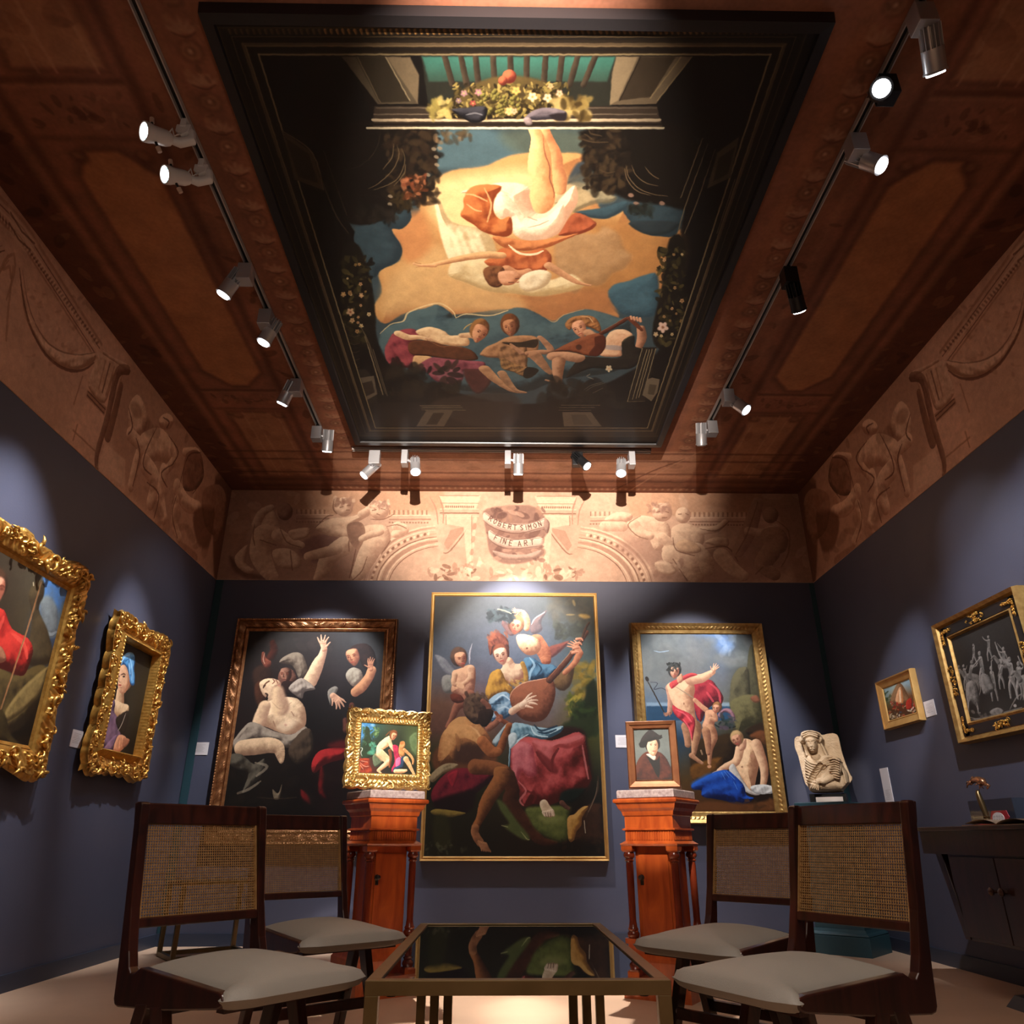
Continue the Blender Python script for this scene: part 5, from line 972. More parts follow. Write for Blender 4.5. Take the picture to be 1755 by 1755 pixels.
# ------------------------------------------------------------------ mesh builder
class MB:
    def __init__(s): s.v = []; s.f = []; s.uv = None
    def add(s, V, Fc):
        n = len(s.v); s.v += [tuple(p) for p in V]; s.f += [tuple(i+n for i in q) for q in Fc]; return s
    def box(s, c, d, rot=None, taper=1.):
        x, y, z = d[0]/2, d[1]/2, d[2]/2; V = [Vector((sx*x*(taper if sz > 0 else 1), sy*y*(taper if sz > 0 else 1), sz*z)) for sz in (-1, 1) for sy in (-1, 1) for sx in (-1, 1)]
        if rot is not None: V = [rot @ p for p in V]
        V = [p+Vector(c) for p in V]
        return s.add(V, [(0, 2, 3, 1), (4, 5, 7, 6), (0, 1, 5, 4), (2, 6, 7, 3), (0, 4, 6, 2), (1, 3, 7, 5)])
    def ring(s, rings, closed=True, cap=True):
        n = len(rings[0]); V = [p for r in rings for p in r]; Fc = []
        for i in range(len(rings)-1):
            for j in range(n if closed else n-1):
                a = i*n+j; b = i*n+(j+1) % n; Fc.append((a, b, b+n, a+n))
        if cap and closed: Fc.append(tuple(range(n))[::-1]); Fc.append(tuple(range((len(rings)-1)*n, len(rings)*n)))
        return s.add(V, Fc)
    def lathe(s, prof, n=20, T=None, sq=False):
        R = []
        for r, z in prof:
            if sq: r_ = [Vector((r*a, r*b, z)) for a, b in ((-1, -1), (1, -1), (1, 1), (-1, 1))]
            else: r_ = [Vector((r*math.cos(6.28318*k/n), r*math.sin(6.28318*k/n), z)) for k in range(n)]
            R.append([T @ p if T is not None else p for p in r_])
        return s.ring(R)
    def prism(s, pts, a, b, ax=1):
        """polygon pts in the plane across axis ax, from a to b along it"""
        def P(u, v, t): return (t, u, v) if ax == 0 else ((u, t, v) if ax == 1 else (u, v, t))
        n = len(pts); V = [P(u, v, a) for u, v in pts]+[P(u, v, b) for u, v in pts]
        return s.add(V, [tuple(range(n)), tuple(range(n, 2*n))[::-1]]+[(i, i+n, (i+1) % n+n, (i+1) % n) for i in range(n)])
    def tube(s, P, r, n=8):
        P = [Vector(p) for p in P]; R = []
        for i, p in enumerate(P):
            d = (P[min(i+1, len(P)-1)]-P[max(i-1, 0)]).normalized(); u = d.orthogonal().normalized(); 
            if i: u = (pu-d*pu.dot(d)).normalized()
            pu = u; v = d.cross(u); rr = r[i] if isinstance(r, (list, tuple)) else r
            R.append([p+(u*math.cos(6.28318*k/n)+v*math.sin(6.28318*k/n))*rr for k in range(n)])
        return s.ring(R)
    def ball(s, c, r, n=10, sc=(1, 1, 1)):
        c = Vector(c); R = [[c+Vector((r*sc[0]*math.sin(t)*math.cos(6.28318*k/n), r*sc[1]*math.sin(t)*math.sin(6.28318*k/n), r*sc[2]*math.cos(t))) for k in range(n)] for t in [.02+3.1*i/(n//2+1) for i in range(n//2+2)]]
        return s.ring(R[::-1])
    def grid(s, G):
        h, w_ = G.shape[:2]; n = len(s.v); s.v += [tuple(p) for p in G.reshape(-1, 3)]
        i = (np.arange(h-1)[:, None]*w_+np.arange(w_-1)[None, :]).ravel()+n
        s.f += list(zip(i.tolist(), (i+1).tolist(), (i+1+w_).tolist(), (i+w_).tolist())); return s
    def build(s, name, m, parent=None, smooth=False, bevel=0., T=None, auto=None):
        me = bpy.data.meshes.new(name); me.from_pydata([T @ Vector(p) for p in s.v] if T is not None else s.v, [], s.f); me.update()
        me.materials.append(m); o = bpy.data.objects.new(name, me); scene.collection.objects.link(o)
        if s.uv is not None:
            l = me.uv_layers.new(name='UVMap'); l.data.foreach_set('uv', np.array(s.uv, np.float32).ravel())
        if smooth: me.polygons.foreach_set('use_smooth', [True]*len(me.polygons))
        if auto: me.set_sharp_from_angle(angle=math.radians(auto))
        if bevel:
            b = o.modifiers.new('bevel', 'BEVEL'); b.width = bevel; b.segments = 2; b.limit_method = 'ANGLE'; b.angle_limit = .6
        if parent is not None: o.parent = parent
        return o
def empty(name, loc=(0, 0, 0), rz=0, mw=None):
    o = bpy.data.objects.new(name, None); scene.collection.objects.link(o); o.empty_display_size = .1
    if mw is not None: o.matrix_world = mw
    else: o.location = loc; o.rotation_euler = (0, 0, rz)
    bpy.context.view_layer.update(); return o
def tag(o, label=None, cat=None, group=None, kind=None):
    if label: o['label'] = label
    if cat: o['category'] = cat
    if group: o['group'] = group
    if kind: o['kind'] = kind
    return o
def children(o): return [q for q in bpy.data.objects if q.parent == o]
def copy_tree(o, parent=None):
    c = o.copy(); scene.collection.objects.link(c)
    if c.type == 'LIGHT': c.data = o.data.copy()
    c.parent = parent
    for ch in children(o):
        if ch != c: copy_tree(ch, c)
    return c
def quad(name, P, m, parent=None, kind=None, uv=((0, 0), (1, 0), (1, 1), (0, 1))):
    b = MB(); b.add(P, [(0, 1, 2, 3)]); b.uv = uv; o = b.build(name, m, parent)
    if kind: o['kind'] = kind
    return o
# ------------------------------------------------------------------ room shell
T_ = .1
def slab(name, lo, hi, m, kind='structure'):
    c = [(a+b)/2 for a, b in zip(lo, hi)]; d = [b-a for a, b in zip(lo, hi)]
    o = MB().box(c, d).build(name, m); tag(o, kind=kind); return o
slab('floor', (XL-T_, YF-T_, -T_), (XR+T_, YB+T_, 0), M['floor'])
ceil = slab('ceiling', (XL-T_, YF-T_, ZC), (XR+T_, YB+T_, ZC+T_), M['picback'])
wl = slab('wall_left', (XL-T_, YF-T_, 0), (XL, YB+T_, ZC), M['wall']); wr = slab('wall_right', (XR, YF-T_, 0), (XR+T_, YB+T_, ZC), M['wall'])
wb = slab('wall_back', (XL, YB, 0), (XR, YB+T_, ZC), M['wall']); slab('wall_front', (XL, YF-T_, 0), (XR, YF, ZC), M['rearwall'])
slab('baseboard_left', (XL, YF, 0), (XL+.015, YB, .085), M['skirt']); slab('baseboard_right', (XR-.015, YF, 0), (XR, YB, .085), M['skirt']); slab('baseboard_back', (XL+.015, YB-.015, 0), (XR-.015, YB, .085), M['skirt'])
slab('trim_1', (XL+.005, YB-.006, .085), (XL+.07, YB, ZF-.002), M['teal']); slab('trim_2', (XR-.045, YB-.006, .085), (XR, YB, ZF-.002), M['teal'])
# painted canvases stretched over the top of the walls and the ceiling (6 mm proud of the plaster)
e = .006
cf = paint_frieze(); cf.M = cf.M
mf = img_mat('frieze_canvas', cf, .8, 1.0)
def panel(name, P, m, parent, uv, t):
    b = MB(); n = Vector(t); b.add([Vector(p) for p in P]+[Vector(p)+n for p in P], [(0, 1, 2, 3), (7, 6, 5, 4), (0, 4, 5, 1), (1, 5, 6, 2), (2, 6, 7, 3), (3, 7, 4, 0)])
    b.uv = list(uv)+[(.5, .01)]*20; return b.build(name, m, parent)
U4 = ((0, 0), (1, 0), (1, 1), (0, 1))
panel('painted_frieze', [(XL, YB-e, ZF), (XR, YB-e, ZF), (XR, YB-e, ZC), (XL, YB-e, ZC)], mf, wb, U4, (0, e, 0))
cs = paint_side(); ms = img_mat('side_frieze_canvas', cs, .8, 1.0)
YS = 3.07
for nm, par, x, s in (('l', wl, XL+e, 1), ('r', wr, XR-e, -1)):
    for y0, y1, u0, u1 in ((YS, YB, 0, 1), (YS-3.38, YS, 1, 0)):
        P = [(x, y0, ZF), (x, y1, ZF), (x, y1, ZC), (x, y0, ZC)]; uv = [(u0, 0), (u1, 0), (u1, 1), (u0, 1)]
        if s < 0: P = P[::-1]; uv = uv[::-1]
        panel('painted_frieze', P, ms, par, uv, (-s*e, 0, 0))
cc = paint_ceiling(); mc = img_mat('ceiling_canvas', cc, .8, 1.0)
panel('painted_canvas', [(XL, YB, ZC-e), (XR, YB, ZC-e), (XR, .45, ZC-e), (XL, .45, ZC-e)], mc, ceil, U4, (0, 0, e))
# ------------------------------------------------------------------ picture frames
def axes(c, right, up):
    r = Vector(right).normalized(); u = Vector(up).normalized(); n = r.cross(u); m = Matrix.Identity(4)
    for i in range(3): m[i][0], m[i][1], m[i][2], m[i][3] = r[i], -n[i], u[i], c[i]
    return m                                   # local: x right, z up, -y towards the viewer
def orn(kind, s, o, dc, u, A, p, rng):
    """carved relief height; s along the side, dc distance from the corner, u -1..1 across the band"""
    mask = np.sqrt(np.clip(1-u*u, 0, 1))
    if kind == 'bead':
        x = (s/p) % 1-.5; return A*np.sqrt(np.clip(1-4*x*x-u*u, 0, 1))
    if kind == 'egg':
        x = (s/p) % 1-.5; return A*np.clip(1-(abs(x)*2.4)**2-u*u*.6, 0, 1)**.5
    if kind == 'leaf':
        x = dc/p+.22*u*u+.25*u; w = .5+.5*np.sin(6.283*x); rid = np.abs(np.sin(6.283*(x*2.5+.8*u))); return A*mask*(.25+.75*w)*(.45+.55*rid)
    if kind == 'scroll':
        x = dc/p; c1 = np.hypot((x % 1-.5)*2, (u-.35*np.sign(np.sin(3.1416*x*1.0)))*1.1); sp = np.sin(c1*9-np.arctan2(u, (x % 1-.5)*2)*1.0)
        return A*mask*(.35+.4*sp*(c1 < 1.1)+.35*np.abs(np.sin(6.283*(x*3+u))))
    if kind == 'rocaille':
        h = .25*np.abs(np.sin(6.283*(dc/p*1.5+.35*u)))*mask; smin, smax = s.min(), s.max()
        n = int((smax-smin)/p*3.2)
        for k in range(n):
            a = rng.uniform(smin, smax); b = rng.uniform(-.7, .7); r = rng.uniform(.25, .55); t0 = rng.uniform(0, 6.28)
            d = np.hypot((s-a)/p*2, u-b); th = np.arctan2(u-b, (s-a)/p*2)
            h = np.maximum(h, np.clip(1-np.abs(d-r*(.65+.16*np.cos(th-t0)))/.13, 0, 1)**.6*(.5+.5*np.cos(th-t0) > .12)*rng.uniform(.6, 1.)*mask)
        return A*h
    return 0*s
def frame_mesh(wi, he, bands, m, parent, edge=None, seed=1, res=.006, name='frame', back=.0, inset=.0):
    """bands: (o0, o1, h0, h1, kind, A, p) from the sight edge outward; edge(dc, L, horizontal, sign) = silhouette push-out"""
    O = []; Hh = []; K = []
    O.append(0); Hh.append(inset); K.append(None)
    for b in bands:
        n = max(2, int((b[1]-b[0])/(res*(.55 if b[4] else 3)))) if b[4] or b[1]-b[0] > .02 else 1
        for i in range(n+1):
            t = i/n; O.append(b[0]+(b[1]-b[0])*t); Hh.append(b[2]+(b[3]-b[2])*t); K.append((b, t*2-1))
    O = np.array(O); Hh = np.array(Hh); fw = O.max(); mb = MB(); rng = np.random.RandomState(seed)
    for side in range(4):
        L, D = (wi, he) if side % 2 == 0 else (he, wi); nu = max(12, int((L+2*fw)/res)) if any(b[4] for b in bands) or edge else 2
        t = np.linspace(-1, 1, nu+1)[None, :]; o = O[:, None]; s = t*(L/2+o); dc = L/2+o-np.abs(s)-o; h = np.repeat(Hh[:, None], nu+1, 1).copy()
        for b in bands:
            if not b[4]: continue
            idx = [i for i, k in enumerate(K) if k and k[0] is b]; u = np.array([K[i][1] for i in idx])[:, None]+0*t
            h[idx] += orn(b[4], s[idx], o[idx]+0*t, dc[idx], u, b[5], b[6], rng)
        oo = o+0*t; 
        if edge: oo = o+edge(dc, L, side, np.sign(s))*(np.clip((o-fw*.35)/(fw*.65), 0, 1))
        ss = t*(L/2+oo); G = np.zeros((len(O)+1, nu+1, 3))
        def put(row, ss_, oo_, h_):
            x, z = ss_, D/2+oo_
            if side == 0: G[row, :, 0], G[row, :, 2] = x, z
            elif side == 1: G[row, :, 0], G[row, :, 2] = z, -x
            elif side == 2: G[row, :, 0], G[row, :, 2] = -x, -z
            else: G[row, :, 0], G[row, :, 2] = -z, x
            G[row, :, 1] = -h_
        for i in range(len(O)): put(i, ss[i], oo[i], h[i])
        ob = oo[-1] if not edge else np.full(nu+1, fw-.035); put(len(O), (t*(L/2+ob))[0], ob, np.zeros(nu+1)+back); mb.grid(G[::-1])
    return mb.build(name, m, parent, smooth=True, auto=50)
def picture(name, label, cat, c, right, up, sw, sh, bands, m, cv, edge=None, seed=1, lift=.02, res=.006, grp=None, tilt=0, gain=1., coat=0, cname='painting', base=0.):
    """thing: Empty at the middle of the back; parts frame, painted canvas, stretcher backing"""
    mw = axes(c, right, up)
    if tilt: mw = mw @ Matrix.Rotation(math.radians(tilt), 4, 'X')
    t = tag(empty(name, mw=mw), label, cat, grp); f = frame_mesh(sw, sh, bands, m, t, edge, seed, res, inset=max(lift-.004, .002), back=-base)
    x, z = sw/2+.004, sh/2+.004
    quad(cname, [(-x, -lift, -z), (x, -lift, -z), (x, -lift, z), (-x, -lift, z)], img_mat(name+'_'+cat+str(seed), cv, .5, gain, coat), t)
    bz = bands[-1][1]*.6; MB().box((0, -(lift-.006)/2-.001, 0), (sw+bz, max(lift-.008, .003), sh+bz)).build('backing', M['picback'], t)
    return t
def curl(mb, x, z, y, r, a0, turns, w, cw=1):
    P = []; n = 11
    for k in range(n):
        t = k/(n-1); rr = r*(1-.75*t); a = a0+cw*turns*6.283*t; P.append((x+rr*math.cos(a)-r*math.cos(a0)*.0, y-.006*math.sin(3.14*t), z+rr*math.sin(a)))
    mb.tube(P, [w*(.55+.9*math.sin(3.0*k/(n-1)+.1)) for k in range(n)], 6)
def leafy(mb, x, z, y, L, a, w, bend=.5):
    P = [(x+L*t*math.cos(a+bend*t), y-.012*math.sin(3.1*t), z+L*t*math.sin(a+bend*t)) for t in (0, .25, .5, .75, 1)]
    mb.tube(P, [w*.4, w, w*.9, w*.6, w*.12], 6)
def carving(parent, wi, he, fw, y, m, seed, step=.05, size=.022, side_mask=(1, 1, 1, 1), name='carved_ornament', inner=.3):
    R = np.random.RandomState(seed); mb = MB()
    for side in range(4):
        if not side_mask[side]: continue
        L, D = (wi, he) if side % 2 == 0 else (he, wi); n = int((L+2*fw)/step)
        for k in range(n+1):
            s = -(L/2+fw)+(L+2*fw)*k/n; o = fw*(inner+(1-inner)*(.5+.38*math.sin(k*2.1+side)))
            lim = L/2+o; s = max(-lim, min(lim, s)); x, z = ((s, D/2+o), (D/2+o, -s), (-s, -D/2-o), (-D/2-o, s))[side]
            q = size*R.uniform(.7, 1.25); a = R.uniform(0, 6.28); 
            if k % 3 == 2: mb.ball((x, y-.004, z), q*.55, 8, (1, .7, 1))
            else: curl(mb, x, z, y, q, a, R.uniform(.7, 1.1), q*.22, 1 if k % 2 else -1)
            leafy(mb, x, z, y+.002, q*1.7, a+2.2, q*.3, R.uniform(-1, 1))
            if k % 2: leafy(mb, x, z, y+.002, q*1.4, a-1.6, q*.26, R.uniform(-1, 1))
    o = mb.build(name, m, parent, smooth=True); o['kind'] = 'stuff'; return o
X_, Y_, Z_ = (1, 0, 0), (0, 1, 0), (0, 0, 1)
def pq(c, right, up, w, h):   # sight corners projected: used to lay out the pictures
    c = Vector(c); r = Vector(right).normalized()*w/2; u = Vector(up).normalized()*h/2
    return [proj(c-r+u), proj(c+r+u), proj(c+r-u), proj(c-r-u)]
# 1 tall middle picture
FW = .036
picture('framed_painting', 'tall painting of a seated lute player in a plain narrow gold frame', 'painting', (.119, YB-.0, 1.672), X_, Z_, 1.415, 2.115,
        [(0, .010, .028, .040, None, 0, 0), (.010, .022, .034, .034, None, 0, 0), (.022, .032, .046, .050, None, 0, 0), (.032, FW, .050, .030, None, 0, 0)], M['goldplain'], paint_center(), seed=1, lift=.03, gain=.82)
# 2 left of it
cv = paint_leftback()
picture('framed_painting', 'dark painting of figures with a raised arm in a carved bronze-gilt frame', 'painting', (-1.612, YB, 1.605), X_, Z_, 1.185, 1.60,
        [(0, .020, .030, .042, None, 0, 0), (.020, .034, .030, .026, None, 0, 0), (.034, .085, .034, .046, 'leaf', .016, .11), (.085, .094, .05, .058, None, 0, 0), (.094, .106, .058, .062, 'egg', .006, .022), (.106, .112, .058, .03, None, 0, 0)], M['goldred'], cv, seed=2, lift=.025)
# 3 right of it
picture('framed_painting', 'painting of a red-cloaked nude man and a seated woman in blue, broad gilt frame', 'painting', (1.725, YB, 1.668), X_, Z_, .985, 1.455,
        [(0, .012, .026, .036, 'bead', .005, .016), (.012, .034, .036, .040, None, 0, 0), (.034, .062, .040, .058, 'leaf', .009, .035), (.062, .086, .062, .078, None, 0, 0), (.086, .094, .076, .05, None, 0, 0)], M['golddull'], paint_rightback(), seed=3, lift=.025)
# 4 big one on the left wall
def edge_big(dc, L, side, sg): return .022*np.abs(np.sin(np.clip(dc, -.2, 9)*3.1416/.21))**.7+.05*np.exp(-(dc/.09)**2)*(.6 if side % 2 else 1)+.03*np.exp(-((dc-L/2)/.1)**2)
t = picture('framed_painting', 'large red-robed figure painting in a heavy scrolled gold frame', 'painting', (XL, 3.705, 1.63), Y_, Z_, 1.045, .875,
        [(0, .018, .030, .040, None, 0, 0), (.018, .03, .034, .05, None, 0, 0), (.03, .105, .050, .075, 'rocaille', .022, .12), (.105, .125, .07, .05, 'leaf', .012, .06)], M['gold'], paint_leftbig(), edge_big, 4, .03, res=.005)
carving(t, 1.045, .875, .135, -.075, M['gold'], 5, .075, .034)
# 5 turban portrait
def edge_t(dc, L, side, sg): return .016*np.abs(np.sin(np.clip(dc, -.2, 9)*3.1416/.115))+.03*np.exp(-(dc/.06)**2)
t = picture('framed_painting', 'small portrait of a woman in a blue turban in a deeply carved openwork gold frame', 'painting', (XL, 5.212, 1.617), Y_, Z_, .53, .69,
        [(0, .014, .012, .070, 'bead', .006, .022), (.014, .026, .075, .07, 'bead', .007, .024), (.026, .060, .066, .034, None, 0, 0), (.060, .14, .036, .07, 'rocaille', .02, .09), (.14, .150, .05, .03, None, 0, 0)], M['gold'], paint_turban(), edge_t, 6, .016, res=.005)
carving(t, .53, .69, .142, -.068, M['gold'], 8, .05, .027, inner=.5)
# 6 little gold one on the right wall
picture('framed_painting', 'small bright landscape with a rock and crowd in a plain boxy gold frame, right wall', 'painting', (XR, 5.345, 1.64), (0, -1, 0), Z_, .39, .225,
        [(0, .008, .018, .026, None, 0, 0), (.008, .05, .022, .036, None, 0, 0), (.05, .058, .042, .044, None, 0, 0), (.058, .062, .044, .03, None, 0, 0)], M['goldplain'], paint_crowd(), seed=7, lift=.018)
# 7 grisaille
t = picture('framed_painting', 'grey monochrome battle scene with horsemen in a black and gold frame, right wall', 'painting', (XR, 4.26, 1.632), (0, -1, 0), Z_, .60, .505,
        [(0, .010, .032, .046, None, 0, 0), (.010, .018, .046, .040, None, 0, 0), (.018, .084, .036, .036, None, 0, 0), (.084, .094, .040, .055, None, 0, 0), (.094, .112, .055, .070, None, 0, 0), (.112, .118, .07, .04, None, 0, 0)], M['golddull'], paint_grisaille(), seed=8, lift=.028)
bb = MB()
for (cx, cz, dx, dz) in ((0, .3035, .72, .058), (0, -.3035, .72, .058), (.351, 0, .058, .66), (-.351, 0, .058, .66)): bb.box((cx, -.0385, cz), (dx, .004, dz))
bb.build('black_border', M['black'], t); R_ = np.random.RandomState(4)
def filigree(x, z, w, h, corner=None):
    mb = MB()
    for k in range(22):
        a = R_.uniform(-1, 1); b = R_.uniform(-1, 1)
        px, pz = (x+a*w/2*(1-abs(b)*.4), z+b*h/2) 
        if corner: f = k/22; px, pz = (x+corner[0]*f*w, z) if k % 2 else (x, z+corner[1]*f*h)
        curl(mb, px, pz, -.0415, R_.uniform(.006, .013), R_.uniform(0, 6.28), .9, .0022)
        leafy(mb, px, pz, -.0415, R_.uniform(.01, .018), R_.uniform(0, 6.28), .003)
    o = mb.build('gold_corner_ornament' if corner else 'gold_centre_ornament', M['gold'], t, smooth=True); return o
filigree(0, .3035, .17, .05); filigree(0, -.3035, .17, .05); filigree(.351, 0, .05, .17); filigree(-.351, 0, .05, .17)
for sx in (-1, 1):
    for sz in (-1, 1): filigree(sx*.351, sz*.3035, .085, .085, (-sx, -sz))
# 8 gilt one on the left pedestal, 9 portrait on the right pedestal
ay = math.radians(24)
def edge_s(dc, L, side, sg): return .008*np.abs(np.sin(np.clip(dc, -.2, 9)*3.1416/.07))
t = picture('framed_painting', 'small ornate gold-framed painting of a nude couple on the left pedestal', 'painting', (-.655, 4.515, 1.206), (math.cos(ay), math.sin(ay), 0), Z_, .335, .275,
        [(0, .010, .040, .046, 'bead', .003, .012), (.010, .034, .046, .040, 'egg', .008, .017), (.034, .072, .044, .050, 'rocaille', .016, .075), (.072, .080, .05, .03, None, 0, 0)], M['goldpale'], paint_lady(), edge_s, 9, .036, tilt=-4, res=.0035)
carving(t, .335, .275, .075, -.048, M['goldpale'], 11, .036, .015, inner=.45)
ay = math.radians(-13)
picture('framed_painting', 'small wood-framed portrait of a man in a black hat on the right pedestal', 'painting', (.872, 4.43, 1.170), (math.cos(ay), math.sin(ay), 0), Z_, .195, .275,
        [(0, .006, .034, .046, None, 0, 0), (.006, .024, .040, .046, None, 0, 0), (.024, .040, .052, .058, None, 0, 0), (.040, .046, .058, .04, None, 0, 0)], M['redwood'], paint_hat(), seed=10, lift=.03, tilt=-4)
# 10 picture set on the ceiling: black outer moulding
t = tag(empty('ceiling_painting', mw=axes((.055, 3.675, ZC-e-.001), X_, (0, -1, 0))), 'huge painting of a tumbling angel and musicians fixed to the ceiling', 'painting')
CW, CH = 2.44, 3.42
frame_mesh(CW, CH, [(0, .006, .052, .062, None, 0, 0), (.006, .052, .062, .060, None, 0, 0), (.052, .056, .060, .0, None, 0, 0)], M['black'], t, inset=.048)
quad('painted_canvas', [(-CW/2-.004, -.05, -CH/2), (CW/2+.004, -.05, -CH/2), (CW/2+.004, -.05, CH/2), (-CW/2-.004, -.05, CH/2)], img_mat('ceiling_picture', paint_ceilpic(), .5, .70, 0), t)
# label cards
def card(x, y, z, right, w, h, lab):
    c = Vector((x, y, z)); mw = axes(c, right, Z_); o = tag(empty('label_card', mw=mw), lab, 'label')
    MB().box((0, -.002, 0), (w, .003, h)).build('card', M['card'], o)
    mb = MB(); n = 7
    for k in range(n): mb.box((-.004*((k*3) % 4), -.0038, min(h, .12)*(.3-k*.09)), (w*(.62-.1*((k*5) % 3)), .0004, .0014))
    q = mb.build('printed_lines', M['ink'], o); q['kind'] = 'stuff'
card(-2.475, YB, 1.42, X_, .13, .10, 'white label card on the end wall left of the dark painting')
card(1.03, YB, 1.485, X_, .13, .10, 'white label card half hidden behind the hat portrait')
card(XL, 4.74, 1.29, Y_, .125, .10, 'white label card on the left wall beside the turban portrait')
card(XR, 5.01, 1.53, (0, -1, 0), .125, .10, 'white label card on the right wall beside the small landscape')
card(XR, 5.80, 1.03, (0, -1, 0), .125, .38, 'tall narrow label panel low on the right wall')
# ------------------------------------------------------------------ lamp rails and spotlights
def rail(lab, a, b):
    a = Vector(a); b = Vector(b); d = b-a; L = d.length; u = d.normalized(); s = Vector((-u.y, u.x, 0)); mb = MB()
    o = tag(empty('lighting_track', loc=tuple((a+b)/2)), lab, 'track light rail'); ang = math.atan2(u.y, u.x); Rz = Matrix.Rotation(ang, 3, 'Z')
    for k in (-1, 1): MB().box(Rz @ Vector((0, k*.015, 0)), (L, .006, .026), Rz).build('rail_side', M['rail'], o)
    MB().box((0, 0, .010), (L, .026, .005), Rz).build('rail_channel', M['darkm'], o)
ZR = ZC-.025
rail('metal lighting rail along the ceiling, left of the ceiling painting', (-1.47, .6, ZR), (-1.47, 5.28, ZR))
rail('metal lighting rail along the ceiling, right of the ceiling painting', (1.645, .6, ZR), (1.645, 5.2, ZR))
rail('metal lighting rail across the ceiling at the far edge of the ceiling painting', (-1.27, 5.58, ZR), (1.27, 5.58, ZR))
def dir_T(p, d, roll=0):
    return Matrix.Translation(p) @ Vector(d).to_track_quat('-Z', 'Y').to_matrix().to_4x4()
def lamp(x, y, hx, hy, aim, style, lab, P=0, ang=30, bl=.6, col=NEUT, hz=3.60, dim=False, L=.15):
    """box on the rail at (x, y); head pivot offset (hx, hy); barrel along aim (a point); P = power of its own light"""
    t = tag(empty('track_spotlight', loc=(x, y, ZR-.01)), lab, 'spotlight', 'spotlights on the ceiling rails'); o = Vector((x, y, ZR-.01))
    p = Vector((x+hx, y+hy, hz))-o; d = (Vector(aim)-(p+o)).normalized(); T = dir_T(p, d)
    if style in ('silver', 'black', 'whitebox'):
        bm_ = {'silver': M['silver'], 'black': M['darkm'], 'whitebox': M['silver']}[style]
        MB().box((0, 0, -.075), ((.078, .078, .11) if y < 5.4 else ((.052, .092, .13) if abs(hx) > .05 else (.092, .06, .125)))).build('driver_box', bm_, t, bevel=.003)
        MB().box((0, 0, -.003), (.03, .03, .02)).build('track_adapter', M['darkm'], t)
        MB().tube([(0, 0, -.075), p*.5+Vector((0, 0, -.04)), p], .011, 8).build('bracket', bm_, t, smooth=True, auto=40)
        r = .042; L = .15
        MB().lathe([(r*.9, -.02), (r, -.018), (r, -L*.62), (r*1.02, -L*.64), (r*1.02, -L*.66), (r*.9, -L*.66)], 24, T).build('barrel', bm_, t, smooth=True, auto=40)
        mb = MB()
        for k in range(14):
            a = 6.283*k/14; c = T @ Vector((math.cos(a)*r*.78, math.sin(a)*r*.78, .022)); mb.box(c, (r*.42, .004, .085), T.to_3x3() @ Matrix.Rotation(a, 3, 'Z'))
        mb.lathe([(r*.5, .06), (r*.5, -.02)], 12, T); mb.build('heat_sink', bm_, t)
        MB().lathe([(r*1.02, -L*.66), (r*1.08, -L*.68), (r*1.08, -L*.72), (r*.86, -L*.72), (r*.84, -L*.67)], 24, T).build('front_ring', bm_ if style != 'silver' else M['silver'], t, smooth=True, auto=40)
        tip = -L*.69; rl = r*.84
    else:
        MB().box((0, 0, -.02), (.028, .05, .05)).build('track_adapter', M['white'], t, bevel=.003); MB().prism([(-.03, -.03), (.035, -.03), (.03, -.075), (.0, -.10), (-.03, -.07)], -.02, .02, 1).build('swivel', M['white'], t, bevel=.003)
        q = p-d*.02; MB().tube([(.03, .01, -.05), (.04, .01, -.10), q*.6+Vector((.02, .01, -.05)), q], [.020, .023, .023, .018], 10).build('driver_arm', M['white'], t, smooth=True, auto=40)
        MB().tube([(0, -.02, -.09), (-.02, -.03, -.12), p*.6+Vector((0, -.02, 0)), p+Vector((.02, -.02, .01))], .004, 6).build('cable', M['white'], t, smooth=True)
        r = .040; MB().lathe([(r*.72, .02), (r*.9, 0), (r*.95, -.055), (r*1.08, -.075), (r*1.12, -.10), (r*.98, -.10), (r*.92, -.065)], 24, T).build('barrel', M['white'], t, smooth=True, auto=40)
        for sg in (-1, 1):
            a = T @ Vector((0, sg*r*.8, -.055)); b = T @ Vector((0, sg*r*1.5, -.05)); c = T @ Vector((0, sg*r*2.1, -.045)); MB().tube([a, b], .006, 8).build('adjusting_screw', M['darkm'], t); MB().tube([b, c], [.011, .010], 8).build('knob', M['tan'], t, smooth=True, auto=40)
        tip = -.075; rl = r*.55; MB().lathe([(r*.92, -.075), (r*.92, -.078)], 20, T).build('reflector', M['lensdim'], t)
    MB().lathe([(rl, tip-.006), (rl*.98, tip-.012)], 20, T).build('lens', M['lens'] if not dim else M['silver'], t)
    if P: spot('lamp_light', tuple(o+p+d*(abs(tip)+.03)), aim, P, ang, bl, col, .03, t)
    return t
L_ = 'left ceiling rail'; R2_ = 'right ceiling rail'; B_ = 'far ceiling rail'
def A(x, y, z, dx, dy, dz): return (x+dx, y+dy, z+dz)
lamp(-1.47, 2.44, -.055, -.03, A(-1.525, 2.41, 3.62, -.8, -.85, -.5), 'white', 'white projector spotlight with tan knobs, nearer of the left rail pair', 60, 40, .9, COOL, 3.62)
lamp(-1.47, 2.66, -.055, -.03, A(-1.525, 2.63, 3.62, -.8, -.8, -.6), 'white', 'white projector spotlight with tan knobs, second of the left rail pair', 60, 40, .9, COOL, 3.62)
lamp(-1.47, 3.36, -.06, 0, (-2.5, 3.62, 1.85), 'silver', 'silver spotlight on the left ceiling rail, just beyond the white pair', 460, 42, .9, COOL, 3.64)
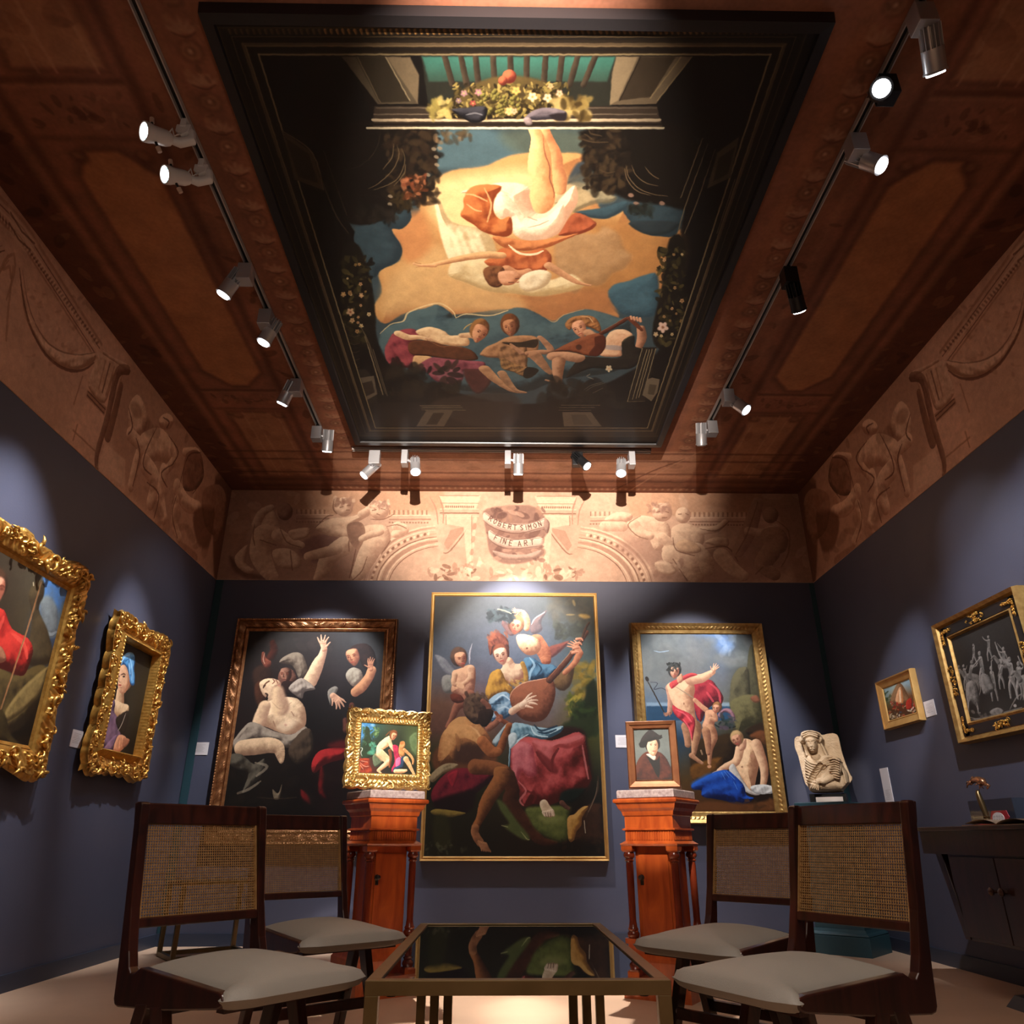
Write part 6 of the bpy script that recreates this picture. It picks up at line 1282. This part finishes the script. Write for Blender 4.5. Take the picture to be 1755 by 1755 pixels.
lamp(-1.47, 3.76, .03, .04, (-2.3, 3.9, 1.4), 'silver', 'silver spotlight seen from its square box, fourth along the left ceiling rail', 90, 40, 1, COOL, 3.64)
lamp(-1.47, 4.52, -.05, 0, (-2.5, 5.19, 1.66), 'silver', 'silver spotlight on the left ceiling rail aimed at the turban portrait', 330, 32, .8, COOL, 3.66)
lamp(-1.47, 5.18, .085, .02, (-1.62, 6.4, 1.5), 'silver', 'silver spotlight pointing away at the far end of the left ceiling rail', 430, 46, .5, COOL, 3.66)
lamp(1.645, 1.87, .04, .04, (2.8, 3.95, 1.75), 'silver', 'silver spotlight nearest the camera on the right ceiling rail', 560, 34, .9, COOL)
lamp(1.645, 2.17, -.05, -.02, (.55, .1, 1.5), 'black', 'black spotlight shining straight at the viewer on the right ceiling rail', 60, 40, .9, COOL, 3.64)
lamp(1.645, 2.46, .03, .03, A(1.675, 2.49, 3.62, .55, -.35, -.75), 'silver', 'silver spotlight with square box, third on the right ceiling rail', 60, 40, 1, COOL, 3.64)
lamp(1.645, 3.34, .03, .03, (2.8, 5.30, 1.66), 'black', 'black spotlight in the middle of the right ceiling rail', 360, 17, .7, COOL)
lamp(1.645, 4.60, .05, .0, A(1.69, 4.6, 3.62, .6, -.3, -.8), 'silver', 'silver spotlight with bright lens, fifth along the right ceiling rail', 50, 40, 1, COOL, 3.64)
lamp(1.645, 5.05, -.085, 0, (1.72, 6.4, 1.5), 'silver', 'silver finned spotlight pointing away at the far end of the right ceiling rail', 450, 46, .5, COOL, 3.66, dim=True)
lamp(-1.075, 5.58, -.02, .05, (-1.9, 5.5, 2.6), 'silver', 'silver spotlight pointing down left, leftmost on the far ceiling rail', 40, 60, 1, COOL, 3.62)
lamp(-.82, 5.58, .09, 0, (-.28, 4.1, 0), 'silver', 'silver spotlight facing the camera, second from the left on the far ceiling rail', 900, 20, .6, NEUT, 3.63)
lamp(.05, 5.58, .09, 0, (.12, 6.42, 1.75), 'silver', 'silver spotlight over the tall middle painting on the far ceiling rail', 400, 62, .5, COOL, 3.66)
lamp(.64, 5.58, .01, -.03, (1.15, 5.3, 3.0), 'black', 'small black spotlight on the far ceiling rail', 0, 30, 1, NEUT, 3.67)
lamp(1.10, 5.58, -.09, 0, (.52, 4.1, 0), 'silver', 'silver spotlight facing the camera, rightmost on the far ceiling rail', 900, 20, .6, NEUT, 3.63)
# accent lights added off the rails, without fixtures, to brighten pedestals and bust
spot('accent_light', (.35, 1.0, 3.6), (-.66, 4.5, 1.1), 1500, 9, .5, NEUT, .03)
spot('accent_light', (-.25, 1.0, 3.6), (.87, 4.4, 1.0), 1500, 10, .5, NEUT, .03)
spot('accent_light', (.7, 2.4, 3.6), (2.50, 5.96, 1.28), 800, 8, .5, (1, .88, .74), .03)
# ------------------------------------------------------------------ furniture
# chairs: local x forward, y left, origin on the floor
def cane_mesh(mb, y0, y1, z0, z1, px, ny, nz, w=.0034):
    """woven cane: vertical and horizontal strands, px(z) = plane of the panel"""
    for i in range(ny):
        y = y0+(y1-y0)*(i+.5)/ny; a = px(z0); b = px(z1); mb.add([(a+.0008, y-w/2, z0), (a+.0008, y+w/2, z0), (b+.0008, y+w/2, z1), (b+.0008, y-w/2, z1), (a-.0006, y-w/2, z0), (a-.0006, y+w/2, z0), (b-.0006, y+w/2, z1), (b-.0006, y-w/2, z1)], [(0, 1, 2, 3), (7, 6, 5, 4), (0, 4, 5, 1), (3, 2, 6, 7), (1, 5, 6, 2), (0, 3, 7, 4)])
    for i in range(nz):
        z = z0+(z1-z0)*(i+.5)/nz; x = px(z); mb.box((x+.0016*(1 if i % 2 else -1), (y0+y1)/2, z), (.0014, y1-y0, w))
def make_chair():
    W, D = .425, .471; t = empty('cane_chair')
    for s in (-1, 1):
        y = s*(W/2-.014); a, b = y-.014, y+.014
        P = [(-.236, .352), (-.228, .340), (-.21, .336), (.0, .350), (.212, .374), (.226, .380), (.230, .392), (.222, .404), (.20, .408), (-.135, .428), (-.158, .416), (-.176, .412), (-.190, .425), (-.205, .46), (-.232, .56), (-.276, .818), (-.284, .824), (-.302, .824), (-.308, .816), (-.262, .54), (-.246, .44)]
        MB().prism([(u, v) for u, v in P], a, b, 1).build('side_frame', M['wood'], t, bevel=.004)
        for (x0, x1, x2, x3) in ((-.125, -.072, -.225, -.188), (-.062, -.012, .085, .118)):
            MB().prism([(x0, .352), (x1, .358), (x3, 0), (x2, 0)], y-.015, y+.015, 1).build('leg', M['wood'], t, bevel=.003)
    for x, z in ((-.165, .17), (.045, .17)): MB().box((x, 0, z), (.022, W-.05, .034)).build('stretcher', M['wood'], t, bevel=.003)
    MB().box((-.05, 0, .352), (.06, W-.05, .03)).build('seat_rail', M['wood'], t); MB().box((.19, 0, .372), (.03, W-.05, .02)).build('seat_rail', M['wood'], t)
    lx = lambda z: -.226-(z-.51)*.232
    for z0, z1, th, nm in ((.765, .822, .022, 'top_rail'), (.508, .532, .024, 'lower_rail')):
        f = MB().add([(lx(z)+k*th/2-.008, y_, z) for z in (z0, z1) for y_ in (-W/2+.002, W/2-.002) for k in (-1, 1)], [(0, 2, 3, 1), (4, 5, 7, 6), (0, 1, 5, 4), (2, 6, 7, 3), (0, 4, 6, 2), (1, 3, 7, 5)]).build(nm, M['wood'], t, bevel=.004)
    for s in (-1, 1):
        MB().add([(lx(z)+k*.007-.005, s*(W/2-.028)+q*.004, z) for z in (.52, .775) for q in (-1, 1) for k in (-1, 1)], [(0, 2, 3, 1), (4, 5, 7, 6), (0, 1, 5, 4), (2, 6, 7, 3), (0, 4, 6, 2), (1, 3, 7, 5)]).build('cane_beading', M['cane'], f)
    mb = MB(); cane_mesh(mb, -W/2+.03, W/2-.03, .530, .768, lambda z: lx(z)-.004, 50, 34, .0028); c = mb.build('cane_panel', M['cane'], f); c['kind'] = 'stuff'
    # cushion: tapered plan, domed top, rounded front
    nu, nv = 34, 30; Gt = np.zeros((nv+1, nu+1, 3)); Gb = Gt.copy()
    for i in range(nv+1):
        for j in range(nu+1):
            u = i/nv*2-1; v = j/nu*2-1; r = max(abs(u), abs(v)); e_ = (1-r**4)**.5 if r < 1 else 0
            x = -.195+(.25+.195)*(u+1)/2; wd = (W/2-.032)+(.036)*sm((x-.185)/.05); q = 1-.06*max(0, abs(v)-.6)**1.0*max(0, u)
            x = -.195+(.456*q)*(u+1)/2-.03*max(0, abs(v)-.7)*max(0, u)*2
            z0 = .392+.010*(1-(u+1)/2)
            Gt[i, j] = (x, -v*wd, z0+.056*e_*(.62+.38*(1-v*v)*(1-.5*u*u))); Gb[i, j] = (x, -v*wd, z0-(.022+.014*(u+1)/2)*e_)
    s_ = MB(); s_.grid(Gt[:, ::-1][::1]); s_.grid(Gb); MBs = s_.build('seat', M['leather'], t, smooth=True)
    return t
ch = make_chair()
CH = [('cane-backed chair with grey seat nearest the camera on the left of the table', -.668, 2.281, -37.7), ('cane-backed chair with grey seat behind the front left chair', -.658, 3.22, -50),
      ('cane-backed chair with grey seat behind the front right chair', .785, 2.970, 221), ('cane-backed chair with grey seat nearest the camera on the right of the table', .765, 2.212, 207.2)]
for i, (lab, x, y, a) in enumerate(CH):
    o = ch if i == 0 else copy_tree(ch)
    o.location = (x, y, 0); o.rotation_euler = (0, 0, math.radians(a)); tag(o, lab, 'chair', 'cane chairs round the low table')
# low table
t = tag(empty('coffee_table', (.05, 2.91, 0)), 'low coffee table with bronzed metal frame and mirror-black glass top', 'table')
x0, x1, y0, y1 = -.385, .385, -.72, .72
for nm, c, d in (('rail', (0, y0+.0175, .3835), (x1-x0, .035, .033)), ('rail', (0, y1-.0175, .3835), (x1-x0, .035, .033)), ('rail', (x0+.0175, 0, .3835), (.035, y1-y0-.07, .033)), ('rail', (x1-.0175, 0, .3835), (.035, y1-y0-.07, .033))):
    MB().box(c, d).build(nm, M['brass'], t, bevel=.0015)
MB().box((0, 0, .390), (x1-x0-.07, y1-y0-.07, .010)).build('glass_top', M['glass'], t)
for sx in (-1, 1):
    MB().box((sx*(x1-.0175), y0+.0175, .1835), (.034, .034, .367)).build('leg', M['brass'], t, bevel=.0015)
    for k in range(3): MB().box((sx*(x1-.018-k*.055), y1-.0175, .1835), (.036, .030, .367)).build('leg', M['brass'], t, bevel=.0015)
    for dy in (0, .06): MB().lathe([(.012, .357), (.012, .367)], 12, Matrix.Translation((sx*(x1-.06), y0+.06+dy, 0))).build('glass_pad', M['darkm'], t)
# pedestals
def make_pedestal():
    t = empty('pedestal')
    def sq(name, prof, m, par=t, bevel=0): return MB().lathe(prof, 4, None, True).build(name, m, par, bevel=bevel)
    sq('marble_slab', [(.158, .936), (.166, .939), (.166, .974), (.162, .979)], M['marble'], bevel=.002)
    sq('cornice', [(.14, .845), (.145, .85), (.15, .87), (.163, .885), (.168, .90), (.172, .91), (.182, .915), (.184, .925), (.18, .934), (.16, .936)], M['sat'])
    sq('frieze_block', [(.138, .785), (.138, .846)], M['sat']); sq('moulding', [(.138, .772), (.150, .776), (.150, .783), (.140, .786)], M['sat'])
    fb = sq('fluted_band', [(.138, .722), (.138, .773)], M['sat']); mb = MB()
    for s in range(4):
        Rr = Matrix.Rotation(s*math.pi/2, 3, 'Z')
        for k in range(19): mb.box(Rr @ Vector((-.126+k*.014, -.1395, .748)), (.007, .005, .042), Rr)
    q = mb.build('reeding', M['sat'], fb); q['kind'] = 'stuff'
    sq('lower_moulding', [(.118, .695), (.158, .698), (.163, .708), (.150, .716), (.138, .724)], M['sat'])
    bd = sq('cupboard', [(.102, .24), (.102, .70)], M['sat'])
    for s, nm in ((0, 'door'), (1, 'side_panel'), (2, 'back_panel'), (3, 'side_panel')):
        Rr = Matrix.Rotation(s*math.pi/2, 3, 'Z'); d = MB().box(Rr @ Vector((0, -.1045, .46)), (.166, .007, .40), Rr).build(nm, M['sat'], bd, bevel=.002)
        if s == 0:
            pass
    for sx in (-1, 1):
        for sy in (-1, 1):
            T = Matrix.Translation((sx*.128, sy*.128, 0))
            cprof = [(.024, .262), (.030, .268), (.032, .285), (.024, .295), (.028, .303), (.022, .312), (.018, .34), (.019, .45), (.020, .60), (.018, .618), (.026, .626), (.019, .634), (.028, .642), (.031, .652), (.026, .664), (.024, .668)]
            c = MB().lathe(cprof, 20, T).build('column', M['satdk'], t, smooth=True, auto=45)
            MB().lathe([(.024, .668), (.031, .676), (.031, .697)], 4, T @ Matrix.Rotation(0, 4, 'Z'), True).build('capital', M['sat'], c); MB().lathe([(.033, .238), (.033, .262)], 4, T, True).build('column_base', M['sat'], c)
    sq('plinth', [(.176, 0), (.176, .165), (.168, .175), (.160, .20), (.150, .215), (.150, .24)], M['sat'])
    return t
def knob_on(t, s):
    bd = [q for q in children(t) if q.name.startswith('cupboard')][0]; Rr = Matrix.Rotation(s*math.pi/2, 4, 'Z'); dr = [q for q in children(bd)][s]; dr.name = 'door'
    T = Rr @ Matrix.Translation((-.070, -.108, .545)) @ Matrix.Rotation(math.pi/2, 4, 'X'); MB().lathe([(.014, 0), (.014, .003), (.006, .005), (.006, .014), (.012, .018), (.011, .026), (.004, .029)], 14, T).build('knob', M['iron'], dr, smooth=True, auto=45)
    MB().box((Rr @ Vector((-.070, -.1085, .522))), (.018, .003, .028), Rr.to_3x3()).build('lock_plate', M['iron'], dr)
pr = make_pedestal(); pl = copy_tree(pr)
pr.location = (.877, 4.449, 0); pr.rotation_euler = (0, 0, math.radians(-33)); tag(pr, 'orange wooden pedestal with corner columns and marble top, right of the table', 'pedestal', 'matching column pedestals'); knob_on(pr, 0)
pl.location = (-.652, 4.55, 0); pl.rotation_euler = (0, 0, math.radians(33)); tag(pl, 'orange wooden pedestal with corner columns and marble top, left of the table', 'pedestal', 'matching column pedestals'); knob_on(pl, 0)
# teal pedestal and relief bust
t = tag(empty('display_plinth', (2.50, 6.03, 0), math.radians(-43)), 'dark teal display plinth in the right corner under the stone bust', 'plinth')
MB().lathe([(.205, 0), (.205, .118)], 4, None, True).build('base', M['teal'], t, bevel=.002); MB().lathe([(.198, .118), (.203, .124), (.196, .134), (.185, .142), (.178, .16)], 4, None, True).build('moulding', M['teal'], t)
MB().lathe([(.170, .142), (.170, .93)], 4, None, True).build('shaft', M['teal'], t); MB().lathe([(.172, .92), (.19, .94), (.19, .985), (.186, .988)], 4, None, True).build('top_plate', M['teal'], t, bevel=.002)
class Relief:
    def __init__(s, w, h, n): s.w, s.h = w, h; s.nx = n; s.ny = int(n*h/w); s.z = np.zeros((s.ny, s.nx)); s.c = Canvas([(0, 0), (1150, 0), (1150, 1360), (0, 1360)], s.nx, s.ny)
    def P(s, q): return s.c.T(q)
    def XY(s): return np.meshgrid(np.arange(s.nx)+.5, np.arange(s.ny)+.5)
    def dome(s, q, base, A, r, soft=True):
        P = crom(s.P(q), 4); X, Y = s.XY(); d = s.c.sd(P, X, Y); R = r*s.nx/1150; t = np.clip(d/R, 0, 1); h = base*sm(d/2+.5)+A*np.sqrt(np.clip(1-(1-t)**2, 0, 1)); s.z = np.where(d > 0, np.maximum(s.z, h), s.z)
    def limb(s, q, base, k=1., add=False):
        Q = S(q); P = np.column_stack([s.P(Q), Q[:, 2]/2*s.nx/1150]); P = crom(P, 4, False); X, Y = s.XY(); H_ = np.zeros_like(s.z); px = s.w/s.nx
        for i in range(len(P)-1):
            ax, ay, ar = P[i]; bx, by, br = P[i+1]; ex, ey = bx-ax, by-ay; l = ex*ex+ey*ey+1e-9; t = np.clip(((X-ax)*ex+(Y-ay)*ey)/l, 0, 1); r = ar+(br-ar)*t
            d = np.hypot(X-ax-t*ex, Y-ay-t*ey); h = np.sqrt(np.clip(r*r-d*d, 0, None))*px*k; H_ = np.maximum(H_, np.where(d < r, h+(0 if add else base), 0))
        s.z = s.z+H_ if add else np.maximum(s.z, H_)
    def cut(s, q, dep):
        z0 = s.z.copy(); s.limb(q, 0, 1., True); g = s.z-z0; s.z = z0-np.minimum(g, dep)
rl = Relief(.40, .47, 230)
rl.dome('230,60 300,30 420,20 520,40 600,110 650,200 660,300 560,340 300,340 180,300 190,180', .02, .085, 150)           # veil / hair mass
rl.dome('260,160 640,160 660,420 700,560 790,700 860,760 620,800 300,790 270,640 240,420', .015, .05, 90)
rl.dome('300,560 500,600 700,560 860,640 900,800 980,960 1040,1180 1000,1330 700,1340 260,1330 200,1180 180,960 200,760', .02, .075, 150)
rl.dome('385,560 560,560 580,690 480,740 380,690', .05, .045, 80)                                                        # neck
rl.dome('330,230 440,190 540,240 560,360 530,470 470,540 400,500 340,420 320,320', .075, .055, 75)                      # face
for q in ('300,200,40 440,150,44 590,200,40', '280,160,34 440,110,36 610,160,34', '300,110,30 440,70,30 590,110,30'): rl.limb(q, .108, .7)
rl.limb('230,210,70 215,260,70 260,290,60', .07, .8); rl.limb('590,210,70 640,240,70 610,290,60', .07, .8); rl.limb('590,290,40 640,380,40 680,520,50 720,640,50', .06, .8); rl.limb('250,290,36 270,420,40 290,560,46', .06, .8)
rl.limb('436,290,24 446,360,34 452,398,56', .130, .9); rl.limb('405,462,16 452,455,22 500,462,16', .128, .8); rl.limb('415,484,16 452,490,24 490,484,16', .126, .8); 
for x in (385, 512): rl.cut(f'{x-38},312,30 {x},310,36 {x+38},312,30', .005); rl.limb(f'{x-26},318,14 {x},318,22 {x+26},318,14', .124, .8)
rl.limb('440,522,50 470,526,50', .10, .7); rl.ball = None
for k in range(9): rl.limb([(260-k*6, 640+k*62, 34), (360+k*10, 740+k*60, 40), (520-k*12, 790+k*40, 34)], .099-.001*k, .9)
for k in range(6): rl.limb([(480, 700+k*26, 24), (600, 720+k*30, 28), (700, 650+k*30, 28), (850, 640+k*30, 26)], .098, .9)
rl.cut('560,800,120 440,940,140 300,1120,110 230,1260,60', .03); rl.cut('640,840,100 560,960,140 430,1100,110', .03)
rl.limb('880,700,150 900,860,170 830,1000,160 700,1080,130 560,1150,110', .098, .62)
for k in range(9): a = k/8; rl.limb([(770+40*math.sin(k), 700+k*46, 22), (870-30*a, 680+k*50, 30), (970-70*a, 730+k*46, 22)], .124-.001*k, .8)
rl.limb('560,1140,120 500,1120,120 440,1160,90', .104, .8)
for k in range(4): rl.limb([(470-k*10, 1150+k*16, 40), (390+k*22, 1210+k*14, 36), (340+k*34, 1270+k*12, 26)], .106, .9)
for k in range(5): rl.limb([(960+k*14, 800+k*30, 30), (1000+k*8, 1000, 34), (1010+k*6, 1250, 30)], .088-.004*k, .8)
rl.z *= 1.35
rl.z += (fbm(rl.ny, rl.nx, 12, 3)-.5)*.005
X, Y = rl.XY(); dd = rl.c.sd(crom(rl.P('20,240 40,160 90,115 180,105 300,30 440,0 600,60 640,110 820,85 940,110 985,200 1000,500 1040,760 1085,960 1120,1050 1080,1130 1000,1200 900,1300 830,1350 300,1350 220,1290 160,1200 120,1130 90,900 60,560 20,380'), 3)+RNG.rand(1), X, Y)
def relief_mesh(r, mask, dep, m, parent, name):
    ny, nx = r.z.shape; id_ = -np.ones((ny, nx), int); V = []; 
    for j in range(ny):
        for i in range(nx):
            if mask[j, i]: id_[j, i] = len(V); V.append(((i+.5)/nx*r.w-r.w/2, -r.z[j, i], r.h-(j+.5)/ny*r.h))
    n = len(V); V += [(x, dep, z) for x, y, z in V]; Fc = []; ed = {}
    for j in range(ny-1):
        for i in range(nx-1):
            q = (id_[j, i], id_[j+1, i], id_[j+1, i+1], id_[j, i+1])
            if min(q) < 0: continue
            Fc.append(q)
            for a, b in zip(q, q[1:]+q[:1]):
                if (b, a) in ed: del ed[(b, a)]
                else: ed[(a, b)] = 1
    for a, b in ed: Fc.append((b, a, a+n, b+n))
    q = [a for a, b in ed]; cx = len(V); V.append((0, dep, r.h*.45)); Fc += [(b+n, a+n, cx) for a, b in ed]
    mb = MB(); mb.add(V, Fc); return mb.build(name, m, parent, smooth=True, auto=60)
bt = tag(empty('relief_bust', mw=axes((2.50, 6.01, 1.055), (.87, -.5, 0), Z_)), 'carved stone relief of a veiled woman on the teal plinth in the right corner', 'sculpture')
relief_mesh(rl, dd > 1, .045, M['stone'], bt, 'carved_slab')
MB().box((-.0, -.0, -.035), (.26, .10, .060)).build('mount', M['darkm'], bt)
o = tag(MB().box((0, 0, 0), (.19, .004, .034)).build('name_plate', M['card']), 'white caption strip under the stone bust', 'label'); o.matrix_world = axes((2.468, 5.925, 1.008), (.87, -.5, 0), Z_)
# sideboard
SBX = 2.37
t = tag(empty('sideboard', (2.60, 3.85, 0)), 'dark walnut sideboard on the right wall with round door knobs', 'sideboard'); x0 = SBX-2.60; x1 = XR-.02-2.60; ya, yb = -.85, .72
MB().box(((x0-.02+x1)/2, (ya+yb)/2, .782), (x1-x0+.02, yb-ya, .020)).build('top', M['walnut'], t, bevel=.003)
MB().box(((x0+x1)/2, (ya+yb)/2-.01, .715), (x1-x0-.01, yb-ya-.03, .114)).build('apron', M['walnut'], t)
MB().box(((x0+x1)/2+.01, (ya+yb-.2)/2, .46), (x1-x0-.05, yb-.2-ya-.02, .40)).build('cabinet', M['walnut'], t, bevel=.003)
for y_, w_ in ((.27, .36), (-.11, .36), (-.49, .36)):
    d = MB().box((x0+.025, y_, .462), (.016, w_+.012, .37)).build('door', M['walnut'], t, bevel=.002)
    if y_ == .27 or y_ == -.11:
        ky = y_-.15 if y_ > 0 else y_+.15
        MB().lathe([(.008, 0), (.007, .012), (.016, .018), (.019, .027), (.012, .036), (.003, .038)], 16, Matrix.Translation((x0+.017, ky, .50)) @ Matrix.Rotation(-math.pi/2, 4, 'Y')).build('knob', M['wood'], d, smooth=True, auto=50)
for y_ in (.62, -.80):
    sg = -1 if y_ > 0 else 1
    MB().prism([(y_, .66), (y_+sg*.06, .66), (y_+sg*.17, .262), (y_+sg*.12, .262)], x0+.03, x0+.075, 0).build('brace', M['walnut'], t, bevel=.002)
MB().box((.0, -.20, .15), (.16, .22, .22)).build('base_column', M['black'], t)
MB().add([(-.20, -.30, 0), (.12, -.30, 0), (.10, .37, 0), (-.18, .31, 0), (-.16, -.28, .05), (.10, -.28, .05), (.08, .35, .05), (-.14, .29, .05)], [(3, 2, 1, 0), (4, 5, 6, 7), (0, 1, 5, 4), (1, 2, 6, 5), (2, 3, 7, 6), (3, 0, 4, 7)]).build('foot', M['black'], t)
# objects on it
zt = .792
t = tag(empty('bronze_figurine', (2.60, 4.25, zt)), 'bronze reclining figure on a slender stem with a red round foot, on the sideboard', 'figurine')
MB().lathe([(.052, 0), (.052, .010), (.046, .014)], 24).build('foot', M['red'], t, smooth=True, auto=40); MB().lathe([(.046, .014), (.040, .020), (.022, .026), (.014, .040), (.018, .048), (.011, .056)], 20).build('stem_base', M['darkbronze'], t, smooth=True, auto=50)
MB().tube([(0, 0, .05), (-.004, .012, .12), (-.006, .020, .165), (-.002, .022, .182)], [.014, .016, .013, .008], 10).build('stem', M['darkbronze'], t, smooth=True, auto=50)
fg = MB(); fg.tube([(-.0, -.055, .212), (0, -.035, .222), (0, -.005, .232), (0, .03, .236), (0, .055, .228)], [.012, .022, .020, .016, .012], 10); fg.ball((0, .074, .224), .013, 10); fg.tube([(0, .03, .235), (.01, .06, .252), (.01, .085, .236)], [.006, .006, .004], 6); fg.tube([(0, -.05, .21), (.01, -.07, .20), (0, -.06, .184)], [.012, .009, .005], 6); fg.tube([(0, .05, .228), (-.01, .09, .215), (-.01, .10, .20)], [.006, .005, .003], 6); fg.tube([(0, .07, .222), (.0, .10, .232), (0, .115, .222)], [.004, .004, .002], 6)
for k in range(6): leafy(fg, 0, .214+.006*math.sin(k), 0, .03, k, .004)
fg.build('figure', M['bronze'], t, smooth=True)
t = tag(empty('acrylic_case', (2.76, 4.36, zt)), 'low dark see-through display case behind the bronze figurine', 'case')
for nm, c, d in (('panel', (0, 0, .138), (.12, .40, .004)), ('panel', (-.06, 0, .07), (.003, .40, .136)), ('panel', (.06, 0, .07), (.003, .40, .136)), ('panel', (0, -.2, .07), (.12, .003, .136)), ('panel', (0, .2, .07), (.12, .003, .136))): MB().box(c, d).build(nm, M['clear'], t)
t = tag(empty('red_label', (2.655, 4.235, zt), 0), 'red six-sided sign with white lettering panel behind the bronze figurine', 'sign')
hexa = [(-.075, .004), (.06, .004), (.09, .045), (.075, .078), (-.05, .078), (-.085, .03)]
MB().prism([(-y_, z_) for y_, z_ in hexa], -.002, .002, 0).build('plate', M['red'], t)
MB().lathe([(.030, -.001), (.030, .001)], 20, Matrix.Translation((-.003, 0, .040)) @ Matrix.Rotation(math.pi/2, 4, 'Y') @ Matrix.Diagonal((1, 1.7, 1, 1))).build('white_panel', M['card'], t)
lt_ = MB()
for k, (y_, z_) in enumerate(((.03, .052), (.008, .053), (-.014, .052), (-.034, .05), (.034, .036), (.012, .036), (-.01, .036), (-.032, .034))): lt_.box((-.0048, y_, z_), (.0006, .009, .002)); lt_.box((-.0048, y_+.004*(-1)**k, z_-.004), (.0006, .002, .009))
q = lt_.build('lettering', M['ink'], t); q['kind'] = 'stuff'
t = tag(empty('open_book', (2.56, 3.93, zt), math.radians(12)), 'open book with curling cream pages at the frame edge on the sideboard', 'book')
for s in (-1, 1):
    G = np.zeros((9, 14, 3)); G2 = G.copy()
    for i in range(9):
        for j in range(14):
            v = j/13; G[i, j] = (-.14+.28*i/8, s*v*.20, .006+.026*math.sin(3.0*v)**.8*(1-.3*v)); G2[i, j] = (-.14+.28*i/8, s*v*.20, .005)
    mb = MB(); mb.grid(G if s > 0 else G[:, ::-1]); mb.grid(G2[::-1] if s > 0 else G2[::-1, ::-1]); mb.build('pages', M['pageb'], t, smooth=True)
MB().box((0, 0, .002), (.29, .43, .004)).build('cover', M['cover'], t)
# corner side table on the left
t = tag(empty('side_table', (-2.02, 5.92, 0), math.radians(36)), 'open-framed wooden side table in the left corner behind the chairs', 'table')
w_, d_, h_ = .50, .34, .47
for sx in (-1, 1):
    for sy in (-1, 1): MB().box((sx*w_/2, sy*d_/2, h_/2), (.03, .03, h_)).build('leg', M['walnutl'] if 'walnutl' in M else M['brass'], t, bevel=.002)
for z in (.018, h_-.012):
    for sy in (-1, 1): MB().box((0, sy*d_/2, z), (w_-.03, .028, .026)).build('rail', M['brass'], t)
    for sx in (-1, 1): MB().box((sx*w_/2, 0, z), (.028, d_-.03, .026)).build('rail', M['brass'], t)
MB().box((0, 0, h_-.004), (w_-.03, d_-.03, .008)).build('top', M['black'], t)
